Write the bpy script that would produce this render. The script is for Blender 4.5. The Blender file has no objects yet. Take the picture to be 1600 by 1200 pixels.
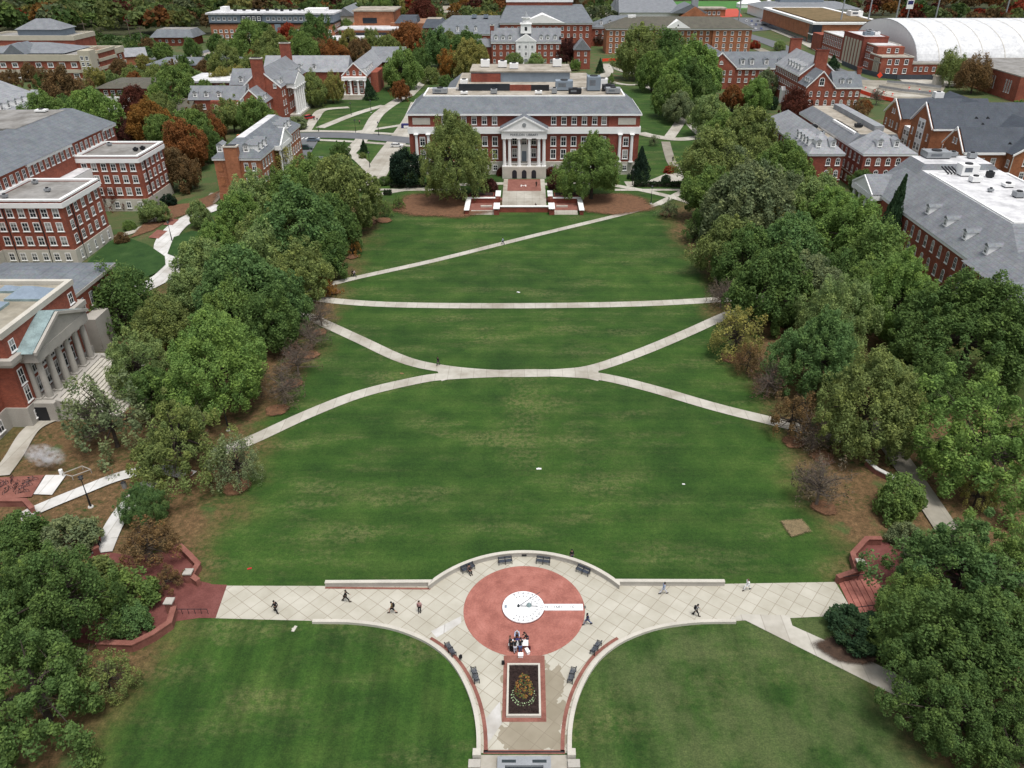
import bpy, bmesh, math, random
import numpy as np
from mathutils import Vector, Matrix
random.seed(7)
R = math.radians
scene = bpy.context.scene
COL = scene.collection

# ------------------------------------------------------------------ camera measures
CAM_H, FPX, PITCH, CX, CY = 66.0, 1217.0, R(30.0), 819.0, 600.0
SP, CP = math.sin(PITCH), math.cos(PITCH)
def at(px, py, z=0.0):
    """point of the place at height z that the survey photo shows at (px, py)"""
    u, v = px - CX, py - CY
    t = (CAM_H - z) / (FPX * SP + v * CP)
    return (u * t, (FPX * CP - v * SP) * t, z)
def A2(px, py, z=0.0):
    return at(px, py, z)[:2]
def depth_at(y, z):
    return y * CP - (z - CAM_H) * SP

# ------------------------------------------------------------------ materials
def new_mat(name):
    m = bpy.data.materials.new(name); m.use_nodes = True
    nt = m.node_tree; nt.nodes.clear()
    out = nt.nodes.new('ShaderNodeOutputMaterial')
    b = nt.nodes.new('ShaderNodeBsdfPrincipled')
    nt.links.new(b.outputs[0], out.inputs[0])
    b.inputs['Roughness'].default_value = 0.8
    b.inputs['Specular IOR Level'].default_value = 0.25
    return m, nt, b, out
def N(nt, kind, **kw):
    n = nt.nodes.new(kind)
    for k, v in kw.items():
        if k.startswith('i_'):
            n.inputs[k[2:].replace('_', ' ')].default_value = v
        else:
            setattr(n, k, v)
    return n
def L(nt, a, b): nt.links.new(a, b)
def ramp(nt, fac, stops):
    n = nt.nodes.new('ShaderNodeValToRGB')
    el = n.color_ramp.elements
    while len(el) > 1: el.remove(el[-1])
    el[0].position = stops[0][0]; el[0].color = (*stops[0][1], 1)
    for p, c in stops[1:]:
        e = el.new(p); e.color = (*c, 1)
    L(nt, fac, n.inputs[0]); return n.outputs[0]
def math_(nt, op, a, b=None, c=None, clamp=False):
    n = nt.nodes.new('ShaderNodeMath'); n.operation = op; n.use_clamp = clamp
    for i, x in enumerate((a, b, c)):
        if x is None: continue
        if isinstance(x, (int, float)): n.inputs[i].default_value = x
        else: L(nt, x, n.inputs[i])
    return n.outputs[0]
def mixc(nt, fac, a, b, mode='MIX'):
    n = nt.nodes.new('ShaderNodeMix'); n.data_type = 'RGBA'; n.blend_type = mode
    for i, x in ((0, fac), (6, a), (7, b)):
        if isinstance(x, (int, float)): n.inputs[i].default_value = x
        elif isinstance(x, tuple): n.inputs[i].default_value = (*x, 1) if len(x) == 3 else x
        else: L(nt, x, n.inputs[i])
    return n.outputs[2]
def sstep(nt, x, lo, hi):
    n = nt.nodes.new('ShaderNodeMapRange'); n.interpolation_type = 'SMOOTHSTEP'
    L(nt, x, n.inputs[0]); n.inputs[1].default_value = lo; n.inputs[2].default_value = hi
    return n.outputs[0]
def noise(nt, vec, scale, detail=3.0, rough=0.55):
    n = N(nt, 'ShaderNodeTexNoise'); n.inputs['Scale'].default_value = scale
    n.inputs['Detail'].default_value = detail; n.inputs['Roughness'].default_value = rough
    if vec is not None: L(nt, vec, n.inputs['Vector'])
    return n.outputs[0]
def gpos(nt): return N(nt, 'ShaderNodeNewGeometry').outputs['Position']
def opos(nt): return N(nt, 'ShaderNodeTexCoord').outputs['Object']

def plain(name, col, rough=0.8, vary=0.12, scale=0.6, metal=0.0, spec=0.25, fine=6.0):
    m, nt, b, out = new_mat(name)
    p = gpos(nt)
    f = math_(nt, 'ADD', math_(nt, 'MULTIPLY', noise(nt, p, scale), 0.6), math_(nt, 'MULTIPLY', noise(nt, p, fine, 2), 0.4))
    lo = tuple(c * (1 - 1.6 * vary) for c in col); hi = tuple(min(1, c * (1 + 1.6 * vary)) for c in col)
    L(nt, ramp(nt, f, [(0.25, lo), (0.75, hi)]), b.inputs['Base Color'])
    b.inputs['Roughness'].default_value = rough; b.inputs['Metallic'].default_value = metal
    b.inputs['Specular IOR Level'].default_value = spec
    return m

def brick(name, col, col2, mortar=(0.30, 0.25, 0.22)):
    m, nt, b, out = new_mat(name)
    tc = opos(nt)
    geo = N(nt, 'ShaderNodeNewGeometry')
    sep = N(nt, 'ShaderNodeSeparateXYZ'); L(nt, tc, sep.inputs[0])
    s = math_(nt, 'ADD', sep.outputs[0], sep.outputs[1])
    cmb = N(nt, 'ShaderNodeCombineXYZ'); L(nt, s, cmb.inputs[0]); L(nt, sep.outputs[2], cmb.inputs[1])
    bt = N(nt, 'ShaderNodeTexBrick'); L(nt, cmb.outputs[0], bt.inputs['Vector'])
    bt.inputs['Color1'].default_value = (*col, 1); bt.inputs['Color2'].default_value = (*col2, 1)
    bt.inputs['Mortar'].default_value = (*mortar, 1); bt.inputs['Scale'].default_value = 1.0
    bt.inputs['Brick Width'].default_value = 0.42; bt.inputs['Row Height'].default_value = 0.16
    bt.inputs['Mortar Size'].default_value = 0.012
    p = geo.outputs['Position']
    n1 = noise(nt, p, 0.25, 5, 0.65); n2 = noise(nt, p, 1.7, 4)
    c = mixc(nt, 1.0, bt.outputs['Color'], ramp(nt, n1, [(0.3, (0.72, 0.72, 0.74)), (0.7, (1.22, 1.2, 1.16))]), 'MULTIPLY')
    c = mixc(nt, 1.0, c, ramp(nt, n2, [(0.3, (0.86, 0.86, 0.86)), (0.7, (1.12, 1.12, 1.12))]), 'MULTIPLY')
    L(nt, c, b.inputs['Base Color']); b.inputs['Roughness'].default_value = 0.9
    return m

def slate(name, col, row=0.45):
    m, nt, b, out = new_mat(name)
    p = opos(nt)
    sep = N(nt, 'ShaderNodeSeparateXYZ'); L(nt, p, sep.inputs[0])
    w = math_(nt, 'FRACT', math_(nt, 'MULTIPLY', sep.outputs[2], 1 / row))
    line = math_(nt, 'LESS_THAN', w, 0.16)
    n1 = noise(nt, p, 0.35, 5, 0.7); n2 = noise(nt, p, 3.0, 3)
    wv = N(nt, 'ShaderNodeTexVoronoi'); wv.inputs['Scale'].default_value = 2.2; L(nt, p, wv.inputs['Vector'])
    c = mixc(nt, 1.0, tuple(col), ramp(nt, n1, [(0.3, (0.78, 0.78, 0.8)), (0.7, (1.2, 1.2, 1.18))]), 'MULTIPLY')
    c = mixc(nt, 1.0, c, ramp(nt, n2, [(0.3, (0.86, 0.86, 0.86)), (0.7, (1.13, 1.13, 1.13))]), 'MULTIPLY')
    c = mixc(nt, 0.10, c, mixc(nt, 1.0, c, wv.outputs['Color'], 'MULTIPLY'))
    c = mixc(nt, math_(nt, 'MULTIPLY', line, 0.16), c, (0.02, 0.02, 0.025))
    L(nt, c, b.inputs['Base Color']); b.inputs['Roughness'].default_value = 0.7
    return m

def glass_mat():
    m, nt, b, out = new_mat('window_glass')
    oi = N(nt, 'ShaderNodeObjectInfo')
    tc = N(nt, 'ShaderNodeTexCoord')
    sep = N(nt, 'ShaderNodeSeparateXYZ'); L(nt, tc.outputs['Generated'], sep.inputs[0])
    cut = math_(nt, 'SUBTRACT', 1.25, math_(nt, 'MULTIPLY', oi.outputs['Random'], 1.1))
    blind = math_(nt, 'GREATER_THAN', sep.outputs[2], cut)
    c = mixc(nt, blind, (0.02, 0.026, 0.032), (0.30, 0.30, 0.29))
    L(nt, c, b.inputs['Base Color'])
    b.inputs['Roughness'].default_value = 0.25; b.inputs['Specular IOR Level'].default_value = 0.4
    return m

def flatroof(name, col, stain=(0.5, 0.5, 0.5)):
    m, nt, b, out = new_mat(name)
    p = gpos(nt)
    n1 = noise(nt, p, 0.18, 6, 0.7); n2 = noise(nt, p, 0.7, 4, 0.6)
    c = mixc(nt, 1.0, tuple(col), ramp(nt, n1, [(0.35, stain), (0.6, (1.08, 1.08, 1.08))]), 'MULTIPLY')
    c = mixc(nt, 1.0, c, ramp(nt, n2, [(0.3, (0.85, 0.85, 0.86)), (0.65, (1.08, 1.08, 1.07))]), 'MULTIPLY')
    L(nt, c, b.inputs['Base Color']); return m

def paver():
    m, nt, b, out = new_mat('plaza_paver')
    p = gpos(nt)
    mp = N(nt, 'ShaderNodeMapping'); mp.inputs['Rotation'].default_value = (0, 0, R(38)); L(nt, p, mp.inputs['Vector'])
    sep = N(nt, 'ShaderNodeSeparateXYZ'); L(nt, mp.outputs[0], sep.inputs[0])
    def ln(o, s, w):
        f = math_(nt, 'FRACT', math_(nt, 'MULTIPLY', o, 1 / s))
        return math_(nt, 'LESS_THAN', f, w / s)
    line = math_(nt, 'MAXIMUM', ln(sep.outputs[0], 1.55, 0.065), ln(sep.outputs[1], 1.55, 0.065))
    cell = N(nt, 'ShaderNodeVectorMath', operation='FLOOR')
    sc = N(nt, 'ShaderNodeVectorMath', operation='SCALE'); sc.inputs['Scale'].default_value = 1 / 1.55
    L(nt, mp.outputs[0], sc.inputs[0]); L(nt, sc.outputs[0], cell.inputs[0])
    wn = N(nt, 'ShaderNodeTexWhiteNoise', noise_dimensions='2D'); L(nt, cell.outputs[0], wn.inputs['Vector'])
    c = ramp(nt, wn.outputs[0], [(0, (0.395, 0.375, 0.315)), (0.5, (0.42, 0.40, 0.34)), (1, (0.445, 0.425, 0.365))])
    c = mixc(nt, 1.0, c, ramp(nt, noise(nt, p, 0.35, 5), [(0.3, (0.86, 0.85, 0.82)), (0.65, (1.06, 1.06, 1.06))]), 'MULTIPLY')
    # damp patch round the flower bed
    sp = N(nt, 'ShaderNodeSeparateXYZ'); L(nt, p, sp.inputs[0])
    nz = noise(nt, p, 0.75, 3, 0.5)
    wy = math_(nt, 'ADD', sp.outputs[1], math_(nt, 'MULTIPLY', math_(nt, 'SUBTRACT', nz, 0.5), 5.0))
    wx = math_(nt, 'ABSOLUTE', math_(nt, 'ADD', math_(nt, 'SUBTRACT', sp.outputs[0], 0.9), math_(nt, 'MULTIPLY', math_(nt, 'SUBTRACT', noise(nt, p, 0.55, 2), 0.5), 4.0)))
    wet = math_(nt, 'MULTIPLY', math_(nt, 'LESS_THAN', wy, 55.6), math_(nt, 'LESS_THAN', wx, 3.0))
    wet = math_(nt, 'MULTIPLY', wet, math_(nt, 'GREATER_THAN', wy, 45.6))
    c = mixc(nt, math_(nt, 'MULTIPLY', wet, 0.9), c, mixc(nt, 1.0, c, (0.58, 0.53, 0.46), 'MULTIPLY'))
    c = mixc(nt, math_(nt, 'MULTIPLY', line, 0.7), c, (0.20, 0.17, 0.125))
    L(nt, c, b.inputs['Base Color']); return m

def concrete(name, col=(0.42, 0.40, 0.355)):
    m, nt, b, out = new_mat(name)
    p = gpos(nt)
    n1 = noise(nt, p, 0.12, 5, 0.65); n2 = noise(nt, p, 0.9, 4)
    c = mixc(nt, 1.0, tuple(col), ramp(nt, n1, [(0.32, (0.70, 0.67, 0.63)), (0.55, (1.0, 1.0, 1.0)), (0.7, (1.12, 1.12, 1.12))]), 'MULTIPLY')
    c = mixc(nt, 1.0, c, ramp(nt, n2, [(0.3, (0.9, 0.9, 0.88)), (0.7, (1.06, 1.06, 1.06))]), 'MULTIPLY')
    sep = N(nt, 'ShaderNodeSeparateXYZ'); L(nt, p, sep.inputs[0])
    f = math_(nt, 'FRACT', math_(nt, 'MULTIPLY', sep.outputs[0], 1 / 2.2))
    g = math_(nt, 'FRACT', math_(nt, 'MULTIPLY', math_(nt, 'ADD', sep.outputs[0], sep.outputs[1]), 1 / 3.1))
    fl = N(nt, 'ShaderNodeMath', operation='FLOOR'); L(nt, math_(nt, 'MULTIPLY', sep.outputs[0], 1 / 2.2), fl.inputs[0])
    wn = N(nt, 'ShaderNodeTexWhiteNoise', noise_dimensions='1D'); L(nt, fl.outputs[0], wn.inputs['W'])
    c = mixc(nt, 1.0, c, ramp(nt, wn.outputs[0], [(0, (0.93, 0.92, 0.91)), (0.4, (1, 1, 1)), (1, (1.05, 1.05, 1.05))]), 'MULTIPLY')
    c = mixc(nt, math_(nt, 'MULTIPLY', math_(nt, 'LESS_THAN', f, 0.05), 0.45), c, (0.2, 0.18, 0.15))
    L(nt, c, b.inputs['Base Color']); return m

def brickpave(name, col, radial=None):
    m, nt, b, out = new_mat(name)
    p = gpos(nt)
    n1 = noise(nt, p, 0.5, 6, 0.7); n2 = noise(nt, p, 7.0, 3, 0.7)
    c = mixc(nt, 1.0, tuple(col), ramp(nt, n1, [(0.28, (0.68, 0.62, 0.62)), (0.5, (1, 1, 1)), (0.72, (1.3, 1.42, 1.45))]), 'MULTIPLY')
    c = mixc(nt, 1.0, c, ramp(nt, n2, [(0.3, (0.8, 0.8, 0.8)), (0.7, (1.15, 1.15, 1.15))]), 'MULTIPLY')
    if radial:
        mp = N(nt, 'ShaderNodeVectorMath', operation='DISTANCE'); L(nt, p, mp.inputs[0]); mp.inputs[1].default_value = radial
        d = math_(nt, 'ADD', mp.outputs['Value'], math_(nt, 'MULTIPLY', noise(nt, p, 3.0, 2), 0.12))
        f = math_(nt, 'FRACT', math_(nt, 'MULTIPLY', d, 1 / 0.36))
        c = mixc(nt, math_(nt, 'MULTIPLY', math_(nt, 'LESS_THAN', f, 0.3), 0.12), c, (0.16, 0.07, 0.06))
    L(nt, c, b.inputs['Base Color']); b.inputs['Roughness'].default_value = 0.85
    return m

def ground_mat():
    m, nt, b, out = new_mat('lawn_ground')
    p = gpos(nt)
    sp = N(nt, 'ShaderNodeSeparateXYZ'); L(nt, p, sp.inputs[0])
    X, Y = sp.outputs[0], sp.outputs[1]
    ax = math_(nt, 'ABSOLUTE', X)
    big = noise(nt, p, 0.035, 5, 0.6); mid = noise(nt, p, 0.16, 6, 0.65); fine = noise(nt, p, 1.3, 4, 0.7); vf = noise(nt, p, 6.0, 3, 0.7)
    grass = ramp(nt, mid, [(0.30, (0.016, 0.046, 0.008)), (0.5, (0.026, 0.066, 0.011)), (0.72, (0.048, 0.090, 0.020))])
    # worn pale turf
    st = N(nt, 'ShaderNodeMapping'); st.inputs['Scale'].default_value = (0.055, 0.16, 1); L(nt, p, st.inputs['Vector'])
    worn = noise(nt, st.outputs[0], 1.0, 6, 0.7)
    wf = sstep(nt, worn, 0.47, 0.68)
    wf = math_(nt, 'MULTIPLY', wf, sstep(nt, fine, 0.35, 0.6))
    grass = mixc(nt, math_(nt, 'MULTIPLY', wf, 0.72), grass, (0.100, 0.115, 0.050))
    # trodden middle of the near lawn
    cx = sstep(nt, math_(nt, 'ABSOLUTE', math_(nt, 'ADD', X, math_(nt, 'MULTIPLY', math_(nt, 'SUBTRACT', mid, 0.5), 12))), 5.0, 1.5)
    cy = math_(nt, 'MULTIPLY', sstep(nt, Y, 86, 95), sstep(nt, Y, 125, 108))
    dry = math_(nt, 'MULTIPLY', math_(nt, 'MULTIPLY', cx, cy), sstep(nt, fine, 0.4, 0.62))
    grass = mixc(nt, math_(nt, 'MULTIPLY', dry, 0.4), grass, (0.12, 0.125, 0.06))
    # mowing stripes: across the far lawn, along the two near lawns
    sw = math_(nt, 'MULTIPLY', math_(nt, 'SUBTRACT', noise(nt, p, 0.08, 2), 0.5), 1.3)
    s1 = math_(nt, 'SINE', math_(nt, 'ADD', math_(nt, 'MULTIPLY', Y, 1.25), sw))
    s2 = math_(nt, 'SINE', math_(nt, 'ADD', math_(nt, 'MULTIPLY', math_(nt, 'ADD', X, math_(nt, 'MULTIPLY', Y, 0.25)), 1.3), sw))
    near = math_(nt, 'LESS_THAN', Y, 65.0)
    s = math_(nt, 'ADD', math_(nt, 'MULTIPLY', s2, near), math_(nt, 'MULTIPLY', s1, math_(nt, 'SUBTRACT', 1.0, near)))
    f1 = math_(nt, 'SINE', math_(nt, 'MULTIPLY', math_(nt, 'ADD', math_(nt, 'MULTIPLY', Y, math_(nt, 'SUBTRACT', 1.0, near)), math_(nt, 'MULTIPLY', X, near)), 4.6))
    s = math_(nt, 'MULTIPLY_ADD', f1, 0.55, s)
    s = math_(nt, 'MULTIPLY_ADD', s, math_(nt, 'MULTIPLY_ADD', near, 0.07, 0.06), 1.0)
    cs = N(nt, 'ShaderNodeCombineXYZ')
    for i in range(3): L(nt, s, cs.inputs[i])
    grass = mixc(nt, 1.0, grass, cs.outputs[0], 'MULTIPLY')
    grass = mixc(nt, 1.0, grass, ramp(nt, big, [(0.35, (0.78, 0.82, 0.8)), (0.65, (1.2, 1.14, 1.1))]), 'MULTIPLY')
    # greyer, sparser turf of the lawn nearest the camera on the right
    nr = math_(nt, 'MULTIPLY', math_(nt, 'MULTIPLY', near, sstep(nt, X, 0, 14)), sstep(nt, mid, 0.35, 0.6))
    grass = mixc(nt, math_(nt, 'MULTIPLY', nr, 0.55), grass, (0.080, 0.096, 0.046))
    # leaf litter and bare soil under the tree rows
    wob = math_(nt, 'MULTIPLY', math_(nt, 'SUBTRACT', noise(nt, p, 0.09, 4, 0.6), 0.5), 18)
    edge = math_(nt, 'ADD', ax, wob)
    lit = math_(nt, 'MULTIPLY', sstep(nt, edge, 35, 43.5), sstep(nt, edge, 88, 72))
    lit = math_(nt, 'MULTIPLY', lit, sstep(nt, Y, 226, 205))
    lit = math_(nt, 'MULTIPLY', lit, sstep(nt, math_(nt, 'ADD', math_(nt, 'MULTIPLY', fine, .5), math_(nt, 'MULTIPLY', mid, .5)), 0.3, 0.52))
    litcol = ramp(nt, fine, [(0.3, (0.058, 0.034, 0.020)), (0.5, (0.118, 0.068, 0.040)), (0.72, (0.19, 0.118, 0.07))])
    litcol = mixc(nt, sstep(nt, noise(nt, p, 0.25, 4), 0.55, 0.72), litcol, (0.06, 0.085, 0.03))
    c = mixc(nt, math_(nt, 'MULTIPLY', lit, 0.9), grass, litcol)
    # campus beyond: mixed soil, leaves and thin grass
    far = math_(nt, 'MAXIMUM', sstep(nt, ax, 84, 96), sstep(nt, Y, 395, 430))
    farc = mixc(nt, sstep(nt, big, 0.42, 0.58), mixc(nt, sstep(nt, mid, 0.4, 0.6), (0.05, 0.095, 0.03), (0.11, 0.085, 0.05)), (0.06, 0.085, 0.035))
    c = mixc(nt, math_(nt, 'MULTIPLY', far, 0.85), c, farc)
    c = mixc(nt, 1.0, c, ramp(nt, vf, [(0.25, (0.58, 0.62, 0.56)), (0.75, (1.5, 1.42, 1.3))]), 'MULTIPLY')
    c = mixc(nt, 1.0, c, ramp(nt, noise(nt, p, 2.3, 6, .75), [(0.3, (0.68, 0.72, 0.68)), (0.7, (1.36, 1.3, 1.25))]), 'MULTIPLY')
    L(nt, c, b.inputs['Base Color']); b.inputs['Roughness'].default_value = 0.95
    bump = N(nt, 'ShaderNodeBump'); bump.inputs['Strength'].default_value = 0.25; bump.inputs['Distance'].default_value = 0.2
    L(nt, fine, bump.inputs['Height']); L(nt, bump.outputs[0], b.inputs['Normal'])
    return m

def leaf_mat(name, attr=False):
    m, nt, b, out = new_mat(name)
    geo = N(nt, 'ShaderNodeNewGeometry')
    if attr:
        base = N(nt, 'ShaderNodeAttribute', attribute_name='leafcol').outputs['Color']
    else:
        base = N(nt, 'ShaderNodeObjectInfo').outputs['Color']
    ti = N(nt, 'ShaderNodeAttribute', attribute_name='tint').outputs['Fac']
    rnd = geo.outputs['Random Per Island']
    c = mixc(nt, 1.0, base, ramp(nt, ti, [(0.0, (0.80, 0.88, 0.92)), (0.55, (1.0, 1.0, 1.0)), (1.0, (1.16, 1.10, 0.95))]), 'MULTIPLY')
    c = mixc(nt, 1.0, c, ramp(nt, rnd, [(0.0, (0.74, 0.76, 0.72)), (0.6, (1.03, 1.03, 1.0)), (1.0, (1.4, 1.36, 1.2))]), 'MULTIPLY')
    b.inputs['Roughness'].default_value = 0.75; b.inputs['Specular IOR Level'].default_value = 0.12
    L(nt, c, b.inputs['Base Color'])
    tr = N(nt, 'ShaderNodeBsdfTranslucent'); L(nt, c, tr.inputs['Color'])
    mx = N(nt, 'ShaderNodeMixShader'); mx.inputs[0].default_value = 0.42
    L(nt, b.outputs[0], mx.inputs[1]); L(nt, tr.outputs[0], mx.inputs[2]); L(nt, mx.outputs[0], out.inputs[0])
    return m

def objcol(name, rough=0.8, spec=0.2):
    m, nt, b, out = new_mat(name)
    oi = N(nt, 'ShaderNodeObjectInfo')
    c = mixc(nt, 1.0, oi.outputs['Color'], ramp(nt, noise(nt, opos(nt), 9.0, 3), [(0.3, (0.85, 0.85, 0.85)), (0.7, (1.12, 1.12, 1.12))]), 'MULTIPLY')
    L(nt, c, b.inputs['Base Color']); b.inputs['Roughness'].default_value = rough
    b.inputs['Specular IOR Level'].default_value = spec
    return m

def lush():
    m, nt, b, out = new_mat('lush_turf')
    p = gpos(nt); mid = noise(nt, p, .3, 5, .65); vf = noise(nt, p, 5.0, 3, .7)
    c = ramp(nt, mid, [(.3, (.014, .042, .010)), (.55, (.024, .060, .014)), (.75, (.040, .080, .024))])
    L(nt, mixc(nt, 1.0, c, ramp(nt, vf, [(.25, (.62, .66, .6)), (.75, (1.45, 1.4, 1.3))]), 'MULTIPLY'), b.inputs['Base Color']); b.inputs['Roughness'].default_value = .95
    return m
M = {}
M['ground'] = ground_mat(); M['lush'] = lush()
M['brick'] = brick('red_brick', (0.30, 0.082, 0.048), (0.225, 0.058, 0.036), (0.25, 0.13, 0.10))
M['brick_orange'] = brick('orange_brick', (0.36, 0.135, 0.066), (0.29, 0.105, 0.05), (0.30, 0.18, 0.12))
M['brick_brown'] = brick('brown_brick', (0.33, 0.125, 0.055), (0.265, 0.095, 0.043), (0.27, 0.15, 0.09))
M['brick_deep'] = brick('deep_red_brick', (0.25, 0.062, 0.04), (0.19, 0.046, 0.031), (0.20, 0.10, 0.08))
M['slate'] = slate('slate_roof', (0.150, 0.165, 0.182))
M['slate_pale'] = slate('pale_slate_roof', (0.195, 0.206, 0.222))
M['slate_light'] = slate('light_slate_roof', (0.27, 0.28, 0.297))
M['slate_dark'] = slate('dark_slate_roof', (0.062, 0.073, 0.090))
M['slate_moss'] = slate('mossy_slate_roof', (0.098, 0.092, 0.072))
M['limestone'] = plain('limestone', (0.47, 0.445, 0.39), 0.85, 0.12, 0.4)
M['limestone_grey'] = plain('grey_limestone', (0.37, 0.35, 0.315), 0.85, 0.14, 0.4)
M['cream'] = plain('cream_concrete', (0.44, 0.405, 0.32), 0.85, 0.08, 0.4)
M['white'] = plain('white_paint', (0.78, 0.78, 0.77), 0.6, 0.05, 0.5)
M['whiteroof'] = flatroof('white_membrane', (0.58, 0.58, 0.59), (0.66, 0.66, 0.67))
M['greyroof'] = flatroof('gravel_roof', (0.25, 0.243, 0.232), (0.62, 0.6, 0.57))
M['tanroof'] = flatroof('tan_roof', (0.36, 0.325, 0.275), (0.62, 0.6, 0.56))
M['sandroof'] = flatroof('sand_roof', (0.32, 0.295, 0.24), (0.72, 0.7, 0.66))
M['sedum'] = flatroof('planted_roof', (0.17, 0.115, 0.055), (0.6, 0.65, 0.5))
M['glass'] = glass_mat()
M['darkglass'] = plain('dark_glass', (0.02, 0.026, 0.034), 0.2, 0.1, spec=0.4)
M['skylight'] = plain('skylight_glass', (0.20, 0.25, 0.31), 0.25, 0.12, 1.2, spec=0.5)
M['copper'] = plain('verdigris_copper', (0.21, 0.28, 0.285), 0.6, 0.3, 0.8)
M['bluegrey'] = plain('blue_grey_panel', (0.20, 0.24, 0.285), 0.6, 0.12)
M['metal'] = plain('galvanised_metal', (0.30, 0.315, 0.33), 0.45, 0.15, 1.0, 0.3)
M['dark'] = plain('dark_metal', (0.018, 0.019, 0.022), 0.55, 0.2)
M['benchmetal'] = plain('bench_paint', (0.055, 0.065, 0.085), 0.5, 0.15)
M['paver'] = paver()
M['path'] = concrete('concrete_path')
M['path_dull'] = concrete('worn_concrete_path', (0.27, 0.25, 0.21))
M['path_white'] = concrete('new_concrete_path', (0.56, 0.555, 0.545))
M['brickcircle'] = brickpave('brick_circle_paving', (0.325, 0.124, 0.097), (0, 63.5, 0.03))
M['brickpave'] = brickpave('brick_paving', (0.215, 0.088, 0.068))
M['brickdark'] = brickpave('dark_brick_paving', (0.145, 0.050, 0.043))
M['asphalt'] = plain('asphalt', (0.125, 0.13, 0.14), 0.9, 0.14, 0.3)
M['roadpaint'] = plain('road_paint', (0.68, 0.68, 0.66), 0.8, 0.08)
M['mulch'] = plain('leaf_mulch', (0.20, 0.082, 0.036), 0.95, 0.28, 0.8, fine=9)
M['forest'] = plain('forest_soil', (0.045, 0.05, 0.022), 0.95, 0.4, 0.2)
M['soil'] = plain('dark_soil', (0.026, 0.016, 0.014), 0.95, 0.4, 3, fine=14)
M['drypatch'] = plain('dry_turf', (0.19, 0.125, 0.06), 0.95, 0.25, 1.0, fine=9)
M['bark'] = plain('bark', (0.055, 0.044, 0.036), 0.95, 0.3, 2.0, fine=9)
M['barkgrey'] = plain('grey_bark', (0.135, 0.108, 0.090), 0.95, 0.25, 2.0, fine=9)
M['leaf'] = leaf_mat('leaf'); M['leafmass'] = leaf_mat('leaf_mass', True)
M['skin'] = plain('skin', (0.42, 0.24, 0.17), 0.6, 0.06)
M['cloth'] = objcol('cloth'); M['paint'] = objcol('car_paint', 0.3, 0.5)
M['tyre'] = plain('tyre_rubber', (0.015, 0.015, 0.016), 0.8, 0.1)
M['dial'] = plain('sundial_stone', (0.78, 0.78, 0.79), 0.6, 0.04)
M['ink'] = plain('engraved_bronze', (0.03, 0.04, 0.045), 0.6, 0.15)
M['water'] = plain('pool_water', (0.012, 0.018, 0.026), 0.08, 0.2, spec=0.6)
M['membrane'] = flatroof('dome_membrane', (0.58, 0.59, 0.60), (0.88, 0.88, 0.89))
M['turf'] = plain('sports_turf', (0.06, 0.17, 0.04), 0.95, 0.15, 0.05)
M['clay'] = plain('red_clay', (0.42, 0.075, 0.05), 0.9, 0.12, 0.2)
M['orange'] = plain('orange_mesh', (0.72, 0.07, 0.03), 0.8, 0.1)
M['tent'] = plain('tent_fabric', (0.8, 0.8, 0.8), 0.7, 0.05)
M['flower_o'] = plain('orange_petals', (0.25, 0.115, 0.03), 0.8, 0.55, 2.0, fine=18)
M['flower_w'] = plain('cabbage_leaves', (0.30, 0.40, 0.22), 0.8, 0.35, 2.0, fine=15)
M['leafgreen'] = plain('leaf_green', (0.05, 0.075, 0.02), 0.8, 0.4, 2.0, fine=15)
M['navy'] = plain('navy_cloth', (0.03, 0.03, 0.12), 0.8, 0.1)
M['red'] = plain('red_paint', (0.42, 0.03, 0.03), 0.6, 0.1)

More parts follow.
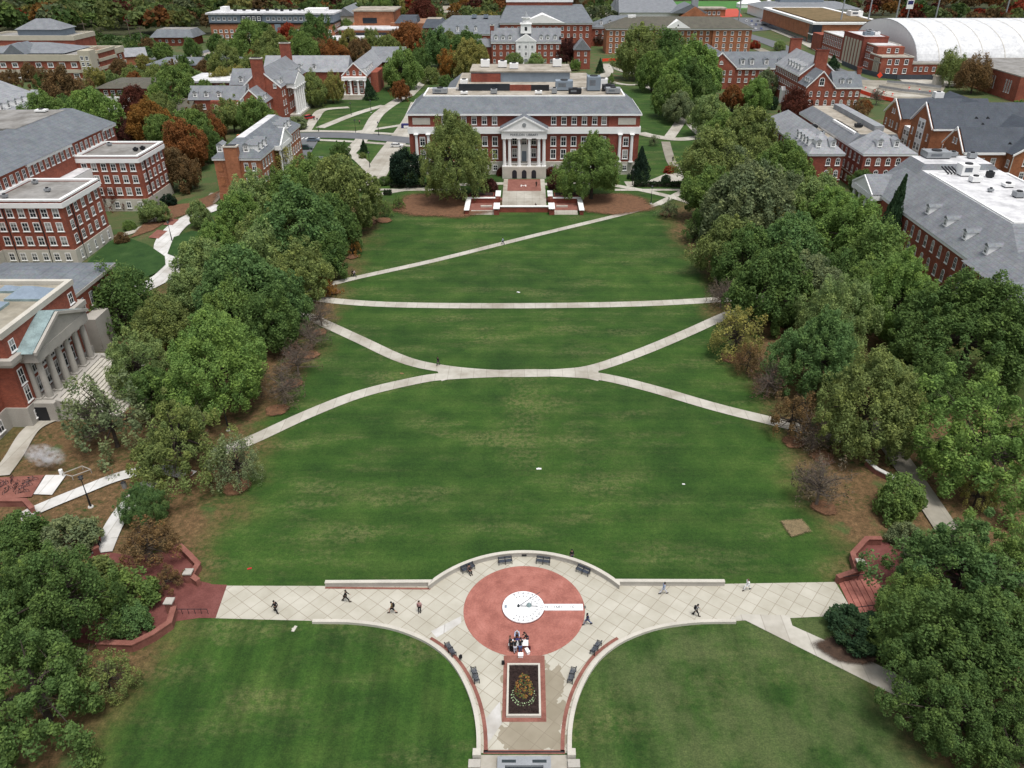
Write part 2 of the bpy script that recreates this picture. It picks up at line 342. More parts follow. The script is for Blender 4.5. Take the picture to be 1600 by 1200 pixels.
# ------------------------------------------------------------------ mesh builder
class MB:
    def __init__(s): s.v = []; s.f = []; s.m = []; s.mats = []
    def mi(s, m):
        m = M[m] if isinstance(m, str) else m
        if m not in s.mats: s.mats.append(m)
        return s.mats.index(m)
    def face(s, pts, m):
        i = len(s.v); s.v += [tuple(p) for p in pts]; s.f.append(tuple(range(i, i + len(pts)))); s.m.append(s.mi(m))
    def solid(s, pts, faces, m):
        i = len(s.v); s.v += [tuple(p) for p in pts]; k = s.mi(m)
        for f in faces: s.f.append(tuple(i + j for j in f)); s.m.append(k)
    def box(s, x0, x1, y0, y1, z0, z1, m):
        s.solid([(x0, y0, z0), (x1, y0, z0), (x1, y1, z0), (x0, y1, z0), (x0, y0, z1), (x1, y0, z1), (x1, y1, z1), (x0, y1, z1)],
                [(3, 2, 1, 0), (4, 5, 6, 7), (0, 1, 5, 4), (1, 2, 6, 5), (2, 3, 7, 6), (3, 0, 4, 7)], m); return s
    def ring(s, x0, x1, y0, y1, z0, z1, out, m, inn=0.06):
        s.box(x0 - out, x1 + out, y0 - out, y0 + inn, z0, z1, m); s.box(x0 - out, x1 + out, y1 - inn, y1 + out, z0, z1, m)
        s.box(x0 - out, x0 + inn, y0 + inn, y1 - inn, z0, z1, m); s.box(x1 - inn, x1 + out, y0 + inn, y1 - inn, z0, z1, m); return s
    def frustum(s, x0, x1, y0, y1, z0, X0, X1, Y0, Y1, z1, m, mt=None):
        p = [(x0, y0, z0), (x1, y0, z0), (x1, y1, z0), (x0, y1, z0), (X0, Y0, z1), (X1, Y0, z1), (X1, Y1, z1), (X0, Y1, z1)]
        s.solid(p, [(3, 2, 1, 0), (0, 1, 5, 4), (1, 2, 6, 5), (2, 3, 7, 6), (3, 0, 4, 7)], m)
        s.solid([q for q in p[4:]], [(0, 1, 2, 3)], mt or m); return s
    def hip(s, x0, x1, y0, y1, z0, z1, m, inset=None):
        w, d = x1 - x0, y1 - y0
        i = inset if inset else min(w, d) / 2
        if w >= d: a = (x0 + i, (y0 + y1) / 2, z1); b = (x1 - i, (y0 + y1) / 2, z1); fs = [(0, 1, 5, 4), (1, 2, 5), (2, 3, 4, 5), (3, 0, 4)]
        else: a = ((x0 + x1) / 2, y0 + i, z1); b = ((x0 + x1) / 2, y1 - i, z1); fs = [(0, 1, 4), (1, 2, 5, 4), (2, 3, 5), (3, 0, 4, 5)]
        s.solid([(x0, y0, z0), (x1, y0, z0), (x1, y1, z0), (x0, y1, z0), a, b], fs + [(3, 2, 1, 0)], m); return s
    def gable(s, x0, x1, y0, y1, z0, z1, ax, m, th=0.0):
        """closed prism; ax = direction of the ridge"""
        if ax == 'x':
            yc = (y0 + y1) / 2
            p = [(x0, y0, z0), (x0, y1, z0), (x0, yc, z1), (x1, y0, z0), (x1, y1, z0), (x1, yc, z1)]
        else:
            xc = (x0 + x1) / 2
            p = [(x1, y0, z0), (x0, y0, z0), (xc, y0, z1), (x1, y1, z0), (x0, y1, z0), (xc, y1, z1)]
        s.solid(p, [(0, 2, 1), (3, 4, 5), (0, 1, 4, 3), (1, 2, 5, 4), (2, 0, 3, 5)], m); return s
    def rake(s, x0, x1, y0, y1, z0, z1, ax, end, m, w=0.55, t=0.25):
        """sloping trim boards along one gable end, proud of the wall"""
        if ax == 'x':
            yc = (y0 + y1) / 2; sgn = -1 if end == 0 else 1; X = x0 if end == 0 else x1
            for ya in (y0, y1):
                s.solid([(X, ya, z0), (X + sgn * t, ya, z0), (X + sgn * t, yc, z1), (X, yc, z1), (X, ya, z0 - w), (X + sgn * t, ya, z0 - w), (X + sgn * t, yc, z1 - w), (X, yc, z1 - w)],
                        [(0, 1, 2, 3), (7, 6, 5, 4), (0, 4, 5, 1), (1, 5, 6, 2), (2, 6, 7, 3), (3, 7, 4, 0)], m)
        else:
            xc = (x0 + x1) / 2; sgn = -1 if end == 0 else 1; Y = y0 if end == 0 else y1
            for xa in (x0, x1):
                s.solid([(xa, Y, z0), (xa, Y + sgn * t, z0), (xc, Y + sgn * t, z1), (xc, Y, z1), (xa, Y, z0 - w), (xa, Y + sgn * t, z0 - w), (xc, Y + sgn * t, z1 - w), (xc, Y, z1 - w)],
                        [(0, 1, 2, 3), (7, 6, 5, 4), (0, 4, 5, 1), (1, 5, 6, 2), (2, 6, 7, 3), (3, 7, 4, 0)], m)
        return s
    def cyl(s, x, y, z0, z1, r0, r1, m, n=12, cap=True):
        pts = []
        for z, r in ((z0, r0), (z1, r1)):
            pts += [(x + r * math.cos(2 * math.pi * i / n), y + r * math.sin(2 * math.pi * i / n), z) for i in range(n)]
        fs = [(i, (i + 1) % n, n + (i + 1) % n, n + i) for i in range(n)]
        if cap: fs += [tuple(range(n - 1, -1, -1)), tuple(range(n, 2 * n))]
        s.solid(pts, fs, m); return s
    def tube(s, p, q, r0, r1, m, n=6):
        p, q = Vector(p), Vector(q); d = (q - p)
        if d.length < 1e-6: return s
        d.normalize(); a = d.orthogonal().normalized(); b = d.cross(a)
        pts = []
        for c, r in ((p, r0), (q, r1)):
            pts += [tuple(c + a * (r * math.cos(2 * math.pi * i / n)) + b * (r * math.sin(2 * math.pi * i / n))) for i in range(n)]
        s.solid(pts, [(i, (i + 1) % n, n + (i + 1) % n, n + i) for i in range(n)] + [tuple(range(n - 1, -1, -1)), tuple(range(n, 2 * n))], m); return s
    def prism(s, poly, z0, z1, m, mt=None):
        n = len(poly)
        ar = sum(poly[i][0] * poly[(i + 1) % n][1] - poly[(i + 1) % n][0] * poly[i][1] for i in range(n))
        if ar < 0: poly = poly[::-1]
        pts = [(x, y, z0) for x, y in poly] + [(x, y, z1) for x, y in poly]
        s.solid(pts, [(i, (i + 1) % n, n + (i + 1) % n, n + i) for i in range(n)] + [tuple(range(n - 1, -1, -1))], m)
        s.solid(pts[n:], [tuple(range(n))], mt or m); return s
    def strip(s, line, w, z0, z1, m, mt=None):
        """wall or kerb of width w along a polyline"""
        ls, rs = offset(line, w / 2), offset(line, -w / 2)
        for i in range(len(line) - 1):
            a, b, c, d = ls[i], ls[i + 1], rs[i + 1], rs[i]
            i0 = len(s.v)
            pts = [(*d, z0), (*c, z0), (*b, z0), (*a, z0), (*d, z1), (*c, z1), (*b, z1), (*a, z1)]
            fs = [(0, 1, 5, 4), (2, 3, 7, 6)]
            if i == 0: fs.append((3, 0, 4, 7))
            if i == len(line) - 2: fs.append((1, 2, 6, 5))
            s.solid(pts, fs, m); s.solid(pts[4:], [(0, 1, 2, 3)], mt or m)
        return s
    def mesh(s, name, sub=(0, 0)):
        me = bpy.data.meshes.new(name)
        v = [(x - sub[0], y - sub[1], z) for x, y, z in s.v] if sub != (0, 0) else s.v
        me.from_pydata(v, [], s.f)
        for m in s.mats: me.materials.append(m)
        me.polygons.foreach_set('material_index', s.m); me.update(); return me
    def build(s, name, parent=None, sub=None, loc=None, rot=0.0):
        if sub is None: sub = SUB.get(parent.name, (0, 0)) if parent else (0, 0)
        o = bpy.data.objects.new(name, s.mesh(name, sub)); COL.objects.link(o)
        if parent: o.parent = parent
        if loc: o.location = loc
        if rot: o.rotation_euler.z = rot
        return o
SUB = {}
def offset(line, d):
    out = []
    n = len(line)
    for i in range(n):
        a = Vector(line[max(i - 1, 0)]); b = Vector(line[i]); c = Vector(line[min(i + 1, n - 1)])
        t1 = (b - a); t2 = (c - b)
        if t1.length < 1e-6: t1 = t2
        if t2.length < 1e-6: t2 = t1
        t1.normalize(); t2.normalize()
        n1 = Vector((-t1.y, t1.x)); n2 = Vector((-t2.y, t2.x)); k = (n1 + n2)
        if k.length < 1e-6: k = n1
        k.normalize(); q = b + k * (d / max(0.4, k.dot(n1)))
        out.append((q.x, q.y))
    return out
def tag(o, label=None, cat=None, group=None, kind=None):
    if label: o['label'] = label
    if cat: o['category'] = cat
    if group: o['group'] = group
    if kind: o['kind'] = kind
    return o
def thing(name, label, cat, loc=(0, 0, 0), rz=0.0, group=None, sub=None):
    o = bpy.data.objects.new(name, None); COL.objects.link(o)
    o.empty_display_size = 0.5; o.location = loc; o.rotation_euler.z = rz
    if sub: SUB[o.name] = sub
    return tag(o, label, cat, group)
def inst(name, me, parent, loc=(0, 0, 0), rz=0.0, scale=None, color=None):
    o = bpy.data.objects.new(name, me); COL.objects.link(o); o.parent = parent
    o.location = loc; o.rotation_euler.z = rz
    if scale: o.scale = scale
    if color: o.color = (*color, 1)
    return o
LAYER = [0.0]
def sheet(name, polys, mat, z=None, label=None):
    """flat ground layers, each a few mm above the one below"""
    if z is None: LAYER[0] += 0.004; z = 0.02 + LAYER[0]
    mb = MB()
    for p in polys:
        n = len(p); ar = sum(p[i][0] * p[(i + 1) % n][1] - p[(i + 1) % n][0] * p[i][1] for i in range(n))
        if ar < 0: p = p[::-1]
        mb.face([(x, y, z) for x, y in p], mat)
    o = mb.build(name); tag(o, kind='structure'); return o
FADE = {}
def fade_mat(key):
    """a ground cover whose rim breaks up into the grass"""
    if key in FADE: return FADE[key]
    col = {'mulch': (0.135, 0.074, 0.043), 'soil': (0.055, 0.036, 0.026), 'drypatch': (0.155, 0.125, 0.072), 'path_dull': (0.085, 0.10, 0.045)}[key]
    m, nt, b, out = new_mat('loose_' + key)
    p = gpos(nt); n1 = noise(nt, p, 1.1, 5, .7); n2 = noise(nt, p, 7.0, 3, .7)
    c = mixc(nt, 1.0, col, ramp(nt, n1, [(.3, (.7, .7, .7)), (.7, (1.3, 1.25, 1.2))]), 'MULTIPLY')
    c = mixc(nt, 1.0, c, ramp(nt, n2, [(.25, (.55, .55, .55)), (.75, (1.5, 1.45, 1.4))]), 'MULTIPLY')
    L(nt, c, b.inputs['Base Color']); b.inputs['Roughness'].default_value = .95
    fa = N(nt, 'ShaderNodeAttribute', attribute_name='fade').outputs['Fac']
    k = math_(nt, 'ADD', fa, math_(nt, 'MULTIPLY', math_(nt, 'SUBTRACT', math_(nt, 'ADD', math_(nt, 'MULTIPLY', n1, .5), math_(nt, 'MULTIPLY', n2, .5)), .5), 1.5))
    tr = N(nt, 'ShaderNodeBsdfTransparent'); mx = N(nt, 'ShaderNodeMixShader'); L(nt, sstep(nt, k, .02, .80), mx.inputs[0]); L(nt, tr.outputs[0], mx.inputs[1]); L(nt, b.outputs[0], mx.inputs[2]); L(nt, mx.outputs[0], out.inputs[0])
    FADE[key] = m; return m
def fade_sheet(name, polys, key, grow=1.25):
    LAYER[0] += 0.004; z = 0.02 + LAYER[0]; v, f, a = [], [], []
    for p in polys:
        cx = sum(q[0] for q in p) / len(p); cy = sum(q[1] for q in p) / len(p); n = len(p); i0 = len(v)
        if sum(p[i][0] * p[(i + 1) % n][1] - p[(i + 1) % n][0] * p[i][1] for i in range(n)) < 0: p = p[::-1]
        v.append((cx, cy, z)); a.append(1.0)
        for k, fv in ((.72 * grow, .8), (grow, 0.0)):
            for x, y in p: v.append((cx + (x - cx) * k, cy + (y - cy) * k, z)); a.append(fv)
        for i in range(n):
            j = (i + 1) % n; f.append((i0, i0 + 1 + i, i0 + 1 + j)); f.append((i0 + 1 + i, i0 + 1 + n + i, i0 + 1 + n + j, i0 + 1 + j))
    me = bpy.data.meshes.new(name); me.from_pydata(v, [], f); at_ = me.attributes.new('fade', 'FLOAT', 'POINT'); at_.data.foreach_set('value', a); me.materials.append(fade_mat(key))
    o = bpy.data.objects.new(name, me); COL.objects.link(o); tag(o, kind='structure'); return o
def road(name, line, w, mat, z=None):
    if z is None: LAYER[0] += 0.004; z = 0.02 + LAYER[0]
    line = smooth(line)
    ls, rs = offset(line, w / 2), offset(line, -w / 2)
    mb = MB()
    for i in range(len(line) - 1):
        mb.face([(*rs[i], z), (*rs[i + 1], z), (*ls[i + 1], z), (*ls[i], z)], mat)
    o = mb.build(name); tag(o, kind='structure'); return o
def smooth(line, k=6):
    if len(line) < 3: return line
    P = [line[0]] + list(line) + [line[-1]]; out = []
    for i in range(1, len(P) - 2):
        p0, p1, p2, p3 = (Vector(P[j]) for j in (i - 1, i, i + 1, i + 2))
        for j in range(k):
            t = j / k
            q = 0.5 * ((2 * p1) + (p2 - p0) * t + (2 * p0 - 5 * p1 + 4 * p2 - p3) * t * t + (3 * p1 - p0 - 3 * p2 + p3) * t ** 3)
            out.append((q.x, q.y))
    out.append(tuple(line[-1])); return out
# ------------------------------------------------------------------ building parts
WIN = {}
def window_mesh(w, h, arch, single):
    k = (w, h, arch, single)
    if k in WIN: return WIN[k]
    def outline(hw, z0, z1, y):
        if not arch: return [(-hw, y, z0), (hw, y, z0), (hw, y, z1), (-hw, y, z1)]
        zs = z1 - hw
        return [(-hw, y, z0), (hw, y, z0)] + [(hw * math.cos(a), y, zs + hw * math.sin(a)) for a in [math.pi * i / 8 for i in range(9)]]
    t = max(0.13, 0.11 * w)
    f, g = MB(), MB()
    o, i = outline(w / 2, -h / 2, h / 2, -0.07), outline(w / 2 - t, -h / 2 + t, h / 2 - t, -0.07)
    n = len(o)
    for a in range(n):
        b = (a + 1) % n; f.face([o[a], o[b], i[b], i[a]], 'white')
        f.face([(o[a][0], 0.02, o[a][2]), (o[b][0], 0.02, o[b][2]), o[b], o[a]], 'white')
    f.box(-w / 2 - 0.12, w / 2 + 0.12, -0.16, 0.02, -h / 2 - 0.16, -h / 2, 'white')
    f.box(-w / 2 + t, w / 2 - t, -0.065, -0.035, -0.05, 0.05, 'white')
    f.box(-0.035, 0.035, -0.062, -0.036, -h / 2 + t, h / 2 - t, 'white')
    G = f if single else g
    G.face(outline(w / 2 - t * 0.8, -h / 2 + t * 0.8, h / 2 - t * 0.8, -0.03), 'darkglass' if single else 'glass')
    r = (f.mesh('window'), None if single else g.mesh('pane'))
    WIN[k] = r; return r
FACE = {'S': 0.0, 'E': math.pi / 2, 'N': math.pi, 'W': -math.pi / 2}
def wins(b, side, plane, coords, zs, w, h, arch=False, single=False, name='window'):
    s = SUB.get(b.name, (0, 0)); fm, gm = window_mesh(w, h, arch, single)
    for z in (zs if isinstance(zs, (list, tuple)) else [zs]):
        for c in coords:
            x, y = (c, plane) if side in 'SN' else (plane, c)
            o = inst(name, fm, b, (x - s[0], y - s[1], z), FACE[side])
            if gm: inst('pane', gm, o)
def span(a, b, n):
    return [a + (b - a) * (i + 0.5) / n for i in range(n)]
DORM = {}
def dormers(b, side, plane, coords, z, w=1.9, h=2.3, dep=3.0, roof='slate', arch=False):
    """little gabled dormers standing on a roof slope, each with its own window"""
    s = SUB.get(b.name, (0, 0)); k = (w, h, dep, roof)
    if k not in DORM:
        m = MB(); m.box(-w / 2, w / 2, 0, dep, -1.2, h, 'white')
        m.gable(-w / 2 - 0.2, w / 2 + 0.2, -0.2, dep + 0.4, h, h + w * 0.42, 'y', roof)
        DORM[k] = m.mesh('dormer')
    wm, gm = window_mesh(round(w * 0.66, 2), round(h * 0.8, 2), arch, False)
    for c in coords:
        x, y = (c, plane) if side in 'SN' else (plane, c)
        o = inst('dormer', DORM[k], b, (x - s[0], y - s[1], z + .65), FACE[side])
        q = inst('window', wm, o, (0, -0.02, h * 0.5)); inst('pane', gm, q)
def column_mesh(h, r, m):
    mb = MB(); mb.box(-r * 1.35, r * 1.35, -r * 1.35, r * 1.35, 0, r * 0.5, m)
    mb.cyl(0, 0, r * 0.5, h - r * 0.9, r, r * 0.84, m, 14, False); mb.cyl(0, 0, h - r * 0.9, h - r * 0.4, r * 0.95, r * 1.3, m, 14)
    mb.box(-r * 1.4, r * 1.4, -r * 1.4, r * 1.4, h - r * 0.4, h, m)
    return mb.mesh('column')
def columns(b, pts, z, h, r, m='white'):
    s = SUB.get(b.name, (0, 0)); me = column_mesh(h, r, m)
    for x, y in pts: inst('column', me, b, (x - s[0], y - s[1], z))
def unit(b, x, y, z, w, d, h, m='metal'):
    s = SUB.get(b.name, (0, 0))
    h = h * .7
    mb = MB(); mb.box(-w / 2, w / 2, -d / 2, d / 2, 0.25, h, m); mb.box(-w / 2 + .2, w / 2 - .2, -d / 2 + .2, d / 2 - .2, 0, 0.25, 'dark')
    mb.cyl(0, 0, h, h + 0.25, min(w, d) * 0.32, min(w, d) * 0.3, 'dark', 10)
    if w > 3: mb.box(-w * .35, w * .1, -d / 2 - 0.03, -d / 2 + .02, 0.4 * h, h * .8, 'slate')
    o = mb.build('rooftop_unit', b, sub=(0, 0), loc=(x - s[0], y - s[1], z)); return o
def chimney(b, x0, x1, y0, y1, z0, z1, m='brick', cap='limestone'):
    mb = MB(); mb.box(x0, x1, y0, y1, z0, z1, m); mb.box(x0 - .18, x1 + .18, y0 - .18, y1 + .18, z1, z1 + .35, cap)
    mb.box(x0 + .35, x1 - .35, y0 + .35, y1 - .35, z1 + .35, z1 + .5, 'dark'); return mb.build('chimney', b)
def part(b, name, fn):
    mb = MB(); fn(mb); return mb.build(name, b)
def building(name, label, x, y, cat='building', rz=0.0, local=False, group=None):
    return thing(name, label, cat, (x, y, 0), rz, group, (0, 0) if local else (x, y))
def text_mesh(body, size, depth=0.02):
    cu = bpy.data.curves.new('lettering', 'FONT'); cu.body = body; cu.size = size; cu.extrude = depth
    cu.align_x = 'CENTER'; cu.align_y = 'CENTER'
    t = bpy.data.objects.new('lettering', cu); COL.objects.link(t)
    dg = bpy.context.evaluated_depsgraph_get(); me = bpy.data.meshes.new_from_object(t.evaluated_get(dg))
    bpy.data.objects.remove(t); me.materials.clear(); me.materials.append(M['ink']); return me

# ---- the library that closes the lawn
b = building('library', 'wide red brick library with white pedimented portico, closing the far end of the lawn', 0, 248)
part(b, 'wall', lambda m: (m.box(-35.6, 35.6, 248, 272, 4, 18.4, 'brick_deep'), m.box(-35.6, -26, 247.5, 248, 4, 18.4, 'brick_deep'), m.box(26, 35.6, 247.5, 248, 4, 18.4, 'brick_deep'),
    m.box(-27, 27, 272, 306, 0, 18.4, 'brick_deep')))
part(b, 'base', lambda m: (m.box(-35.9, 35.9, 247.2, 272, -0.3, 4, 'limestone'), m.box(-6.8, 6.8, 242.4, 247.2, -0.3, 3.6, 'limestone')))
part(b, 'cornice', lambda m: (m.ring(-35.6, 35.6, 247.5, 272, 12.6, 14.6, 0.35, 'white'), m.ring(-35.6, 35.6, 247.5, 272, 18.0, 18.5, 0.5, 'white', inn=0.5),
    m.ring(-31.2, 31.2, 254, 268, 22.35, 22.75, 0.15, 'white', inn=0.3)))
part(b, 'roof', lambda m: (m.frustum(-36, 36, 247.1, 272.4, 18.5, -31, 31, 254, 268, 22.5, 'slate', 'tanroof'),
    m.frustum(-27.4, 27.4, 272.4, 306.4, 18.5, -22.5, 22.5, 268, 301, 22.5, 'slate', 'tanroof'),
    m.hip(-9.8, 9.8, 247.1 - 0.02, 262, 18.52, 22.3, 'slate', inset=7.4)))
part(b, 'penthouse', lambda m: (m.box(-18, 15.5, 281, 297, 22.4, 25.6, 'bluegrey'), m.box(-18, -8, 280.6, 281, 22.4, 25.2, 'brick_deep'), m.box(-18.4, 15.9, 280.5, 297.4, 25.6, 26, 'tanroof')))
part(b, 'mechanical_well', lambda m: (m.box(-21, -4.6, 263.5, 263.9, 22.4, 24.6, 'darkglass'), m.box(-4.6, 2.2, 263.5, 263.9, 22.4, 24.3, 'brick_deep'), m.box(2.2, 8, 263.5, 263.9, 22.4, 24.3, 'dark'), m.box(-22, 9, 263.9, 268, 22.4, 22.9, 'greyroof')))
for x, y, w, d, h, mm in ((-26.5, 259, 4.6, 3, 2.2, 'metal'), (28, 259, 4.4, 3, 2.4, 'metal'), (12.8, 265, 5.5, 4, 4.2, 'bluegrey'), (22.3, 265, 4.2, 5, 6, 'bluegrey'), (27, 263.5, 4, 3, 2.6, 'dark'),
    (16, 258.5, 4, 2.6, 2.2, 'dark'), (-9.5, 258, 2, 2, 2, 'metal'), (-20, 275, 2.4, 3, 2.4, 'white'), (4.5, 257.6, 2.2, 1.6, 1.4, 'white'), (9.5, 258.4, 1.6, 1.8, 2.4, 'metal'), (-18.8, 257.2, 2.2, 1.5, 1.2, 'white'), (25.6, 269.5, 3, 3, 4, 'white')):
    unit(b, x, y, 22.55, w, d, h, mm)
for x, y, h in ((-13.5, 290, 3.5), (-7.5, 289, 3), (-3.5, 286, 2.6), (11.5, 291, 3.6)): unit(b, x, y, 26, 3, 2.4, h, 'white')
xs = [9.1, 12.25, 15.4, 18.55, 21.7, 24.6]; xs = xs + [-x for x in xs]
wins(b, 'S', 248, xs, 16.4, 1.6, 2.4); wins(b, 'S', 248, xs, [10.2, 6.3], 1.75, 3.0)
wins(b, 'S', 247.2, [x for x in xs if abs(x) < 25], 2.2, 1.5, 1.7)
wins(b, 'S', 247.5, [31.6, -31.6], [10.2, 6.3], 1.75, 2.8); wins(b, 'S', 247.2, [31.6, -31.6], 2.2, 1.5, 1.7)
wins(b, 'S', 248, [-3, 0, 3], [10.4, 6.6], 1.7, 2.8)
wins(b, 'E', 35.6, span(250, 270, 6), [16.4, 10.2, 6.3], 1.6, 2.8); wins(b, 'W', -35.6, span(250, 270, 6), [16.4, 10.2, 6.3], 1.6, 2.8)
for sx in (-1, 1):
    part(b, 'attic_panel', lambda m: m.box(sx * 31.6 - 2.7, sx * 31.6 + 2.7, 247.38, 247.6, 15.3, 17.3, 'limestone'))
columns(b, [(sx * x, 246.9) for x in (29.7, 33.4) for sx in (-1, 1)], 4, 8.6, 0.5)
columns(b, [(x, 243.3) for x in (-6.1, -4.5, -1.55, 1.55, 4.5, 6.1)], 3.6, 8.6, 0.52)
columns(b, [(x, 246.6) for x in (-6.1, 6.1)], 3.6, 8.6, 0.5)
part(b, 'portico', lambda m: (m.box(-6.9, 6.9, 242.6, 247.9, 12.2, 14.3, 'white'), m.box(-7.3, 7.3, 242.2, 247.9, 14.3, 14.7, 'white'),
    m.gable(-6.9, 6.9, 242.3, 247.8, 14.7, 18.2, 'y', 'white'), m.rake(-7.4, 7.4, 242.3, 247.8, 14.95, 18.75, 'y', 0, 'white', .45, .3)))
part(b, 'portico_roof', lambda m: m.gable(-7.4, 7.4, 242.5, 254, 14.8, 18.8, 'y', 'slate'))
part(b, 'round_window', lambda m: m.tube((0, 242.31, 16.2), (0, 242.2, 16.2), 0.62, 0.62, 'metal', 14))
part(b, 'balcony_rail', lambda m: (m.box(-6, 6, 243.05, 243.15, 4.5, 4.62, 'white'), m.box(-6, 6, 243.05, 243.15, 3.6, 3.75, 'white'), [m.box(-6 + i * .5, -5.93 + i * .5, 243.06, 243.14, 3.7, 4.5, 'white') for i in range(25)]))
part(b, 'centre_door', lambda m: (m.box(-1.1, 1.1, 247.84, 248, 3.8, 8.6, 'white'), m.box(-.7, .7, 247.8, 247.86, 4, 7.2, 'bluegrey'), m.box(-1.4, 1.4, 247.6, 248, 8.6, 9.2, 'white')))
for x in (-3, 0, 3):
    me = MB(); me.face([(-.75, 0, -1.3), (.75, 0, -1.3)] + [(.75 * math.cos(math.pi * i / 8), 0, .55 + .75 * math.sin(math.pi * i / 8)) for i in range(9)], 'darkglass')
    me.build('arched_door', b, sub=(0, 0), loc=(x, 242.36 - 248, 1.4))
lt = inst('lettering', text_mesh('McKELDIN  LIBRARY', 0.95), b, (0, 242.56 - 248, 13.25)); lt.rotation_euler = (math.pi / 2, 0, 0)

# ---- terrace and steps in front of the library
t = thing('library_terrace', 'brick terrace with white capped walls and pale steps below the library portico', 'terrace', (0, 218, 0), sub=(0, 218))
part(t, 'paving', lambda m: (m.box(-5, 5, 226, 241.5, 0, .10, 'brickpave'), m.box(-7.2, 7.2, 218.3, 220.5, 0, .5, 'brickpave'), m.box(-16, -7.2, 209.5, 216, 0, .30, 'brickpave'), m.box(7.2, 16, 209.5, 216, 0, .30, 'brickpave'), m.box(-7.2, 7.2, 209.6, 213.2, 0, .30, 'brickpave')))
part(t, 'steps', lambda m: ([m.box(-6.2, 6.2, 213.2 + i * .85, 226, 0, .31 + i * .09, 'path') for i in range(7)], [m.box(-14.6, -8, 206.3 + i * .5, 209.5, 0, .06 + i * .04, 'path') for i in range(6)], [m.box(8, 14.6, 206.3 + i * .5, 209.5, 0, .06 + i * .04, 'path') for i in range(6)]))
part(t, 'retaining_wall', lambda m: (m.box(-7.2, 7.2, 208.4, 209.0, 0, 1.5, 'brick_deep'), [m.box(min(s * 7.3, s * 16.4), max(s * 7.3, s * 16.4), 216, 216.6, 0, 1.6, 'brick_deep') for s in (-1, 1)],
    [m.box(s * 15.6 - .5, s * 15.6 + .5, 206, 216, 0, 1.3, 'brick_deep') for s in (-1, 1)], [m.box(s * 7.5 - .7, s * 7.5 + .7, 206, 211, 0, 1.3, 'brick_deep') for s in (-1, 1)], [m.box(s * 7.4 - .6, s * 7.4 + .6, 216.6, 222, 0, 1.9, 'brick_deep') for s in (-1, 1)]))
for q in [(-6.7, 6.7, 208.25, 209.2, 1.5, 1.7)] + [k for s in (-1, 1) for k in ((min(s * 8.1, s * 16.6), max(s * 8.1, s * 16.6), 215.85, 216.8, 1.6, 1.8), (s * 15.6 - .7, s * 15.6 + .7, 205.8, 215.8, 1.3, 1.5), (s * 7.5 - .85, s * 7.5 + .85, 205.8, 211.2, 1.7, 1.86), (s * 7.4 - .75, s * 7.4 + .75, 216.9, 222.2, 1.9, 2.1))]:
    part(t, 'wall_cap', lambda m: m.box(*q, 'white'))
part(t, 'side_walk', lambda m: (m.box(-6.3, -5, 222.3, 241.5, 0, .14, 'tanroof'), m.box(5, 6.3, 222.3, 241.5, 0, .14, 'path')))
em = inst('emblem', text_mesh('M', 2.6, 0.01), t, (-.2, 234 - 218, .13)); em.data.materials[0] = M['white']
for s in (-1, 1):
    mb = MB(); mb.box(s * 12 - 3.5, s * 12 + 3.5, 217, 220.5, 0, 2.0, 'brick_deep'); mb.box(s * 12 - 3.3, s * 12 + 3.3, 217.2, 220.3, 2.0, 2.05, 'soil'); mb.build('planter', t)
    mb = MB(); mb.box(s * 10.5 - 1.6, s * 10.5 + 1.6, 212, 212.5, .3, .75, 'limestone'); mb.build('stone_seat', t)

# ---- the two mall buildings on the left
b = building('portico_building', 'brick building with grey stone portico of six columns and glass roof lights, at left edge', -88, 111)
part(b, 'wall', lambda m: (m.box(-110, -76, 101.2, 121.8, 3.4, 15, 'brick'), m.box(-110, -79.2, 78, 101.2, 3.4, 15, 'brick'), m.box(-100, -79.2, 121.8, 141, 3.4, 11.2, 'brick')))
part(b, 'base', lambda m: (m.box(-110, -75.8, 101, 122, -.3, 3.4, 'limestone_grey'), m.box(-110, -79, 77.8, 101, -.3, 3.4, 'limestone_grey'), m.box(-100, -79, 122, 141.2, -.3, 3.4, 'limestone_grey'), m.box(-79, -76.5, 126, 131, -.3, 6.5, 'limestone_grey')))
part(b, 'cornice', lambda m: (m.box(-80, -75.4, 100.6, 122.4, 10.6, 11.1, 'limestone'), m.box(-80, -75.1, 100.3, 122.7, 11.1, 11.9, 'limestone_grey'), m.box(-90, -78.5, 77.5, 100.2, 10.6, 11.9, 'limestone_grey'), m.box(-79.7, -78.6, 122.8, 141.4, 10.7, 11.3, 'limestone_grey')))
part(b, 'parapet', lambda m: (m.ring(-110, -76, 101.2, 121.8, 15, 15.9, .2, 'limestone', .7), m.box(-110, -79, 77.8, 100.9, 15, 15.4, 'limestone')))
part(b, 'roof', lambda m: (m.box(-109.2, -76.8, 102, 121, 15, 15.25, 'sandroof')))
part(b, 'wing_roof', lambda m: m.hip(-100.3, -78.7, 122.3, 141.5, 11.3, 14.2, 'slate'))
part(b, 'pediment', lambda m: (m.box(-76, -73.2, 103.3, 118.7, 10.0, 11.5, 'limestone_grey'), m.gable(-76, -73.3, 103.3, 118.7, 11.5, 14.6, 'x', 'limestone_grey'), m.rake(-76, -73.3, 103, 119, 11.9, 15.0, 'x', 1, 'limestone_grey', .5, .45)))
part(b, 'pediment_roof', lambda m: m.gable(-77, -73.4, 102.8, 119.2, 11.75, 15.15, 'x', 'copper'))
columns(b, [(-74.0, y) for y in (104.4, 107, 109.7, 112.3, 115, 117.6)], 3.3, 6.7, .55, 'limestone_grey'); columns(b, [(-75.6, y) for y in (104.2, 117.8)], 3.3, 6.7, .45, 'limestone_grey')
part(b, 'porch', lambda m: (m.box(-75.8, -72.6, 102.6, 119.4, -.3, 3.3, 'limestone_grey'), m.box(-75.82, -74, 102.5, 102.6, 0.2, 2.6, 'dark')))
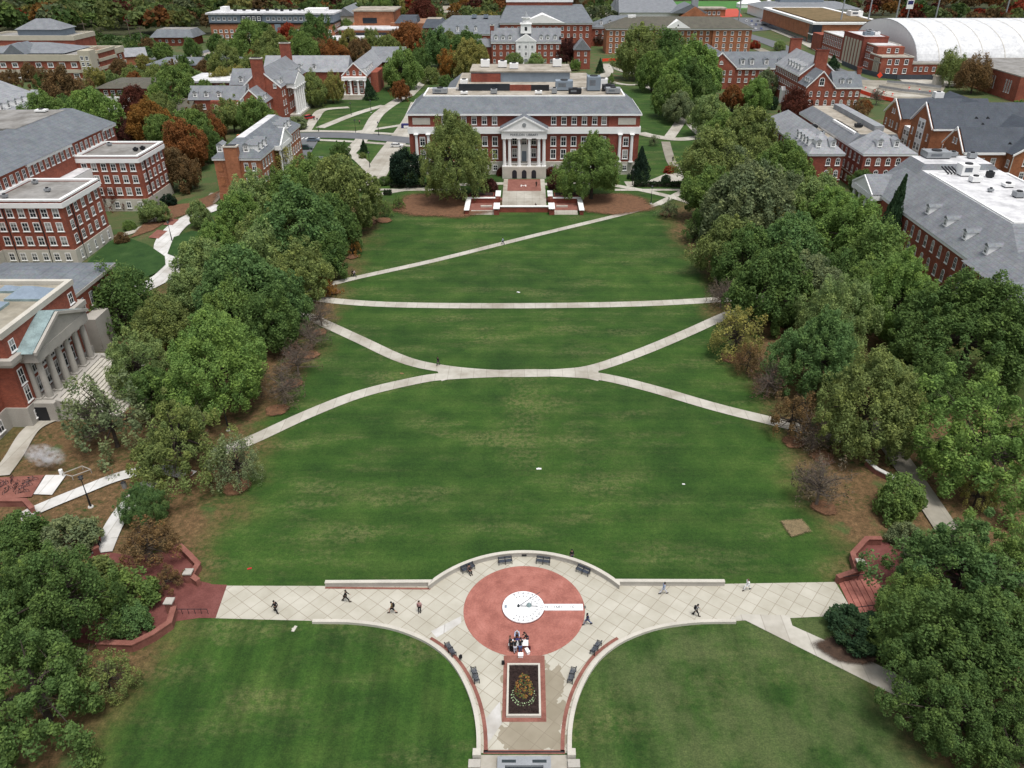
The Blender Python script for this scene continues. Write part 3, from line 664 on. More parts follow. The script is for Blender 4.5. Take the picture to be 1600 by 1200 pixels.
part(b, 'stairs', lambda m: [m.box(-72.6 + i * .6, -72 + i * .6, 104, 118, -.2, 3.1 - i * .2, 'limestone') for i in range(15)])
part(b, 'stair_wall', lambda m: [m.solid([(-72.6, y, 0), (-63.2, y, 0), (-63.2, y, .5), (-72.6, y, 3.6), (-72.6, y + .7, 0), (-63.2, y + .7, 0), (-63.2, y + .7, .5), (-72.6, y + .7, 3.6)], [(0, 1, 2, 3), (7, 6, 5, 4), (3, 2, 6, 7), (1, 5, 6, 2), (0, 3, 7, 4)], 'limestone_grey') for y in (103.2, 118.1)])
wins(b, 'E', -76, [103.0, 120.2], [13.2], 1.3, 1.9); wins(b, 'E', -76, [102.6, 120.4], [8.2, 5.2], 1.3, 2.6); wins(b, 'E', -76, [106, 108.5, 111, 113.5, 116], [8.4, 5.1], 1.4, 2.5)
wins(b, 'E', -79.2, [98.5, 95.5, 92.5, 89.5], [8.2, 5.0], 1.3, 2.4); wins(b, 'E', -79, [98.5, 95.5, 92.5, 89.5], 1.7, 1.3, 1.9); wins(b, 'E', -79.2, span(123, 140, 5), [8.4, 5.2], 1.3, 2.5); wins(b, 'E', -75.8, [102.7], 1.6, 1.0, 1.4)
for x, y, w, d in ((-80, 116.5, 6, 4.5), (-84.5, 111, 6, 4.5), (-89, 105.5, 6, 4.5), (-84.5, 118.5, 3, 2)):
    mb = MB(); mb.box(-w / 2, w / 2, -d / 2, d / 2, 0, .4, 'copper'); mb.hip(-w / 2 + .1, w / 2 - .1, -d / 2 + .1, d / 2 - .1, .4, .4 + d * .3, 'skylight')
    mb.build('skylight', b, sub=(0, 0), loc=(x + 88, y - 111, 15.25))
    
b = building('wing_building', 'long brick building with two flat roofed wings and grey sloping roof, left side', -120, 196)
def two(f): f(170, 187.2); f(209.6, 226)
def w_(m): two(lambda y0, y1: m.box(-128, -103, y0, y1, 3.4, 14.2, 'brick')); m.box(-142, -119.5, 140, 234, 3.4, 18.2, 'brick'); m.box(-119.5, -116, 187.2, 209.6, 3.4, 11.6, 'white')
part(b, 'wall', w_)
two(lambda y0, y1: part(b, 'base', lambda m: m.box(-128, -102.8, y0 - .2, y1 + .2, -.3, 3.4, 'limestone'))); part(b, 'base', lambda m: m.box(-142.2, -119.3, 140, 169.5, -.3, 3.4, 'limestone'))
part(b, 'cornice', lambda m: (two(lambda y0, y1: (m.ring(-119.4, -103, y0, y1, 13.2, 14.3, .4, 'white', .3), m.ring(-119.4, -103, y0, y1, 14.7, 15.1, .3, 'white', .5))), m.box(-120, -119.0, 140, 169.4, 17.7, 18.4, 'white'), m.box(-120, -119.0, 187.7, 209.0, 17.7, 18.4, 'white'), m.box(-119.9, -119.0, 226.5, 234.5, 17.7, 18.4, 'white')))
part(b, 'parapet', lambda m: two(lambda y0, y1: m.ring(-119.4, -103, y0, y1, 14.3, 14.7, .1, 'brick_deep', .5)))
part(b, 'flat_roof', lambda m: (two(lambda y0, y1: m.box(-119.4, -103.5, y0 + .5, y1 - .5, 14.2, 14.5, 'greyroof')), m.box(-119.4, -116, 187.4, 209.4, 11.6, 11.8, 'whiteroof')))
part(b, 'sloping_roof', lambda m: (m.solid([(-118.8, 140, 18.4), (-118.8, 234.5, 18.4), (-129, 232, 23), (-129, 140, 23), (-142, 140, 18.4), (-142, 234.5, 18.4), (-132, 232, 23), (-132, 140, 23)], [(0, 1, 2, 3), (1, 5, 6, 2), (3, 2, 6, 7), (4, 7, 6, 5), (0, 3, 7, 4)], 'slate')))
part(b, 'roof_deck', lambda m: (m.box(-148, -130, 205, 229, 18, 22.6, 'white'), m.box(-148, -129.6, 204.6, 229.4, 22.6, 23.1, 'greyroof'), m.box(-149, -133, 170, 205, 18, 20, 'greyroof')))
two(lambda y0, y1: (wins(b, 'S', y0, span(-119, -103.5, 6), [12, 8.8, 5.5], 1.5, 2.1), wins(b, 'E', -103, span(y0 + .5, y1 - .5, 5), [12, 8.8, 5.5], 1.4, 2.1)))
wins(b, 'S', 169.8, span(-119, -103.5, 6), 1.8, 1.3, 1.8); wins(b, 'E', -102.8, span(170.5, 187, 5), 1.8, .8, 1.9); wins(b, 'S', 209.4, span(-113, -103.5, 3), 1.8, 1.3, 1.8)
wins(b, 'E', -119.5, [171 + i * 2.55 for i in range(25)], 16.4, 1.35, 2.3)
part(b, 'downpipe', lambda m: [m.tube((x, 169.85, 0), (x, 169.85, 13.2), .12, .12, 'dark') for x in (-116.4, -108.8)] + [m.tube((-102.85, 173.6, 0), (-102.85, 173.6, 13.2), .12, .12, 'dark'), m.tube((-102.85, 212.8, 3), (-102.85, 212.8, 13.2), .12, .12, 'dark')])
for x, y in ((-117, 173), (-116.4, 184.5), (-116.5, 223), (-106.5, 217), (-105.2, 218.5), (-110, 178)): unit(b, x, y, 14.5, 1.1, 1.1, 1.2, 'dark' if x > -107 else 'metal')
unit(b, -146, 222, 23.1, 2, 2, 2, 'white'); unit(b, -134.5, 226, 23.1, 3, 2, 1, 'white')

b = building('chimney_building', 'orange brick building with big end chimney, between left tree row and parking lot', -80, 240)
part(b, 'wall', lambda m: m.box(-86.2, -73.4, 218.3, 262, -.3, 12.2, 'brick_orange'))
part(b, 'plinth', lambda m: m.box(-86.4, -73.2, 218.1, 262.2, -.3, 2.4, 'brick_orange'))
part(b, 'cornice', lambda m: m.ring(-86.2, -73.4, 218.3, 262, 11.7, 12.3, .35, 'white', .3))
part(b, 'roof', lambda m: m.frustum(-86.7, -72.9, 217.8, 262.5, 12.3, -81, -78.6, 224, 256, 16.6, 'slate', 'whiteroof'))
part(b, 'cross_gable', lambda m: m.gable(-80.5, -71.6, 232, 244, 12.4, 16.3, 'x', 'slate'))
part(b, 'pediment', lambda m: (m.gable(-72.6, -71.3, 232.2, 243.8, 12.4, 16.0, 'x', 'white'), m.rake(-72.6, -71.3, 231.8, 244.2, 12.7, 16.5, 'x', 1, 'white', .4, .3), m.box(-73.4, -71.2, 231.8, 244.2, 11.2, 12.4, 'white')))
columns(b, [(-71.8, y) for y in (232.6, 235.2, 237, 239, 240.8, 243.4)], 2.6, 8.6, .42)
part(b, 'porch', lambda m: m.box(-73.4, -70.8, 231.6, 244.4, 0, 2.6, 'limestone'))
chimney(b, -82.6, -79.0, 217.2, 219.4, -.3, 15.4, 'brick_orange')
wins(b, 'S', 218.3, [-77.4, -75.2], [9.9, 6.2], 1.2, 2.2); wins(b, 'E', -73.4, [221, 223.6, 226.2, 228.8, 247, 249.6, 252.2, 254.8, 257.4, 260], [9.9, 6.3], 1.2, 2.2)
part(b, 'blind_panel', lambda m: [m.box(-85.4, -84, 218.18, 218.4, z, z + 2.6, 'brick_brown') for z in (8.6, 4.6)])
dormers(b, 'E', -74.2, [221.5, 225, 228.5, 248, 251.5, 255], 12.7, 1.7, 1.9, 3, 'slate_pale'); dormers(b, 'S', 219.8, [-77.2, -84.5], 12.9, 1.7, 1.9, 3, 'slate_pale')
part(b, 'rear_chimney', lambda m: m.box(-88.6, -87.6, 246, 247, 0, 12.5, 'brick_orange'))
b = building('brick_annex', 'small brick annex with grey flat roof beside the parked dark SUV', -68.5, 254)
part(b, 'wall', lambda m: m.box(-70.5, -65.8, 249, 257, -.2, 2.9, 'brick_orange')); part(b, 'roof', lambda m: m.box(-70.9, -65.4, 248.6, 257.4, 2.9, 3.2, 'slate'))
part(b, 'door', lambda m: m.box(-65.8, -65.7, 252, 253.2, 0, 2.2, 'white'))

b = building('twin_chimney_hall', 'brick hall with tall brick chimneys and row of white columns facing the small lawns', -103, 338)
part(b, 'wall', lambda m: (m.box(-113, -97.8, 330, 372, -.3, 12.5, 'brick'), m.gable(-113, -97.8, 330, 372, 12.5, 19, 'y', 'brick'), m.box(-124, -101.8, 322, 332, -.3, 9, 'brick'), m.gable(-111.8, -101.8, 318.3, 330, 8.4, 13.4, 'y', 'brick'), m.box(-111.8, -101.8, 318.3, 322, -.3, 8.4, 'brick'), m.box(-133, -124, 324, 334, -.3, 9, 'brick'), m.box(-124, -113, 348, 362, 0, 11, 'brick')))
part(b, 'roof', lambda m: (m.gable(-113.4, -97.4, 330.6, 371.4, 12.7, 19.6, 'y', 'slate_pale'), m.gable(-112.2, -101.4, 318.9, 331, 8.7, 13.9, 'y', 'slate_pale'), m.gable(-133.4, -111, 323.5, 334.5, 9.1, 13.7, 'x', 'slate_pale'), m.gable(-124.4, -112, 347.5, 362.5, 11, 16.5, 'x', 'slate_pale')))
part(b, 'rake_trim', lambda m: m.rake(-113.4, -97.4, 330.1, 371, 12.9, 19.75, 'y', 0, 'white')); part(b, 'rake_trim', lambda m: m.rake(-112.2, -101.4, 318.4, 331, 8.9, 14.05, 'y', 0, 'white'))
chimney(b, -108, -103.6, 329.2, 331.4, 10, 23.5); chimney(b, -107.6, -103.2, 370.6, 372.8, 10, 24.5)
part(b, 'pediment', lambda m: (m.box(-97.8, -94.2, 338.4, 355.6, 11.2, 12.8, 'white'), m.gable(-97.8, -94.2, 338.4, 355.6, 12.8, 16.4, 'x', 'white')))
part(b, 'pediment_roof', lambda m: m.gable(-104, -94.35, 338, 356, 13, 16.9, 'x', 'slate_pale'))
columns(b, [(-94.7, y) for y in (339, 342.2, 345.4, 348.6, 351.8, 355)], .8, 10.4, .6); part(b, 'porch', lambda m: m.box(-97.8, -93.6, 338, 356, -.2, .8, 'limestone'))
wins(b, 'S', 330, [-111, -100], [13.4], 1.2, 1.6); wins(b, 'S', 318.3, [-110, -106.8, -103.6], [9.6, 5.6], 1.4, 2); wins(b, 'E', -97.8, [332, 335, 358, 361, 364, 367], [10.2, 6.6, 3], 1.2, 2); wins(b, 'E', -101.8, [320, 323, 326], [6.6, 3], 1.2, 2)
wins(b, 'E', -97.8, [341, 344, 347, 350, 353], [9, 4], 1.3, 2.4); wins(b, 'S', 324, [-131, -127.5], [6.6, 3], 1.4, 2); wins(b, 'S', 322, [-122, -118, -114], [6.6, 3], 1.4, 2)
dormers(b, 'E', -98.6, [334, 336.5, 359, 362, 366], 13, 1.7, 1.9, 3, 'slate_pale'); dormers(b, 'S', 324.6, [-130.5, -126, -121], 9.4, 1.7, 1.8, 3, 'slate_pale'); dormers(b, 'E', -102.2, [321, 324.5], 9, 1.6, 1.6, 2.4, 'slate_pale'); dormers(b, 'S', 348.5, [-119.5], 11.4, 1.7, 1.8, 3, 'slate_pale')

b = building('gabled_hall', 'long grey roofed brick hall with gabled white columned porch above wide steps', -80, 388)
part(b, 'wall', lambda m: (m.box(-124, -70, 396, 412, -.3, 9, 'brick'), m.box(-84.8, -73.4, 386, 432, -.3, 8.6, 'brick'), m.gable(-84.8, -73.4, 386, 432, 8.6, 14, 'y', 'brick'), m.box(-74, -62, 436, 446, -.3, 9, 'brick')))
part(b, 'roof', lambda m: (m.gable(-124.5, -84, 395.4, 412.6, 9.2, 15.5, 'x', 'slate_light'), m.gable(-85.2, -73, 386.6, 446, 8.9, 14.6, 'y', 'slate_light'), m.gable(-79.5, -61.5, 430, 450, 9, 15.3, 'x', 'slate_pale')))
part(b, 'rake_trim', lambda m: m.rake(-85.2, -73, 385.9, 432, 9.1, 14.75, 'y', 0, 'white'))
part(b, 'portico', lambda m: (m.box(-84.8, -73.4, 383.6, 386, 7.2, 8.6, 'white'), m.box(-84.8, -73.4, 383, 386, -.2, .9, 'limestone')))
columns(b, [(x, 384.1) for x in (-84, -80.9, -77.4, -74.2)], .9, 6.3, .5)
part(b, 'stairs', lambda m: [m.box(-84, -74.4, 376 + i * .8, 383, -.2, .1 + i * .1, 'path_dull') for i in range(8)])
wins(b, 'S', 386, [-82, -79.1, -76.2], 10.3, 1.2, 1.9, True); wins(b, 'S', 386, [-82, -79.1, -76.2], [5.6, 2.6], 1.4, 2.1); wins(b, 'E', -73.4, span(388, 430, 11), [6, 2.8], 1.3, 2.1); wins(b, 'S', 396, [-122, -118, -114, -110, -106, -102], [6, 2.8], 1.3, 2.1)
dormers(b, 'E', -74.2, [391, 395, 399, 403, 407], 9.2, 1.7, 1.9, 3, 'slate_light'); dormers(b, 'S', 397, [-100, -107], 9.6, 1.7, 1.9, 3, 'slate_light')

# ---- right hand side of the lawn
b = building('grey_hip_building', 'brick building with big grey hipped roof, white roof deck and arched windows, behind right trees', 100, 172)
part(b, 'wall', lambda m: (m.box(89, 122, 126, 204, -.3, 9.8, 'brick'),))
part(b, 'cornice', lambda m: (m.ring(89, 122, 126, 204, 9.2, 9.9, .45, 'white', .3), m.ring(97.3, 116, 150, 187, 16.2, 16.5, .1, 'white', .4)))
part(b, 'roof', lambda m: (m.frustum(88.4, 122.6, 125.4, 204.6, 9.9, 97, 116, 150, 195, 16.2, 'slate_pale', 'whiteroof'), m.frustum(92, 122.4, 188.2, 203, 10.5, 97.6, 114, 191, 199, 17.6, 'slate_pale', 'whiteroof'), m.hip(86.6, 104, 118, 146, 10, 15.5, 'slate_pale')))
part(b, 'pediment', lambda m: (m.gable(86.4, 89, 191, 203.4, 9.9, 13, 'x', 'white'), m.rake(86.4, 89, 190.6, 203.8, 10.2, 13.4, 'x', 0, 'white', .45, .3), m.box(86.2, 89, 190.6, 203.8, 8.6, 9.9, 'white')))
part(b, 'pediment_roof', lambda m: m.gable(86.5, 95, 190.5, 203.9, 10.1, 13.5, 'x', 'slate_pale'))
columns(b, [(86.9, y) for y in (191.4, 195.2, 199, 202.8)], 1, 7.6, .5); part(b, 'porch', lambda m: m.box(86, 89, 190.4, 204, -.2, 1, 'limestone'))
wins(b, 'W', 89, [128 + i * 3.4 for i in range(18)], [7.2, 3.2], 1.15, 2.6, True)
wins(b, 'W', 89, [194, 197, 200.3], [6.6, 3], 1.2, 2.2)
dormers(b, 'W', 90.6, [145.5, 154, 162.5, 171], 10.9, 1.5, 1.7, 3.4, 'slate_pale', True)
for x, y, w, d, h, mm in ((103, 197.5, 6, 4, 2.4, 'metal'), (107.6, 198, 1.6, 1.6, 1.8, 'metal'), (111.5, 196.4, 1.8, 1.6, 2, 'metal')): unit(b, x, y, 17.6, w, d, h, mm)
for x, y, w, d, h, mm in ((105.5, 186, 4, 3, 3.8, 'white'), (104.5, 180, 2.2, 2, 2, 'white'), (110, 184, 1.4, 1.4, 2, 'dark'), (110, 176, 2.2, 2, 1.2, 'white'), (108, 168, 2, 2, 1.8, 'metal'), (112, 158, 2, 2, 2, 'metal'), (104, 172, 1, 1, 1.1, 'metal')): unit(b, x, y, 16.2, w, d, h, mm)
part(b, 'roof_pipe', lambda m: [m.tube((100.5 + i * .8, 188.6, 17.6), (101.5 + i * .8, 186.4, 16.4), .18, .18, 'dark') for i in range(4)])

b = building('twin_hip_building', 'red brick building with two pale grey hipped blocks, right of far tree row', 98, 246)
part(b, 'wall', lambda m: (m.box(82.4, 92.4, 228, 276, -.3, 11, 'brick_deep'), m.box(98.2, 113.4, 228, 288, -.3, 11, 'brick_deep'), m.box(92.4, 98.2, 251, 272, -.3, 10, 'brick_deep')))
part(b, 'belt_course', lambda m: (m.ring(82.4, 92.4, 228, 276, 3.5, 3.8, .12, 'limestone'), m.ring(98.2, 113.4, 228, 288, 3.5, 3.8, .12, 'limestone')))
part(b, 'cornice', lambda m: (m.ring(82.4, 92.4, 228, 276, 10.5, 11.1, .3, 'white', .2), m.ring(98.2, 113.4, 228, 288, 10.5, 11.1, .3, 'white', .2)))
part(b, 'roof', lambda m: (m.hip(81.9, 92.9, 227.5, 276.5, 11.1, 15.8, 'slate_light', 8), m.frustum(97.8, 113.8, 227.6, 240, 11.1, 105.4, 106.2, 234.6, 240, 15.4, 'slate_light'), m.frustum(97.8, 113.8, 240, 288.4, 11.1, 101, 112, 240, 285, 14, 'slate_pale', 'tanroof'), m.box(92.4, 98.2, 251, 272, 10, 10.4, 'tanroof')))
part(b, 'attic', lambda m: (m.box(100.2, 101.6, 243, 262, 11, 14, 'white'), m.box(106.5, 109.5, 244, 280, 14, 15.6, 'slate_light')))
wins(b, 'W', 100.2, span(243.5, 262, 7), 12.7, 1.4, 1.7)
wins(b, 'S', 228, [88.2, 91], [8.9, 5.4, 1.9], 1.3, 2.2, True); wins(b, 'S', 228, [99.8, 102.7, 105.6, 108.5, 111.6], [8.9, 5.4, 1.9], 1.4, 2.2, True); wins(b, 'W', 98.2, span(229, 250, 6), [8.9, 5.4, 1.9], 1.2, 2.1, True); wins(b, 'W', 82.4, span(229, 275, 13), [8.9, 5.4], 1.3, 2.1)
dormers(b, 'S', 229.6, [85.2, 89.4], 12, 1.5, 1.7, 3, 'slate_light'); dormers(b, 'S', 229.8, [103, 107.8], 12, 1.6, 1.8, 3, 'slate_light'); dormers(b, 'W', 83.2, [233.5, 236.5, 239.5, 243], 11.7, 1.7, 1.9, 2.6, 'slate_light')
for x, y in ((95, 256), (94, 262), (96, 266), (104, 250)): unit(b, x, y, 10.4 if x < 99 else 14, 2, 2, 1.4, 'dark' if x > 95.5 else 'metal')

b = building('brown_gabled_building', 'brown brick building with dark slate gables and white glazed stair bays', 134, 250)
def gab(m, x0, x1, y0, y1, e, a): m.box(x0, x1, y0, y1, -.3, e, 'brick_brown'); m.gable(x0, x1, y0, y1, e, a, 'x', 'brick_brown')
part(b, 'wall', lambda m: (gab(m, 127.2, 162, 229, 241, 11.2, 16.6), gab(m, 125, 165, 245.6, 260, 14.3, 20.3), gab(m, 127, 158, 272, 285, 12, 17), m.box(132, 160, 241, 245.6, -.3, 9.6, 'brick_brown'), m.box(131, 160, 260, 272, -.3, 9.8, 'brick_brown'), m.box(139.8, 164, 225, 240, -.3, 11.2, 'brick_brown'), m.gable(139.8, 161, 225, 240, 11.2, 17.5, 'y', 'brick_brown')))
part(b, 'roof', lambda m: (m.gable(127.6, 160, 228.5, 241.5, 11.4, 17.2, 'x', 'slate_dark'), m.gable(125.4, 166, 245.1, 260.5, 14.5, 20.9, 'x', 'slate_dark'), m.gable(127.4, 158, 271.5, 285.5, 12.2, 17.6, 'x', 'slate_dark'), m.gable(139.3, 161.5, 225.5, 290, 11.4, 18.1, 'y', 'slate_dark'), m.box(131.6, 140, 241.4, 245.2, 9.6, 9.9, 'slate_dark'), m.box(130.6, 140, 260.3, 271.6, 9.8, 10.1, 'slate_dark')))
part(b, 'trim', lambda m: (m.rake(127, 160, 228.5, 241.5, 11.6, 17.35, 'x', 0, 'white'), m.rake(124.8, 160, 245.1, 260.5, 14.7, 21.05, 'x', 0, 'white'), m.rake(126.8, 150, 271.5, 285.5, 12.4, 17.75, 'x', 0, 'white'), m.rake(139.3, 161.5, 224.8, 240, 11.6, 18.25, 'y', 0, 'white'), m.box(127.3, 139.2, 228.2, 228.95, 10.7, 11.3, 'white'), m.box(125.2, 139.3, 245, 245.5, 13.9, 14.4, 'white')))
part(b, 'glazed_bay', lambda m: (m.box(129.2, 132, 241.1, 245.5, 1, 9.9, 'white'), m.box(128.6, 131, 260.2, 271.8, 1, 10.1, 'white')))
for z in (8.2, 5.4, 2.6):
    wins(b, 'W', 129.2, [242.2, 243.4, 244.6], z, 1.0, 1.7); wins(b, 'W', 128.6, span(260.6, 271.5, 5), z, 1.8, 1.8)
part(b, 'stair_window', lambda m: m.box(124.85, 125, 250.6, 255, 2, 16, 'white'))
wins(b, 'W', 124.86, [251.7, 253.9], [14.2, 11, 7.6, 4.2], 1.6, 2.2)
wins(b, 'W', 125, [247.6, 258], [11.4, 7.2, 3.4], .8, 2.1); wins(b, 'W', 127.2, [230.6, 233.8, 235.6, 239.2], [9.2, 5.2, 2], .9, 2.2); wins(b, 'W', 127.2, [234.2, 235.8], 13.4, .8, 1.6); wins(b, 'W', 127, [274, 277.5, 279.5, 283], [9.4, 5.4], .9, 2.1); wins(b, 'W', 127, [277.7, 279.3], 13.6, .8, 1.5)
wins(b, 'S', 229, [129.8, 133.2, 136.6], [8.6, 4.8, 1.6], 1.5, 2.1); wins(b, 'S', 225, [143.6, 146.4, 153, 156], [9.4, 5.6, 2], 1.4, 2.1); wins(b, 'W', 139.8, [227], [8.6, 4.8], 1.4, 2.1)
part(b, 'downpipe', lambda m: m.tube((139.7, 224.9, 0), (139.7, 224.9, 11), .14, .14, 'limestone'))
for x, y, z in ((139, 248, 16.7), (142.5, 248, 16.7), (140.5, 246.3, 15.2), (141, 230.5, 13), (152, 231, 13.4)):
    mb = MB(); mb.gable(-.9, .9, 0, 2.4, 0, .8, 'y', 'dark'); mb.build('roof_vent', b, sub=(0, 0), loc=(x - 134, y - 250, z))
unit(b, 142, 281, 17.2, 3, 2.4, 3, 'white')

b = building('chimney_hall', 'tall brick hall with two big chimneys and arched windows, beside the dark red maple', 126, 352)
part(b, 'wall', lambda m: (m.box(117.2, 133, 352, 388, -.3, 14, 'brick'), m.gable(117.2, 133, 352, 388, 14, 20.2, 'y', 'brick'), m.box(117, 139.6, 340.4, 352, -.3, 11, 'brick'), m.gable(117, 128.6, 340.4, 350, 11, 17, 'y', 'brick')))
part(b, 'roof', lambda m: (m.gable(116.7, 133.5, 352.5, 387.5, 14.2, 20.8, 'y', 'slate_light'), m.gable(128, 140, 340, 352.4, 11.1, 16.6, 'x', 'slate'), m.gable(116.6, 129, 340.9, 352.4, 11.2, 17.5, 'y', 'slate')))
part(b, 'rake_trim', lambda m: m.rake(116.7, 133.5, 351.9, 388, 14.3, 20.95, 'y', 0, 'white', .5)); part(b, 'rake_trim', lambda m: m.rake(116.6, 129, 340.2, 352, 11.3, 17.65, 'y', 0, 'white', .5))
part(b, 'cornice', lambda m: (m.box(116.6, 117.2, 352.6, 388, 13.5, 14.1, 'white'), m.box(128.8, 139.9, 340, 340.5, 10.6, 11.1, 'white')))
chimney(b, 122.4, 127.4, 351.2, 353.4, 12, 24, 'brick', 'brick_deep'); chimney(b, 122.2, 127.2, 387, 389, 12, 24.6, 'brick', 'brick_deep'); chimney(b, 138.6, 140.2, 345, 346.6, 8, 18, 'brick', 'brick_deep')
wins(b, 'S', 340.4, [119, 122.3, 125.6, 128.9, 132.2, 135.5, 138.2], [8.7, 5.3], 1.3, 2.1, True); wins(b, 'S', 340.4, [119, 122.3, 125.6], [1.9], 1.3, 2.1, True); wins(b, 'S', 340.4, [122.8], 13.4, 2.2, 3.2, True)
wins(b, 'W', 117.2, span(354, 387, 12), [12, 8.6, 5.2], 1.2, 1.8); wins(b, 'W', 117, span(341, 352, 4), [8.8, 5.4], 1.2, 2); wins(b, 'S', 352, [118.8, 121], [12.4], 1.2, 1.8, True)
dormers(b, 'W', 118.2, [357, 361, 365, 369, 373], 14.6, 1.9, 2.1, 3, 'slate_light'); dormers(b, 'S', 341.6, [131.6, 134.8], 11.5, 1.6, 1.9, 3, 'slate'); dormers(b, 'W', 118, [343, 345.5, 348], 11.6, 1.5, 1.7, 2.6, 'slate')
part(b, 'entrance', lambda m: (m.box(115.6, 117.2, 368, 371, 0, 5.4, 'white'), m.gable(115.5, 117.2, 367.8, 371.2, 5.4, 7, 'x', 'white')))

b = building('dormer_range', 'long brick range with blue grey roof, arched dormers and gabled end', 108, 412)
part(b, 'wall', lambda m: (m.box(102, 131, 405.6, 418, -.3, 9.5, 'brick'), m.box(88.4, 102.8, 404.6, 436, -.3, 9.8, 'brick'), m.gable(88.4, 102.8, 404.6, 436, 9.8, 16, 'y', 'brick')))
part(b, 'roof', lambda m: (m.gable(95, 132, 405, 424, 9.7, 16, 'x', 'slate'), m.gable(87.8, 103.4, 405.1, 440, 10, 16.7, 'y', 'slate_pale')))
part(b, 'rake_trim', lambda m: (m.rake(87.8, 103.4, 404.5, 436, 10.1, 16.85, 'y', 0, 'white'), m.box(103.4, 131.4, 404.9, 405.5, 9.0, 9.65, 'white')))
wins(b, 'S', 404.6, [90.5, 93.6, 97.4, 100.6], [7.6, 4.2], 1.3, 1.9); wins(b, 'S', 404.6, [95.6], 12.2, 1.6, 1.6, True); wins(b, 'S', 405.6, span(103.6, 131, 8), [7.4, 4], 1.5, 1.9)
dormers(b, 'S', 406.6, [106.5, 111, 118, 125, 129.6], 10.4, 1.9, 2.2, 3.2, 'slate', True)
# ---- campus behind the library
b = building('cupola_hall', 'brick hall with white columned centre and tall white cupola, straight behind the library', 0, 484)
part(b, 'wall', lambda m: (m.box(-18.6, 20.6, 480, 493, -.3, 12.6, 'brick'), m.box(28, 37, 470, 482, -.3, 10, 'brick'), m.box(-30, -18.6, 484, 492, -.3, 10, 'brick')))
part(b, 'cornice', lambda m: (m.ring(-18.6, 20.6, 480, 493, 12.2, 13.2, .4, 'white', .3),))
part(b, 'roof', lambda m: (m.gable(-19, 21, 479.4, 493.6, 13.2, 19.8, 'x', 'slate_pale'), m.gable(27.6, 37.4, 469.6, 482, 10, 15.5, 'y', 'slate_pale'), m.gable(-30.4, -18.6, 483.4, 492.6, 10, 14, 'x', 'slate_pale')))
part(b, 'portico', lambda m: (m.box(-4.8, 6.8, 478.6, 480, 0, 13.4, 'white'), m.gable(-5.2, 7.2, 478.3, 484, 13.4, 17.2, 'y', 'white')))
wins(b, 'S', 478.6, [-2.6, 1, 4.6], [10.6, 7], 1.3, 1.8, False, True); part(b, 'door', lambda m: (m.box(.1, 1.9, 478.45, 478.6, 0, 4.4, 'metal'), [m.box(x - .22, x + .22, 478.2, 478.6, 0, 13, 'white') for x in (-4.2, -.9, 2.9, 6.2)]))
cup = MB(); cup.box(-3, 3, -3, 3, 0, 4.6, 'white'); cup.box(-3.3, 3.3, -3.3, 3.3, 4.6, 5, 'white'); cup.cyl(0, 0, 5, 7.6, 2.3, 2.1, 'white', 8); cup.cyl(0, 0, 7.6, 8.1, 2.7, 2.7, 'white', 8)
for i in range(8): cup.box(-.3 + 1.8 * math.cos(math.pi * i / 4), .3 + 1.8 * math.cos(math.pi * i / 4), 1.8 * math.sin(math.pi * i / 4) - .05, 1.8 * math.sin(math.pi * i / 4) + .05, 5, 7.2, 'dark')
cup.cyl(0, 0, 8.1, 9.4, 1.7, 1.1, 'metal', 8); cup.cyl(0, 0, 9.4, 11.4, 1.0, .15, 'metal', 8); cup.box(-.7, .7, -3.05, -2.9, 1.4, 3.4, 'dark')
cup.build('cupola', b, sub=(0, 0), loc=(1, 0, 17.4))
wins(b, 'S', 480, [-17, -13.2, -9.4, -6.4, 8.8, 12, 15.6, 19], [10.4, 6.8, 3], 1.4, 2, False, True); dormers(b, 'S', 480.6, [-16, -12, -8, 9.6, 13.4, 17.6], 13.4, 1.9, 2.2, 2.6, 'slate_pale', True); wins(b, 'S', 470, [30.4, 34.4], [8, 4.4], 1.4, 2, False, True); dormers(b, 'S', 471, [32.5], 10.6, 1.6, 1.8, 2.6, 'slate_pale')
chimney(b, -19.4, -17.2, 485, 488, 10, 21)

b = building('dining_hall', 'very wide brick building with stepped blue grey roofs, rising behind the white cupola', 10, 575)
part(b, 'wall', lambda m: (m.box(-16, 45, 566, 600, -.3, 15, 'brick'), m.box(-62, -16, 560, 600, -.3, 9, 'brick'), m.box(45, 86, 575, 600, -.3, 11.5, 'brick'), m.box(-12, 33, 590, 612, 14, 30, 'brick')))
part(b, 'cornice', lambda m: (m.box(-16.4, 45.4, 565.5, 566, 14.2, 15.2, 'white'), m.box(-62.4, -16.5, 559.5, 560, 8.2, 9.1, 'white'), m.box(45.5, 86.4, 574.5, 575, 10.8, 11.7, 'white'), m.box(-12.4, 33.4, 589.5, 590, 26, 29.6, 'white'), m.gable(-3, 27, 564.6, 580, 15.2, 20.4, 'y', 'white')))
part(b, 'roof', lambda m: (m.frustum(-17, 46, 565, 601, 15.2, -12, 40, 590, 600, 24, 'slate'), m.frustum(-63, -16.4, 559, 601, 9.1, -50, -16.4, 586, 600, 17, 'slate'), m.hip(45.6, 87, 574, 601, 11.7, 18, 'slate'), m.hip(-13.5, 34.5, 589, 613, 29.6, 37, 'slate')))
wins(b, 'S', 566, span(-14, 44, 14), [11.8, 7.6], 1.7, 2.2, False, True); wins(b, 'S', 575, span(47, 86, 9), [8.6, 4.8], 1.7, 2.2, False, True); dormers(b, 'S', 577, [52, 58, 64, 70], 12.6, 1.8, 2.2, 3, 'slate'); dormers(b, 'S', 562.6, [-44, -38, -32], 10.4, 1.8, 2.2, 3, 'slate'); wins(b, 'S', 560, span(-60, -18, 8), 5.8, 1.7, 2.2, False, True)
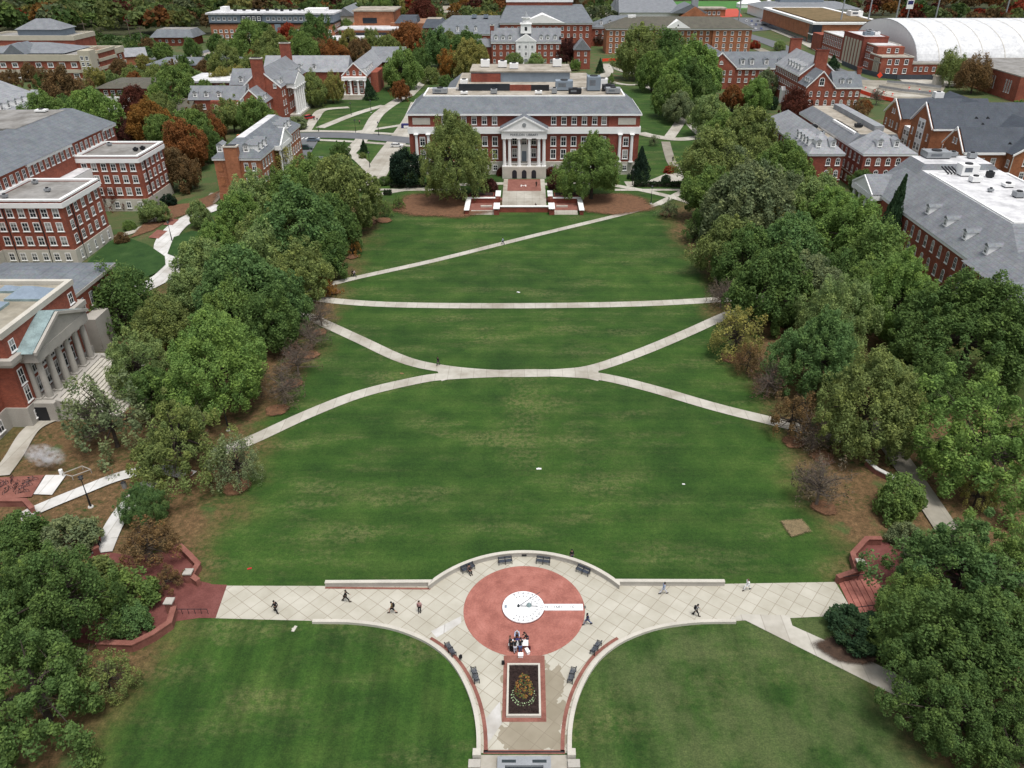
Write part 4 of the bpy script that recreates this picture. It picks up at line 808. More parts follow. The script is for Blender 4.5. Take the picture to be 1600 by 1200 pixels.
for x in (-34, -26): unit(b, x, 584, 16.6, 3, 3, 3, 'bluegrey')

b = building('moss_roof_hall', 'long brick hall with mossy olive hipped roof and small white gable', 97, 544)
part(b, 'wall', lambda m: (m.box(52, 143.5, 537, 556, -.3, 14.2, 'brick_orange'), m.box(52, 68, 535.6, 537, -.3, 14.2, 'brick_orange'), m.box(119, 143.5, 535.6, 537, -.3, 14.2, 'brick_orange')))
part(b, 'cornice', lambda m: m.ring(52, 143.5, 535.6, 556, 13.9, 14.8, .5, 'white', .4))
part(b, 'roof', lambda m: (m.hip(51, 144.5, 534.6, 557, 14.8, 20.8, 'slate_moss', 20), m.hip(51.2, 80, 534.55, 556.5, 14.85, 20.4, 'slate_moss', 13), m.hip(112, 144.4, 534.55, 556.5, 14.85, 20.4, 'slate_moss', 13), m.box(66, 71, 545, 548, 19, 21.6, 'white')))
part(b, 'gable', lambda m: (m.gable(88.5, 104.5, 534.9, 548, 14.9, 19.6, 'y', 'white'),))
part(b, 'round_window', lambda m: m.tube((96.5, 534.95, 16.6), (96.5, 534.8, 16.6), .5, .5, 'dark', 8))
wins(b, 'S', 537, span(70, 118, 12), [12, 8.4, 4.8], 1.8, 2.2, False, True); wins(b, 'S', 535.6, span(119.5, 143, 5), [12, 8.4, 4.8, 1.8], 1.8, 2.2, False, True); wins(b, 'S', 535.6, span(53, 68, 4), [12, 8.4, 4.8, 1.8], 1.8, 2.2, False, True)

b = building('white_band_hall', 'far low hall with pale grey roof and white wall band, behind the mossy roof', 104, 735)
part(b, 'wall', lambda m: (m.box(78, 128, 700, 770, 0, 7, 'darkglass'), m.box(78, 128, 699.5, 770, 7, 11, 'white'), m.box(126, 148, 690, 720, 0, 9, 'brick_orange'), m.gable(126, 148, 690, 720, 9, 16, 'y', 'brick_orange')))
part(b, 'roof', lambda m: (m.frustum(77, 129, 698, 771, 11, 80, 126, 735, 760, 18, 'slate_pale'), m.gable(118, 149, 691, 722, 11, 17.5, 'y', 'slate')))
part(b, 'chimney', lambda m: (m.box(78, 82, 738, 742, 8, 24, 'metal'), m.box(136, 141, 700, 704, 8, 24, 'metal')))
b = building('red_court_pavilion', 'small far brick pavilion with flat white roof at the end of a red court', 175, 800)
part(b, 'wall', lambda m: m.box(158, 186, 795, 812, 0, 6, 'brick_orange')); part(b, 'roof', lambda m: m.box(157, 187, 794, 813, 6, 7.2, 'tanroof')); wins(b, 'S', 795, span(165, 182, 4), 3, 2.4, 3, False, True)

# ---- armoury, dome and other blocks on the far right
b = building('armory', 'long red brick armory with pale striped tower, in front of the huge white dome', 200, 500)
part(b, 'wall', lambda m: (m.box(191, 208, 447, 463, -.3, 9, 'brick'), m.box(192.5, 207, 458, 490, -.3, 13, 'brick'), m.box(190.2, 204, 474, 505, -.3, 16, 'brick_deep'), m.box(192, 204, 505, 545, -.3, 12, 'brick'), m.box(191, 197, 545, 562, -.3, 10, 'brick'), m.box(208, 240, 449, 459, -.3, 6, 'brick')))
part(b, 'cornice', lambda m: (m.ring(191, 208, 447, 463, 9, 9.6, .2, 'limestone', .4), m.ring(192.5, 207, 463, 489, 13, 13.5, .2, 'limestone', .4), m.ring(190.2, 204, 474, 505, 16, 16.5, .2, 'brick_deep', .5), m.ring(192, 204, 505.3, 545, 12, 12.5, .2, 'limestone', .4), m.box(207.9, 240, 448.8, 449.3, 5.4, 6.2, 'limestone'), m.box(190.7, 191, 447, 463, 6.2, 6.6, 'limestone')))
part(b, 'roof', lambda m: (m.box(191.5, 207.5, 447.5, 462, 9, 9.2, 'tanroof'), m.box(193, 206.6, 462, 489, 13, 13.2, 'whiteroof'), m.box(190.7, 203.5, 475, 504.5, 16, 16.2, 'whiteroof'), m.box(192.5, 203.5, 505.4, 544.6, 12, 12.2, 'whiteroof'), m.box(208, 240, 449.4, 459, 6, 6.15, 'greyroof')))
part(b, 'tower_front', lambda m: [m.box(189.9, 190.2, 476 + i * 4.6, 478.6 + i * 4.6, .5, 14, 'cream') for i in range(6)])
part(b, 'entrance_bay', lambda m: [m.box(190.7, 191, 449 + i * 2, 450.2 + i * 2, .5, 8.4, 'cream') for i in range(4)])
wins(b, 'W', 192.5, span(464, 474, 4), [2.8, 7, 10.8], 1.4, 2.4, False, True); wins(b, 'W', 192, span(507, 544, 12), [2.8, 7, 10], 1.4, 2.4, False, True); wins(b, 'S', 447, [195.5, 199.5, 204.5], [6.8, 2.4], 2.2, 2.6, False, True); wins(b, 'S', 458, [198.5, 203], 11.2, 1.8, 2.2, False, True); wins(b, 'S', 449, [211, 214, 217, 221, 225, 229], 3, 1.6, 2.2, False, True)
unit(b, 196, 484, 16.2, 5, 4, 2.6, 'bluegrey'); unit(b, 201, 485, 16.2, 3, 4, 2.6, 'white'); unit(b, 201, 495, 16.2, 3, 4, 2.6, 'metal')

b = building('white_dome', 'huge white barrel vaulted sports dome filling the right edge behind the armory', 320, 503)
def dome(m):
    n = 28; x0, x1 = 214, 430
    prof = [(503 + 48 * math.cos(math.pi * i / n), 23.0 * max(0, math.sin(math.pi * i / n)) ** 0.8) for i in range(n + 1)]
    for i in range(n):
        (ya, za), (yb, zb) = prof[i], prof[i + 1]
        for k in range(12):
            xa, xb = x0 + (x1 - x0) * k / 12, x0 + (x1 - x0) * (k + 1) / 12
            m.face([(xa, ya, za), (xa, yb, zb), (xb, yb, zb), (xb, ya, za)], 'membrane')
part(b, 'membrane', dome)
def dome_end(m):
    n = 28
    m.face([(214.2, 503 + 47.6 * math.cos(math.pi * i / n), 22.8 * max(0, math.sin(math.pi * i / n)) ** 0.8) for i in range(n + 1)], 'white')
part(b, 'end_wall', dome_end)
def dome_ribs(m):
    for x in [214 + i * 12 for i in range(18)]:
        n = 24; pr = [(503 + 48.15 * math.cos(math.pi * i / n), 23.12 * max(0, math.sin(math.pi * i / n)) ** 0.8) for i in range(n + 1)]
        for i in range(n):
            m.face([(x, *pr[i]), (x, *pr[i + 1]), (x + .35, *pr[i + 1]), (x + .35, *pr[i])], 'limestone' if x > 215 else 'metal')
part(b, 'rib', dome_ribs)

b = building('green_roof_hall', 'low wide brick building with planted brown roof and glass corner, far right', 215, 640)
part(b, 'wall', lambda m: (m.box(200, 250, 590, 720, -.3, 12, 'brick_orange'), m.box(199.5, 206, 589.5, 597, 0, 12, 'darkglass'), m.box(199.2, 206.2, 589.2, 597.3, 5.6, 6.2, 'white'), m.box(199.7, 250, 600, 720, .3, 3, 'darkglass')))
part(b, 'roof', lambda m: (m.ring(200, 250, 590, 720, 12, 13.4, .8, 'white', 2.5), m.box(205, 245, 600, 712, 12, 13.6, 'sedum'), m.box(202.5, 247.5, 592.5, 600, 12, 12.6, 'bluegrey')))
unit(b, 246, 640, 13.4, 9, 9, 5, 'white')
b = building('flat_brick_hall', 'flat roofed brick block with narrow triple windows at right edge behind the two rusty trees', 248, 400)
part(b, 'wall', lambda m: m.box(222.5, 275, 370.5, 430, -.3, 10.6, 'brick')); part(b, 'roof', lambda m: (m.box(223, 275, 371, 430, 10.6, 10.8, 'greyroof'), m.ring(222.5, 275, 370.5, 430, 10.6, 11.1, .1, 'limestone_grey', .4)))
wins(b, 'W', 222.5, [377, 379, 381, 391, 393, 395, 405, 407, 409], 5.5, .9, 5.4, False, True)
for x, y in ((240, 395), (248, 384)): unit(b, x, y, 10.8, 3, 3, 1.4, 'white')

# ---- far left
b = building('apartment_block', 'long apartment block, orange brick below grey upper floors, at the woods', -170, 590)
part(b, 'wall', lambda m: (m.box(-214, -130, 582, 606, -.3, 13, 'brick_orange'), m.box(-188, -184, 581.5, 606, -.3, 13, 'bluegrey'), m.box(-170, -166, 581.5, 606, -.3, 13, 'bluegrey'), m.box(-150, -146, 581.5, 606, -.3, 13, 'bluegrey')))
part(b, 'upper_floor', lambda m: (m.box(-214.5, -129.5, 581.6, 606.5, 13, 14, 'dark'), m.box(-214.2, -129.8, 581.8, 606.2, 14, 19, 'bluegrey'), m.box(-192, -178, 581, 606, 10, 19.5, 'slate_dark')))
part(b, 'roof', lambda m: (m.box(-215.5, -128.5, 580.6, 607.5, 19, 20, 'whiteroof'), m.box(-208, -204, 590, 598, 20, 23, 'white'), m.box(-150, -136, 588, 600, 20, 22, 'white')))
wins(b, 'S', 582, [x for x in span(-213, -131, 22) if not (-188.5 < x < -183.5 or -170.5 < x < -165.5 or -150.5 < x < -145.5)], [2.2, 5.4, 8.6], 2.2, 1.9, False, True); wins(b, 'S', 581.8, [x for x in span(-213, -131, 22) if not -193 < x < -177], [16.4], 2.2, 2, False, True); wins(b, 'S', 581, [-190, -186.6, -183.2, -179.8], [12, 16.6], 2.2, 2.4, False, True); wins(b, 'E', -130, span(583, 605, 5), [2.2, 5.4, 8.6, 11.4], 2.2, 1.8, False, True)
for i in range(12): unit(b, -200 + i * 5.4, 596 + (i % 3) * 2.5, 20, 2, 1.6, 1.6, 'dark')

b = building('banded_complex', 'brick complex with cream horizontal bands and pointed grey roof turret, at far left edge', -265, 450)
part(b, 'wall', lambda m: (m.box(-330, -224, 432, 470, -.3, 11, 'brick'), m.box(-300, -250, 470, 494, -.3, 15, 'brick'), m.box(-232, -223, 440, 458, -.3, 12, 'brick')))
part(b, 'band', lambda m: ([m.box(-330.5, -223.5, 431.4, 470, z, z + h, 'cream') for z, h in ((0, .8), (3.6, 1.6))], m.ring(-330, -224, 432, 470, 9.3, 12.3, .5, 'cream', .7), m.ring(-300, -250, 470, 494, 15, 17.4, .4, 'cream', .7), [m.ring(-232, -223, 440, 458, z, z + 1.5, .4, 'cream', .5) for z in (4, 8, 12)]))
part(b, 'roof', lambda m: (m.box(-329.3, -224.7, 432.7, 470, 11, 11.6, 'greyroof'), m.box(-299.3, -250.7, 470.7, 493.3, 15, 16.6, 'greyroof'), m.hip(-326, -290, 438, 468, 12.2, 17, 'slate'), m.hip(-286, -240, 438, 468, 12.2, 16, 'slate_pale'), m.gable(-270, -258, 434, 450, 12.2, 17, 'y', 'slate'), m.hip(-284, -258, 474, 492, 20, 25, 'slate_pale'), m.box(-283, -259, 475, 491, 16.6, 20, 'bluegrey')))
part(b, 'stair_tower', lambda m: m.box(-228.5, -222.5, 429.5, 436, -.3, 14.5, 'cream')); wins(b, 'S', 429.5, [-226.9, -224.3], [11, 8, 5, 2.4], 1.6, 2, False, True)
wins(b, 'S', 432, span(-328, -230, 16), [7.4, 2.2], 3.0, 2.2, False, True); wins(b, 'E', -224, span(437, 468, 6), [7.4, 2.2], 2.4, 2.2, False, True)

b = building('dormer_row_house', 'brick hall with streaked slate roof and row of white dormers, cut by left edge', -205, 308)
part(b, 'wall', lambda m: m.box(-226, -187, 286, 320, -.3, 10, 'brick_deep')); part(b, 'roof', lambda m: (m.gable(-227, -186, 270, 321, 10.2, 18, 'y', 'slate_light'), m.box(-187.2, -184.4, 270, 321, 9.4, 10.1, 'white')))
dormers(b, 'E', -188, [288 + i * 4.4 for i in range(8)], 10.4, 1.9, 2, 3, 'slate_light', True); wins(b, 'E', -187, span(288, 319, 7), [7, 3.4], 1.3, 2, False, True)
b = building('wide_eave_house', 'two storey brick house with weathered flat grey roof and white porch, behind green oak', -172, 368)
part(b, 'wall', lambda m: (m.box(-182, -156, 352, 374, -.3, 9, 'brick_deep'), m.box(-182.6, -162, 350.6, 352, 3.6, 5.6, 'white'), m.box(-181.6, -162, 348.5, 352, 0, 2.2, 'white')))
part(b, 'roof', lambda m: m.frustum(-183.5, -154, 350.8, 376, 9, -180, -158, 356, 370, 10.6, 'slate_moss')); wins(b, 'S', 352, span(-181, -163, 6), [7.2, 2.9], 1.7, 1.9, False, True)
b = building('gabled_shed', 'small brick shed with plain pale grey gabled roof below the woods', -232, 485, rz=R(28), local=True)
part(b, 'wall', lambda m: (m.box(-12, 12, -5.5, 5.5, -.3, 5, 'brick_orange'), m.gable(-12, 12, -5.5, 5.5, 5, 8.6, 'x', 'bluegrey'))); part(b, 'roof', lambda m: m.gable(-12.5, 12.6, -6.2, 6.2, 5.1, 9.2, 'x', 'slate_light')); part(b, 'door', lambda m: m.box(-5, -2, -5.6, -5.5, 0, 3, 'white'))
b = building('mansard_lodge', 'low brick lodge with dark mansard roof and pale flat top, in front of the woods', -240, 585)
part(b, 'wall', lambda m: m.box(-252, -226, 576, 596, -.3, 5.4, 'brick')); part(b, 'roof', lambda m: m.frustum(-254, -224, 574, 598, 5.4, -250, -227.5, 580, 594, 10, 'slate', 'greyroof')); wins(b, 'S', 576, span(-250, -228, 5), 3, 1.6, 1.8, False, True)
for i, (x0, x1, y0, y1, lab) in enumerate(((-203, -176, 450, 478, 'low flat roofed block with a white roof light, among trees at left'), (-176, -158, 466, 505, 'low flat grey roofed block below the apartment block'))):
    b = building('flat_block', lab, (x0 + x1) / 2, (y0 + y1) / 2)
    part(b, 'wall', lambda m: m.box(x0, x1, y0, y1, -.3, 4.6, 'brick')); part(b, 'roof', lambda m: (m.box(x0 - .8, x1 + .8, y0 - .8, y1 + .8, 4.6, 5.3, 'slate'), m.box(x0 + 8, x1 - 9, y0 + 8, y0 + 14, 5.3, 5.7, 'white' if i == 0 else 'bluegrey')))
    wins(b, 'S', y0, span(x0 + 1, x1 - 1, 6), 2.6, 1.6, 1.8, False, True)
b = building('white_roof_house', 'brick house with flat bright white roof, left of the twin chimney hall', -150, 388)
part(b, 'wall', lambda m: m.box(-154, -128, 375, 398, -.3, 7.6, 'brick_deep')); part(b, 'roof', lambda m: m.box(-154.8, -127.2, 374.2, 398.8, 7.6, 8.4, 'whiteroof')); wins(b, 'S', 375, span(-153.5, -129, 8), [5.6, 2.2], 1.3, 2.1, False, True)
b = building('slate_cottage', 'small cottage with weathered slate gable, half hidden among rusty trees at left', -141, 322)
part(b, 'wall', lambda m: (m.box(-146, -134, 313, 332, -.3, 5.5, 'brick_deep'), m.gable(-146, -138, 311, 330, 5.5, 9.2, 'y', 'brick_deep'), m.box(-146, -138, 311, 313, 0, 5.5, 'brick_deep'))); part(b, 'roof', lambda m: (m.gable(-146.6, -137.4, 311.4, 331, 5.6, 9.8, 'y', 'slate_moss'), m.gable(-144, -131, 318, 332, 5.6, 9.6, 'x', 'slate_moss'))); wins(b, 'S', 311, [-142], [6.6, 2.8], 1.2, 1.6, False, True); part(b, 'rake_trim', lambda m: m.rake(-146.6, -137.4, 311, 331, 5.8, 9.95, 'y', 0, 'white', .4))
b = building('terraced_gallery', 'modern brick building of stacked blocks with white and dark roofs, behind the rust tree', -105, 610)
part(b, 'wall', lambda m: (m.box(-127, -84, 585, 640, -.3, 9, 'brick_orange'), m.box(-120, -92, 605, 640, 9, 19, 'brick_orange'), m.box(-94, -70, 600, 640, 0, 12, 'brick_orange'), m.box(-132, -90, 560, 585, -.3, 5, 'brick_orange'), m.box(-70, -54, 590, 610, 0, 10, 'brick_orange')))
part(b, 'roof', lambda m: (m.box(-128, -83, 584, 605, 9, 10, 'whiteroof'), m.box(-121, -91, 604, 641, 19, 19.8, 'tanroof'), m.box(-133, -90, 559, 584, 5, 5.8, 'whiteroof'), m.frustum(-70.5, -53, 588, 611, 10, -68, -58, 597, 610, 15, 'slate_dark', 'tanroof'), m.frustum(-91, -75, 599, 620, 12, -88, -76, 606, 618, 16, 'slate_dark')))
part(b, 'window_band', lambda m: (m.box(-126, -86, 584.8, 585, 4.5, 7.5, 'darkglass'), m.box(-114, -104, 604.8, 605, 11.5, 15, 'darkglass'), m.box(-128, -92, 559.8, 560, 2, 4, 'darkglass')))
b = building('barn_house', 'tall pale gabled house with grey roof between the apartment block and the trees', -135, 650)
part(b, 'wall', lambda m: (m.box(-142, -126, 640, 680, 0, 13, 'cream'), m.gable(-142, -126, 640, 680, 13, 18, 'y', 'cream'))); part(b, 'roof', lambda m: m.gable(-143, -125, 639.5, 690, 13.2, 19, 'y', 'slate_pale')); wins(b, 'S', 640, [-138, -130], [9, 4], 1.6, 2, False, True)
# far right backdrop: field house, scoreboard, light masts, tents
b = building('field_house', 'far pale grey roofed field house above the planted roof', 270, 800)
part(b, 'wall', lambda m: m.box(215, 300, 770, 830, 0, 8, 'white')); part(b, 'roof', lambda m: (m.frustum(213, 302, 768, 832, 8, 225, 290, 790, 810, 12, 'slate_pale'), m.box(235, 275, 795, 812, 12, 18, 'bluegrey'))); wins(b, 'S', 770, span(217, 298, 10), 4, 3, 2.6, False, True)
masts = ((1395, 30, 'tall lattice light mast holding the white banner sign'), (1456, 30, 'floodlight mast with flat lamp head, right of the banner'), (1563, 30, 'floodlight mast rising over the dome near right edge'), (1592, 30, 'floodlight mast at the far right corner'), (1308, 20, 'thin light mast beside the sports field'), (1350, 20, 'thin light mast left of the dome'), (1150, 28, 'single grey mast above the red court'))
for i, (px, py, lab) in enumerate(masts):
    x, y, _ = at(px, 64 if i > 3 else 52)
    p = thing('light_mast', lab, 'light mast', (x, y, 0), group='floodlight masts round the sports fields')
    mb = MB(); mb.cyl(0, 0, 0, 34, .7, .4, 'metal', 8); mb.build('pole', p, sub=(0, 0))
    mb = MB(); mb.box(-4, 4, -.4, .4, 32, 33, 'metal'); [mb.box(-3.8 + k * 1.6, -2.6 + k * 1.6, -.7, .1, 33, 34.4, 'white') for k in range(5)]; mb.build('lamp_head', p, sub=(0, 0))
x, y, _ = at(1404, 52)
p = thing('banner_sign', 'white and navy banner sign beside the tall mast above the dome', 'sign', (x + 4, y, 0)); mb = MB(); mb.box(-2.5, 2.5, -.4, .4, 17, 30, 'white'); mb.box(-2, 2, -.45, .45, 26, 28.6, 'navy'); mb.box(-2, 2, -.45, .45, 20, 22.6, 'navy'); mb.build('panel', p, sub=(0, 0)); mb = MB(); mb.cyl(0, 0, 0, 17, .4, .4, 'metal', 8); mb.build('post', p, sub=(0, 0))
for px, py, w, lab in ((1172, 12, 26, 'white tent with peaked roof far behind the mossy roof'), (1200, 13, 14, 'small white tent beside the larger tent, far right')):
    x, y, _ = at(px, py); p = thing('event_tent', lab, 'tent', (x, y, 0)); mb = MB(); mb.box(-w / 2, w / 2, -6, 6, 0, 4, 'tent'); mb.build('side', p, sub=(0, 0)); mb = MB(); mb.hip(-w / 2 - .5, w / 2 + .5, -6.5, 6.5, 4, 7.5, 'tent'); mb.build('canopy', p, sub=(0, 0))

# ------------------------------------------------------------------ ground, paths, plaza
mb = MB(); mb.face([(-2600, -300, 0), (2600, -300, 0), (2600, 3600, 0), (-2600, 3600, 0)], 'ground'); tag(mb.build('ground'), kind='structure')
def PX(*pts): return [A2(x, y) for x, y in pts]
# red brick yards left and right of the plaza
sheet('brick_yard', [PX((330, 912), (300, 905), (312, 885), (300, 868), (276, 858), (215, 870), (165, 862), (140, 850), (130, 870), (60, 930), (60, 1000), (205, 1010), (268, 972), (310, 966)), PX((1338, 950), (1310, 907), (1335, 893), (1330, 870), (1354, 846), (1430, 850), (1520, 900), (1520, 960), (1400, 956))], 'brickdark')
X, Y = 0, 1
left_curve = [(-23.4, 61.7), (-19.5, 61.65), (-16.2, 61.2), (-13.9, 60.6), (-11.6, 59.6), (-9.8, 58.5), (-8.0, 56.9), (-6.6, 55.0), (-5.4, 52.6), (-4.6, 50.2), (-4.15, 47.8), (-4.0, 45.6)]
left_curve = smooth(left_curve, 3); right_curve = [(-x, y) for x, y in left_curve]
bay = [(-34.5, 67.1), (-10.9, 67.0)]
arc = [(13.95 * math.sin(a), 58.2 + 13.95 * math.cos(a)) for a in [math.radians(-51.4 + 102.8 * i / 28) for i in range(29)]]
plaza = [(-34.5, 62.1)] + left_curve + right_curve[::-1] + [(37.0, 62.6), (36.6, 67.7)] + [(10.9, 67.1)] + arc[::-1] + [(-10.9, 67.0), (-34.9, 67.1)]
sheet('plaza_pavement', [plaza], 'paver')
sheet('plaza_apron', [[(-4.3, 45.4), (4.3, 45.4), (4.3, 30), (-4.3, 30)]], 'path')
sheet('brick_ramp', [PX((355, 914), (300, 912), (275, 966), (337, 966))], 'brickdark')
n = 72
sheet('brick_circle', [[(6.85 * math.cos(2 * math.pi * i / n), 63.5 + 6.85 * math.sin(2 * math.pi * i / n)) for i in range(n)]], 'brickcircle')
sheet('brick_apron', [[(-2.15, 56.9), (2.15, 56.9), (2.15, 48.9), (-2.15, 48.9)]], 'brickpave')
sheet('pale_slabs', [[(-10.2, 60.2), (-7.05, 62.4), (-6.95, 61.4), (-9.5, 59.3)], [(-3.6, 46.2), (-3.9, 49.0), (-2.4, 51.2), (-2.2, 49.0), (-2.1, 48.8)]], 'path_white')
sheet('brick_edging', [offset(left_curve[14:], .62) + offset(left_curve[14:], .25)[::-1], offset(right_curve[14:], -.62) + offset(right_curve[14:], -.25)[::-1], [(-3.8, 45.5), (3.8, 45.5), (3.8, 45.9), (-3.8, 45.9)], [(-23.2, 66.6), (-10.9, 66.45), (-10.9, 66.75), (-23.2, 66.9)]], 'brickpave')
sheet('drain_grate', [[(-3.7, 45.62), (3.7, 45.62), (3.7, 45.78), (-3.7, 45.78)]], 'dark')
sheet('path', [PX((1140, 968), (1165, 970), (1350, 1063), (1430, 1103), (1450, 1078), (1345, 1026), (1238, 978), (1233, 962), (1160, 960))], 'path')
road('path', PX((455, 462), (540, 472), (640, 477), (820, 478), (1000, 475), (1150, 467), (1240, 462)), 2.6, 'path')
road('path', PX((470, 458), (545, 437), (680, 407), (820, 372), (980, 333), (1030, 318)), 2.0, 'path')
road('path', PX((440, 478), (490, 498), (560, 530), (630, 562), (690, 576), (760, 583), (820, 584), (880, 582), (930, 575), (1000, 551), (1070, 522), (1130, 495), (1190, 470)), 2.5, 'path')
road('path', PX((330, 712), (395, 687), (480, 648), (560, 617), (640, 597), (700, 588), (820, 583), (900, 585), (950, 591), (1020, 608), (1120, 637), (1225, 663), (1330, 690)), 2.5, 'path')
sheet('path', [PX((680, 571), (700, 578), (820, 583), (920, 578), (935, 570), (935, 596), (900, 588), (820, 585), (720, 588), (690, 596))], 'path')
# walks in front of and beside the library
road('path', PX((560, 320), (590, 305), (660, 293), (740, 288), (790, 287)), 2.6, 'path')
road('path', PX((850, 288), (930, 287), (1000, 297), (1060, 311), (1085, 320)), 2.6, 'path')
road('path', PX((1026, 320), (1050, 308), (1075, 296), (1110, 285)), 2.4, 'path')
road('path', PX((560, 296), (640, 297), (720, 296)), 2.0, 'path'); road('path', PX((960, 297), (1080, 297)), 2.0, 'path')
sheet('plaza_walk', [PX((575, 300), (572, 285), (580, 262), (605, 250), (592, 274), (605, 282), (640, 286), (575, 292)), PX((980, 292), (975, 284), (1010, 284), (1040, 272), (1065, 268), (1070, 282), (1040, 285), (1000, 291))], 'path')
road('path', PX((585, 276), (600, 250), (625, 215), (645, 185), (655, 160)), 7.5, 'path')
road('path', PX((540, 245), (572, 210), (590, 180), (620, 158), (640, 148)), 5.0, 'path')
road('path', PX((500, 200), (545, 182), (575, 172), (600, 165)), 4.0, 'path'); road('path', PX((560, 206), (600, 200), (640, 194)), 3.0, 'path')
road('path', PX((478, 205), (492, 185), (505, 172), (545, 168)), 4.0, 'path'); road('path', PX((536, 236), (560, 248), (580, 268)), 4, 'path')
road('asphalt_road', PX((380, 218), (460, 212), (540, 212), (600, 216), (660, 222)), 9, 'asphalt')
road('kerb_walk', PX((380, 211), (460, 205.5), (540, 206), (600, 209), (655, 213)), 3, 'path'); road('kerb_walk', PX((490, 219), (540, 221), (600, 225), (650, 229)), 2.6, 'path')
sheet('parking_lot', [PX((455, 214), (500, 216), (488, 236), (480, 252), (452, 252))], 'asphalt')
sheet('parking_mark', [PX((468 + i * 6, 215.3), (470 + i * 6, 215.3), (466 + i * 6, 218), (464 + i * 6, 218)) for i in range(6)], 'roadpaint')
road('path', PX((1000, 208), (1020, 213), (1060, 218), (1100, 214), (1150, 208)), 5, 'path')
road('path', PX((1045, 216), (1060, 195), (1068, 178), (1060, 160)), 4.2, 'path'); road('path', PX((1068, 178), (1085, 200), (1100, 214)), 4.2, 'path'); road('path', PX((1060, 165), (1040, 150), (1010, 135), (1000, 128)), 3.5, 'path')
road('path', PX((1040, 222), (1044, 238), (1050, 255), (1060, 266)), 3.2, 'path_dull')
road('path', PX((938, 118), (955, 128), (985, 133), (1020, 130)), 3.5, 'path'); road('path', PX((945, 100), (950, 112), (940, 122)), 6, 'path'); road('path', PX((945, 102), (985, 115), (1030, 124)), 3.5, 'path')
road('path', PX((680, 118), (665, 125), (655, 135), (640, 150)), 4, 'path')
# left side yard between wing building and tree row
road('path', PX((345, 322), (310, 335), (280, 352), (262, 372), (258, 390), (268, 408), (262, 428), (235, 445), (205, 458), (170, 470)), 5, 'path_white')
road('path', PX((180, 372), (215, 360), (245, 345), (262, 332)), 2.5, 'path'); road('path', PX((340, 302), (325, 318), (300, 330)), 4, 'path_dull')
sheet('brick_pad', [PX((232, 372), (246, 360), (262, 362), (248, 374)), PX((255, 352), (265, 342), (280, 344), (270, 353))], 'brickpave')
fade_sheet('mulch_bed', [PX((232, 325), (300, 318), (340, 300), (330, 322), (260, 345)), PX((205, 372), (226, 350), (262, 345), (240, 360))], 'mulch')
# left foreground walks
road('path', PX((0, 745), (22, 715), (50, 672), (90, 652), (130, 645)), 2.6, 'path'); road('path', PX((30, 812), (60, 797), (120, 772), (190, 745), (250, 735), (300, 745)), 2.2, 'path_white')
road('path', PX((160, 865), (180, 820), (205, 785), (235, 755)), 2.4, 'path_white')
sheet('utility_pad', [PX((72, 744), (104, 744), (82, 775), (53, 774))], 'path_white'); sheet('bike_yard', [PX((0, 748), (70, 744), (50, 778), (0, 782))], 'brickpave')
road('path', PX((1360, 660), (1400, 712), (1440, 770), (1480, 830)), 3.2, 'path_dull')
# brown earth below the two big trees at the library, mulch rings, worn patches
def blob(cx, cy, rx, ry, n=26, seed=0):
    rr = random.Random(seed); ph = [rr.random() * 6.28 for _ in range(4)]
    return [(cx + rx * math.cos(a) * (1 + .08 * math.sin(3 * a + ph[0]) + .05 * math.sin(5 * a + ph[1])), cy + ry * math.sin(a) * (1 + .08 * math.sin(2 * a + ph[2]) + .05 * math.sin(7 * a + ph[3]))) for a in [2 * math.pi * i / n for i in range(n)]]
fade_sheet('mulch_bed', [blob(-22, 215, 14, 11, 30, 3), blob(24.5, 216, 11, 8.5, 30, 5)], 'mulch')
rings = [(1288, 795, 1.5), (370, 762, 1.7), (433, 642, 1.7), (458, 600, 1.5), (485, 556, 1.5), (500, 520, 1.3), (522, 457, 1.3), (550, 402, 1.4), (1240, 692, 1.6), (625, 328, 1.7), (600, 345, 2.0), (590, 333, 1.5), (1043, 335, 2.0), (567, 348, 3.4), (1086, 385, 1.6), (1285, 716, 1.6), (1146, 560, 2.2)]
fade_sheet('mulch_ring', [blob(*A2(x, y), r, r, 20, i) for i, (x, y, r) in enumerate(rings)], 'mulch')
fade_sheet('dry_patch', [PX((1219, 816), (1235, 814), (1252, 813), (1260, 822), (1267, 832), (1250, 837), (1236, 841), (1227, 828))], 'drypatch', 1.15)
fade_sheet('soil_bed', [blob(*A2(1340, 1015), 3.9, 1.9, 20, 2)], 'soil')
# far right: roads, work site, sports fields
road('asphalt_road', PX((1110, 40), (1200, 66), (1290, 105), (1370, 135), (1480, 160), (1600, 185)), 13, 'asphalt')
road('pavement', PX((1180, 75), (1290, 118), (1400, 158), (1480, 185)), 7, 'path_dull'); road('pavement', PX((1195, 40), (1250, 62), (1330, 100), (1440, 128), (1500, 130)), 10, 'path')
sheet('work_site', [PX((1340, 125), (1480, 130), (1470, 150), (1400, 160), (1330, 150))], 'path_dull')
sheet('work_slab', [PX((1400, 122), (1490, 128), (1500, 136), (1420, 134)), PX((1345, 134), (1400, 140), (1450, 152), (1400, 152))], 'path')
road('path', PX((1480, 165), (1540, 172), (1600, 178)), 5, 'path'); sheet('parking_lot', [PX((1110, 28), (1200, 28), (1240, 44), (1150, 52)), PX((1480, 290), (1600, 275), (1600, 330), (1560, 320))], 'asphalt')
sheet('sports_field', [PX((1040, 2), (1400, 2), (1400, 14), (1060, 16)), PX((1300, 18), (1400, 18), (1420, 28), (1310, 28))], 'turf'); sheet('red_court', [PX((1128, 14), (1152, 14), (1160, 26), (1125, 28))], 'clay')
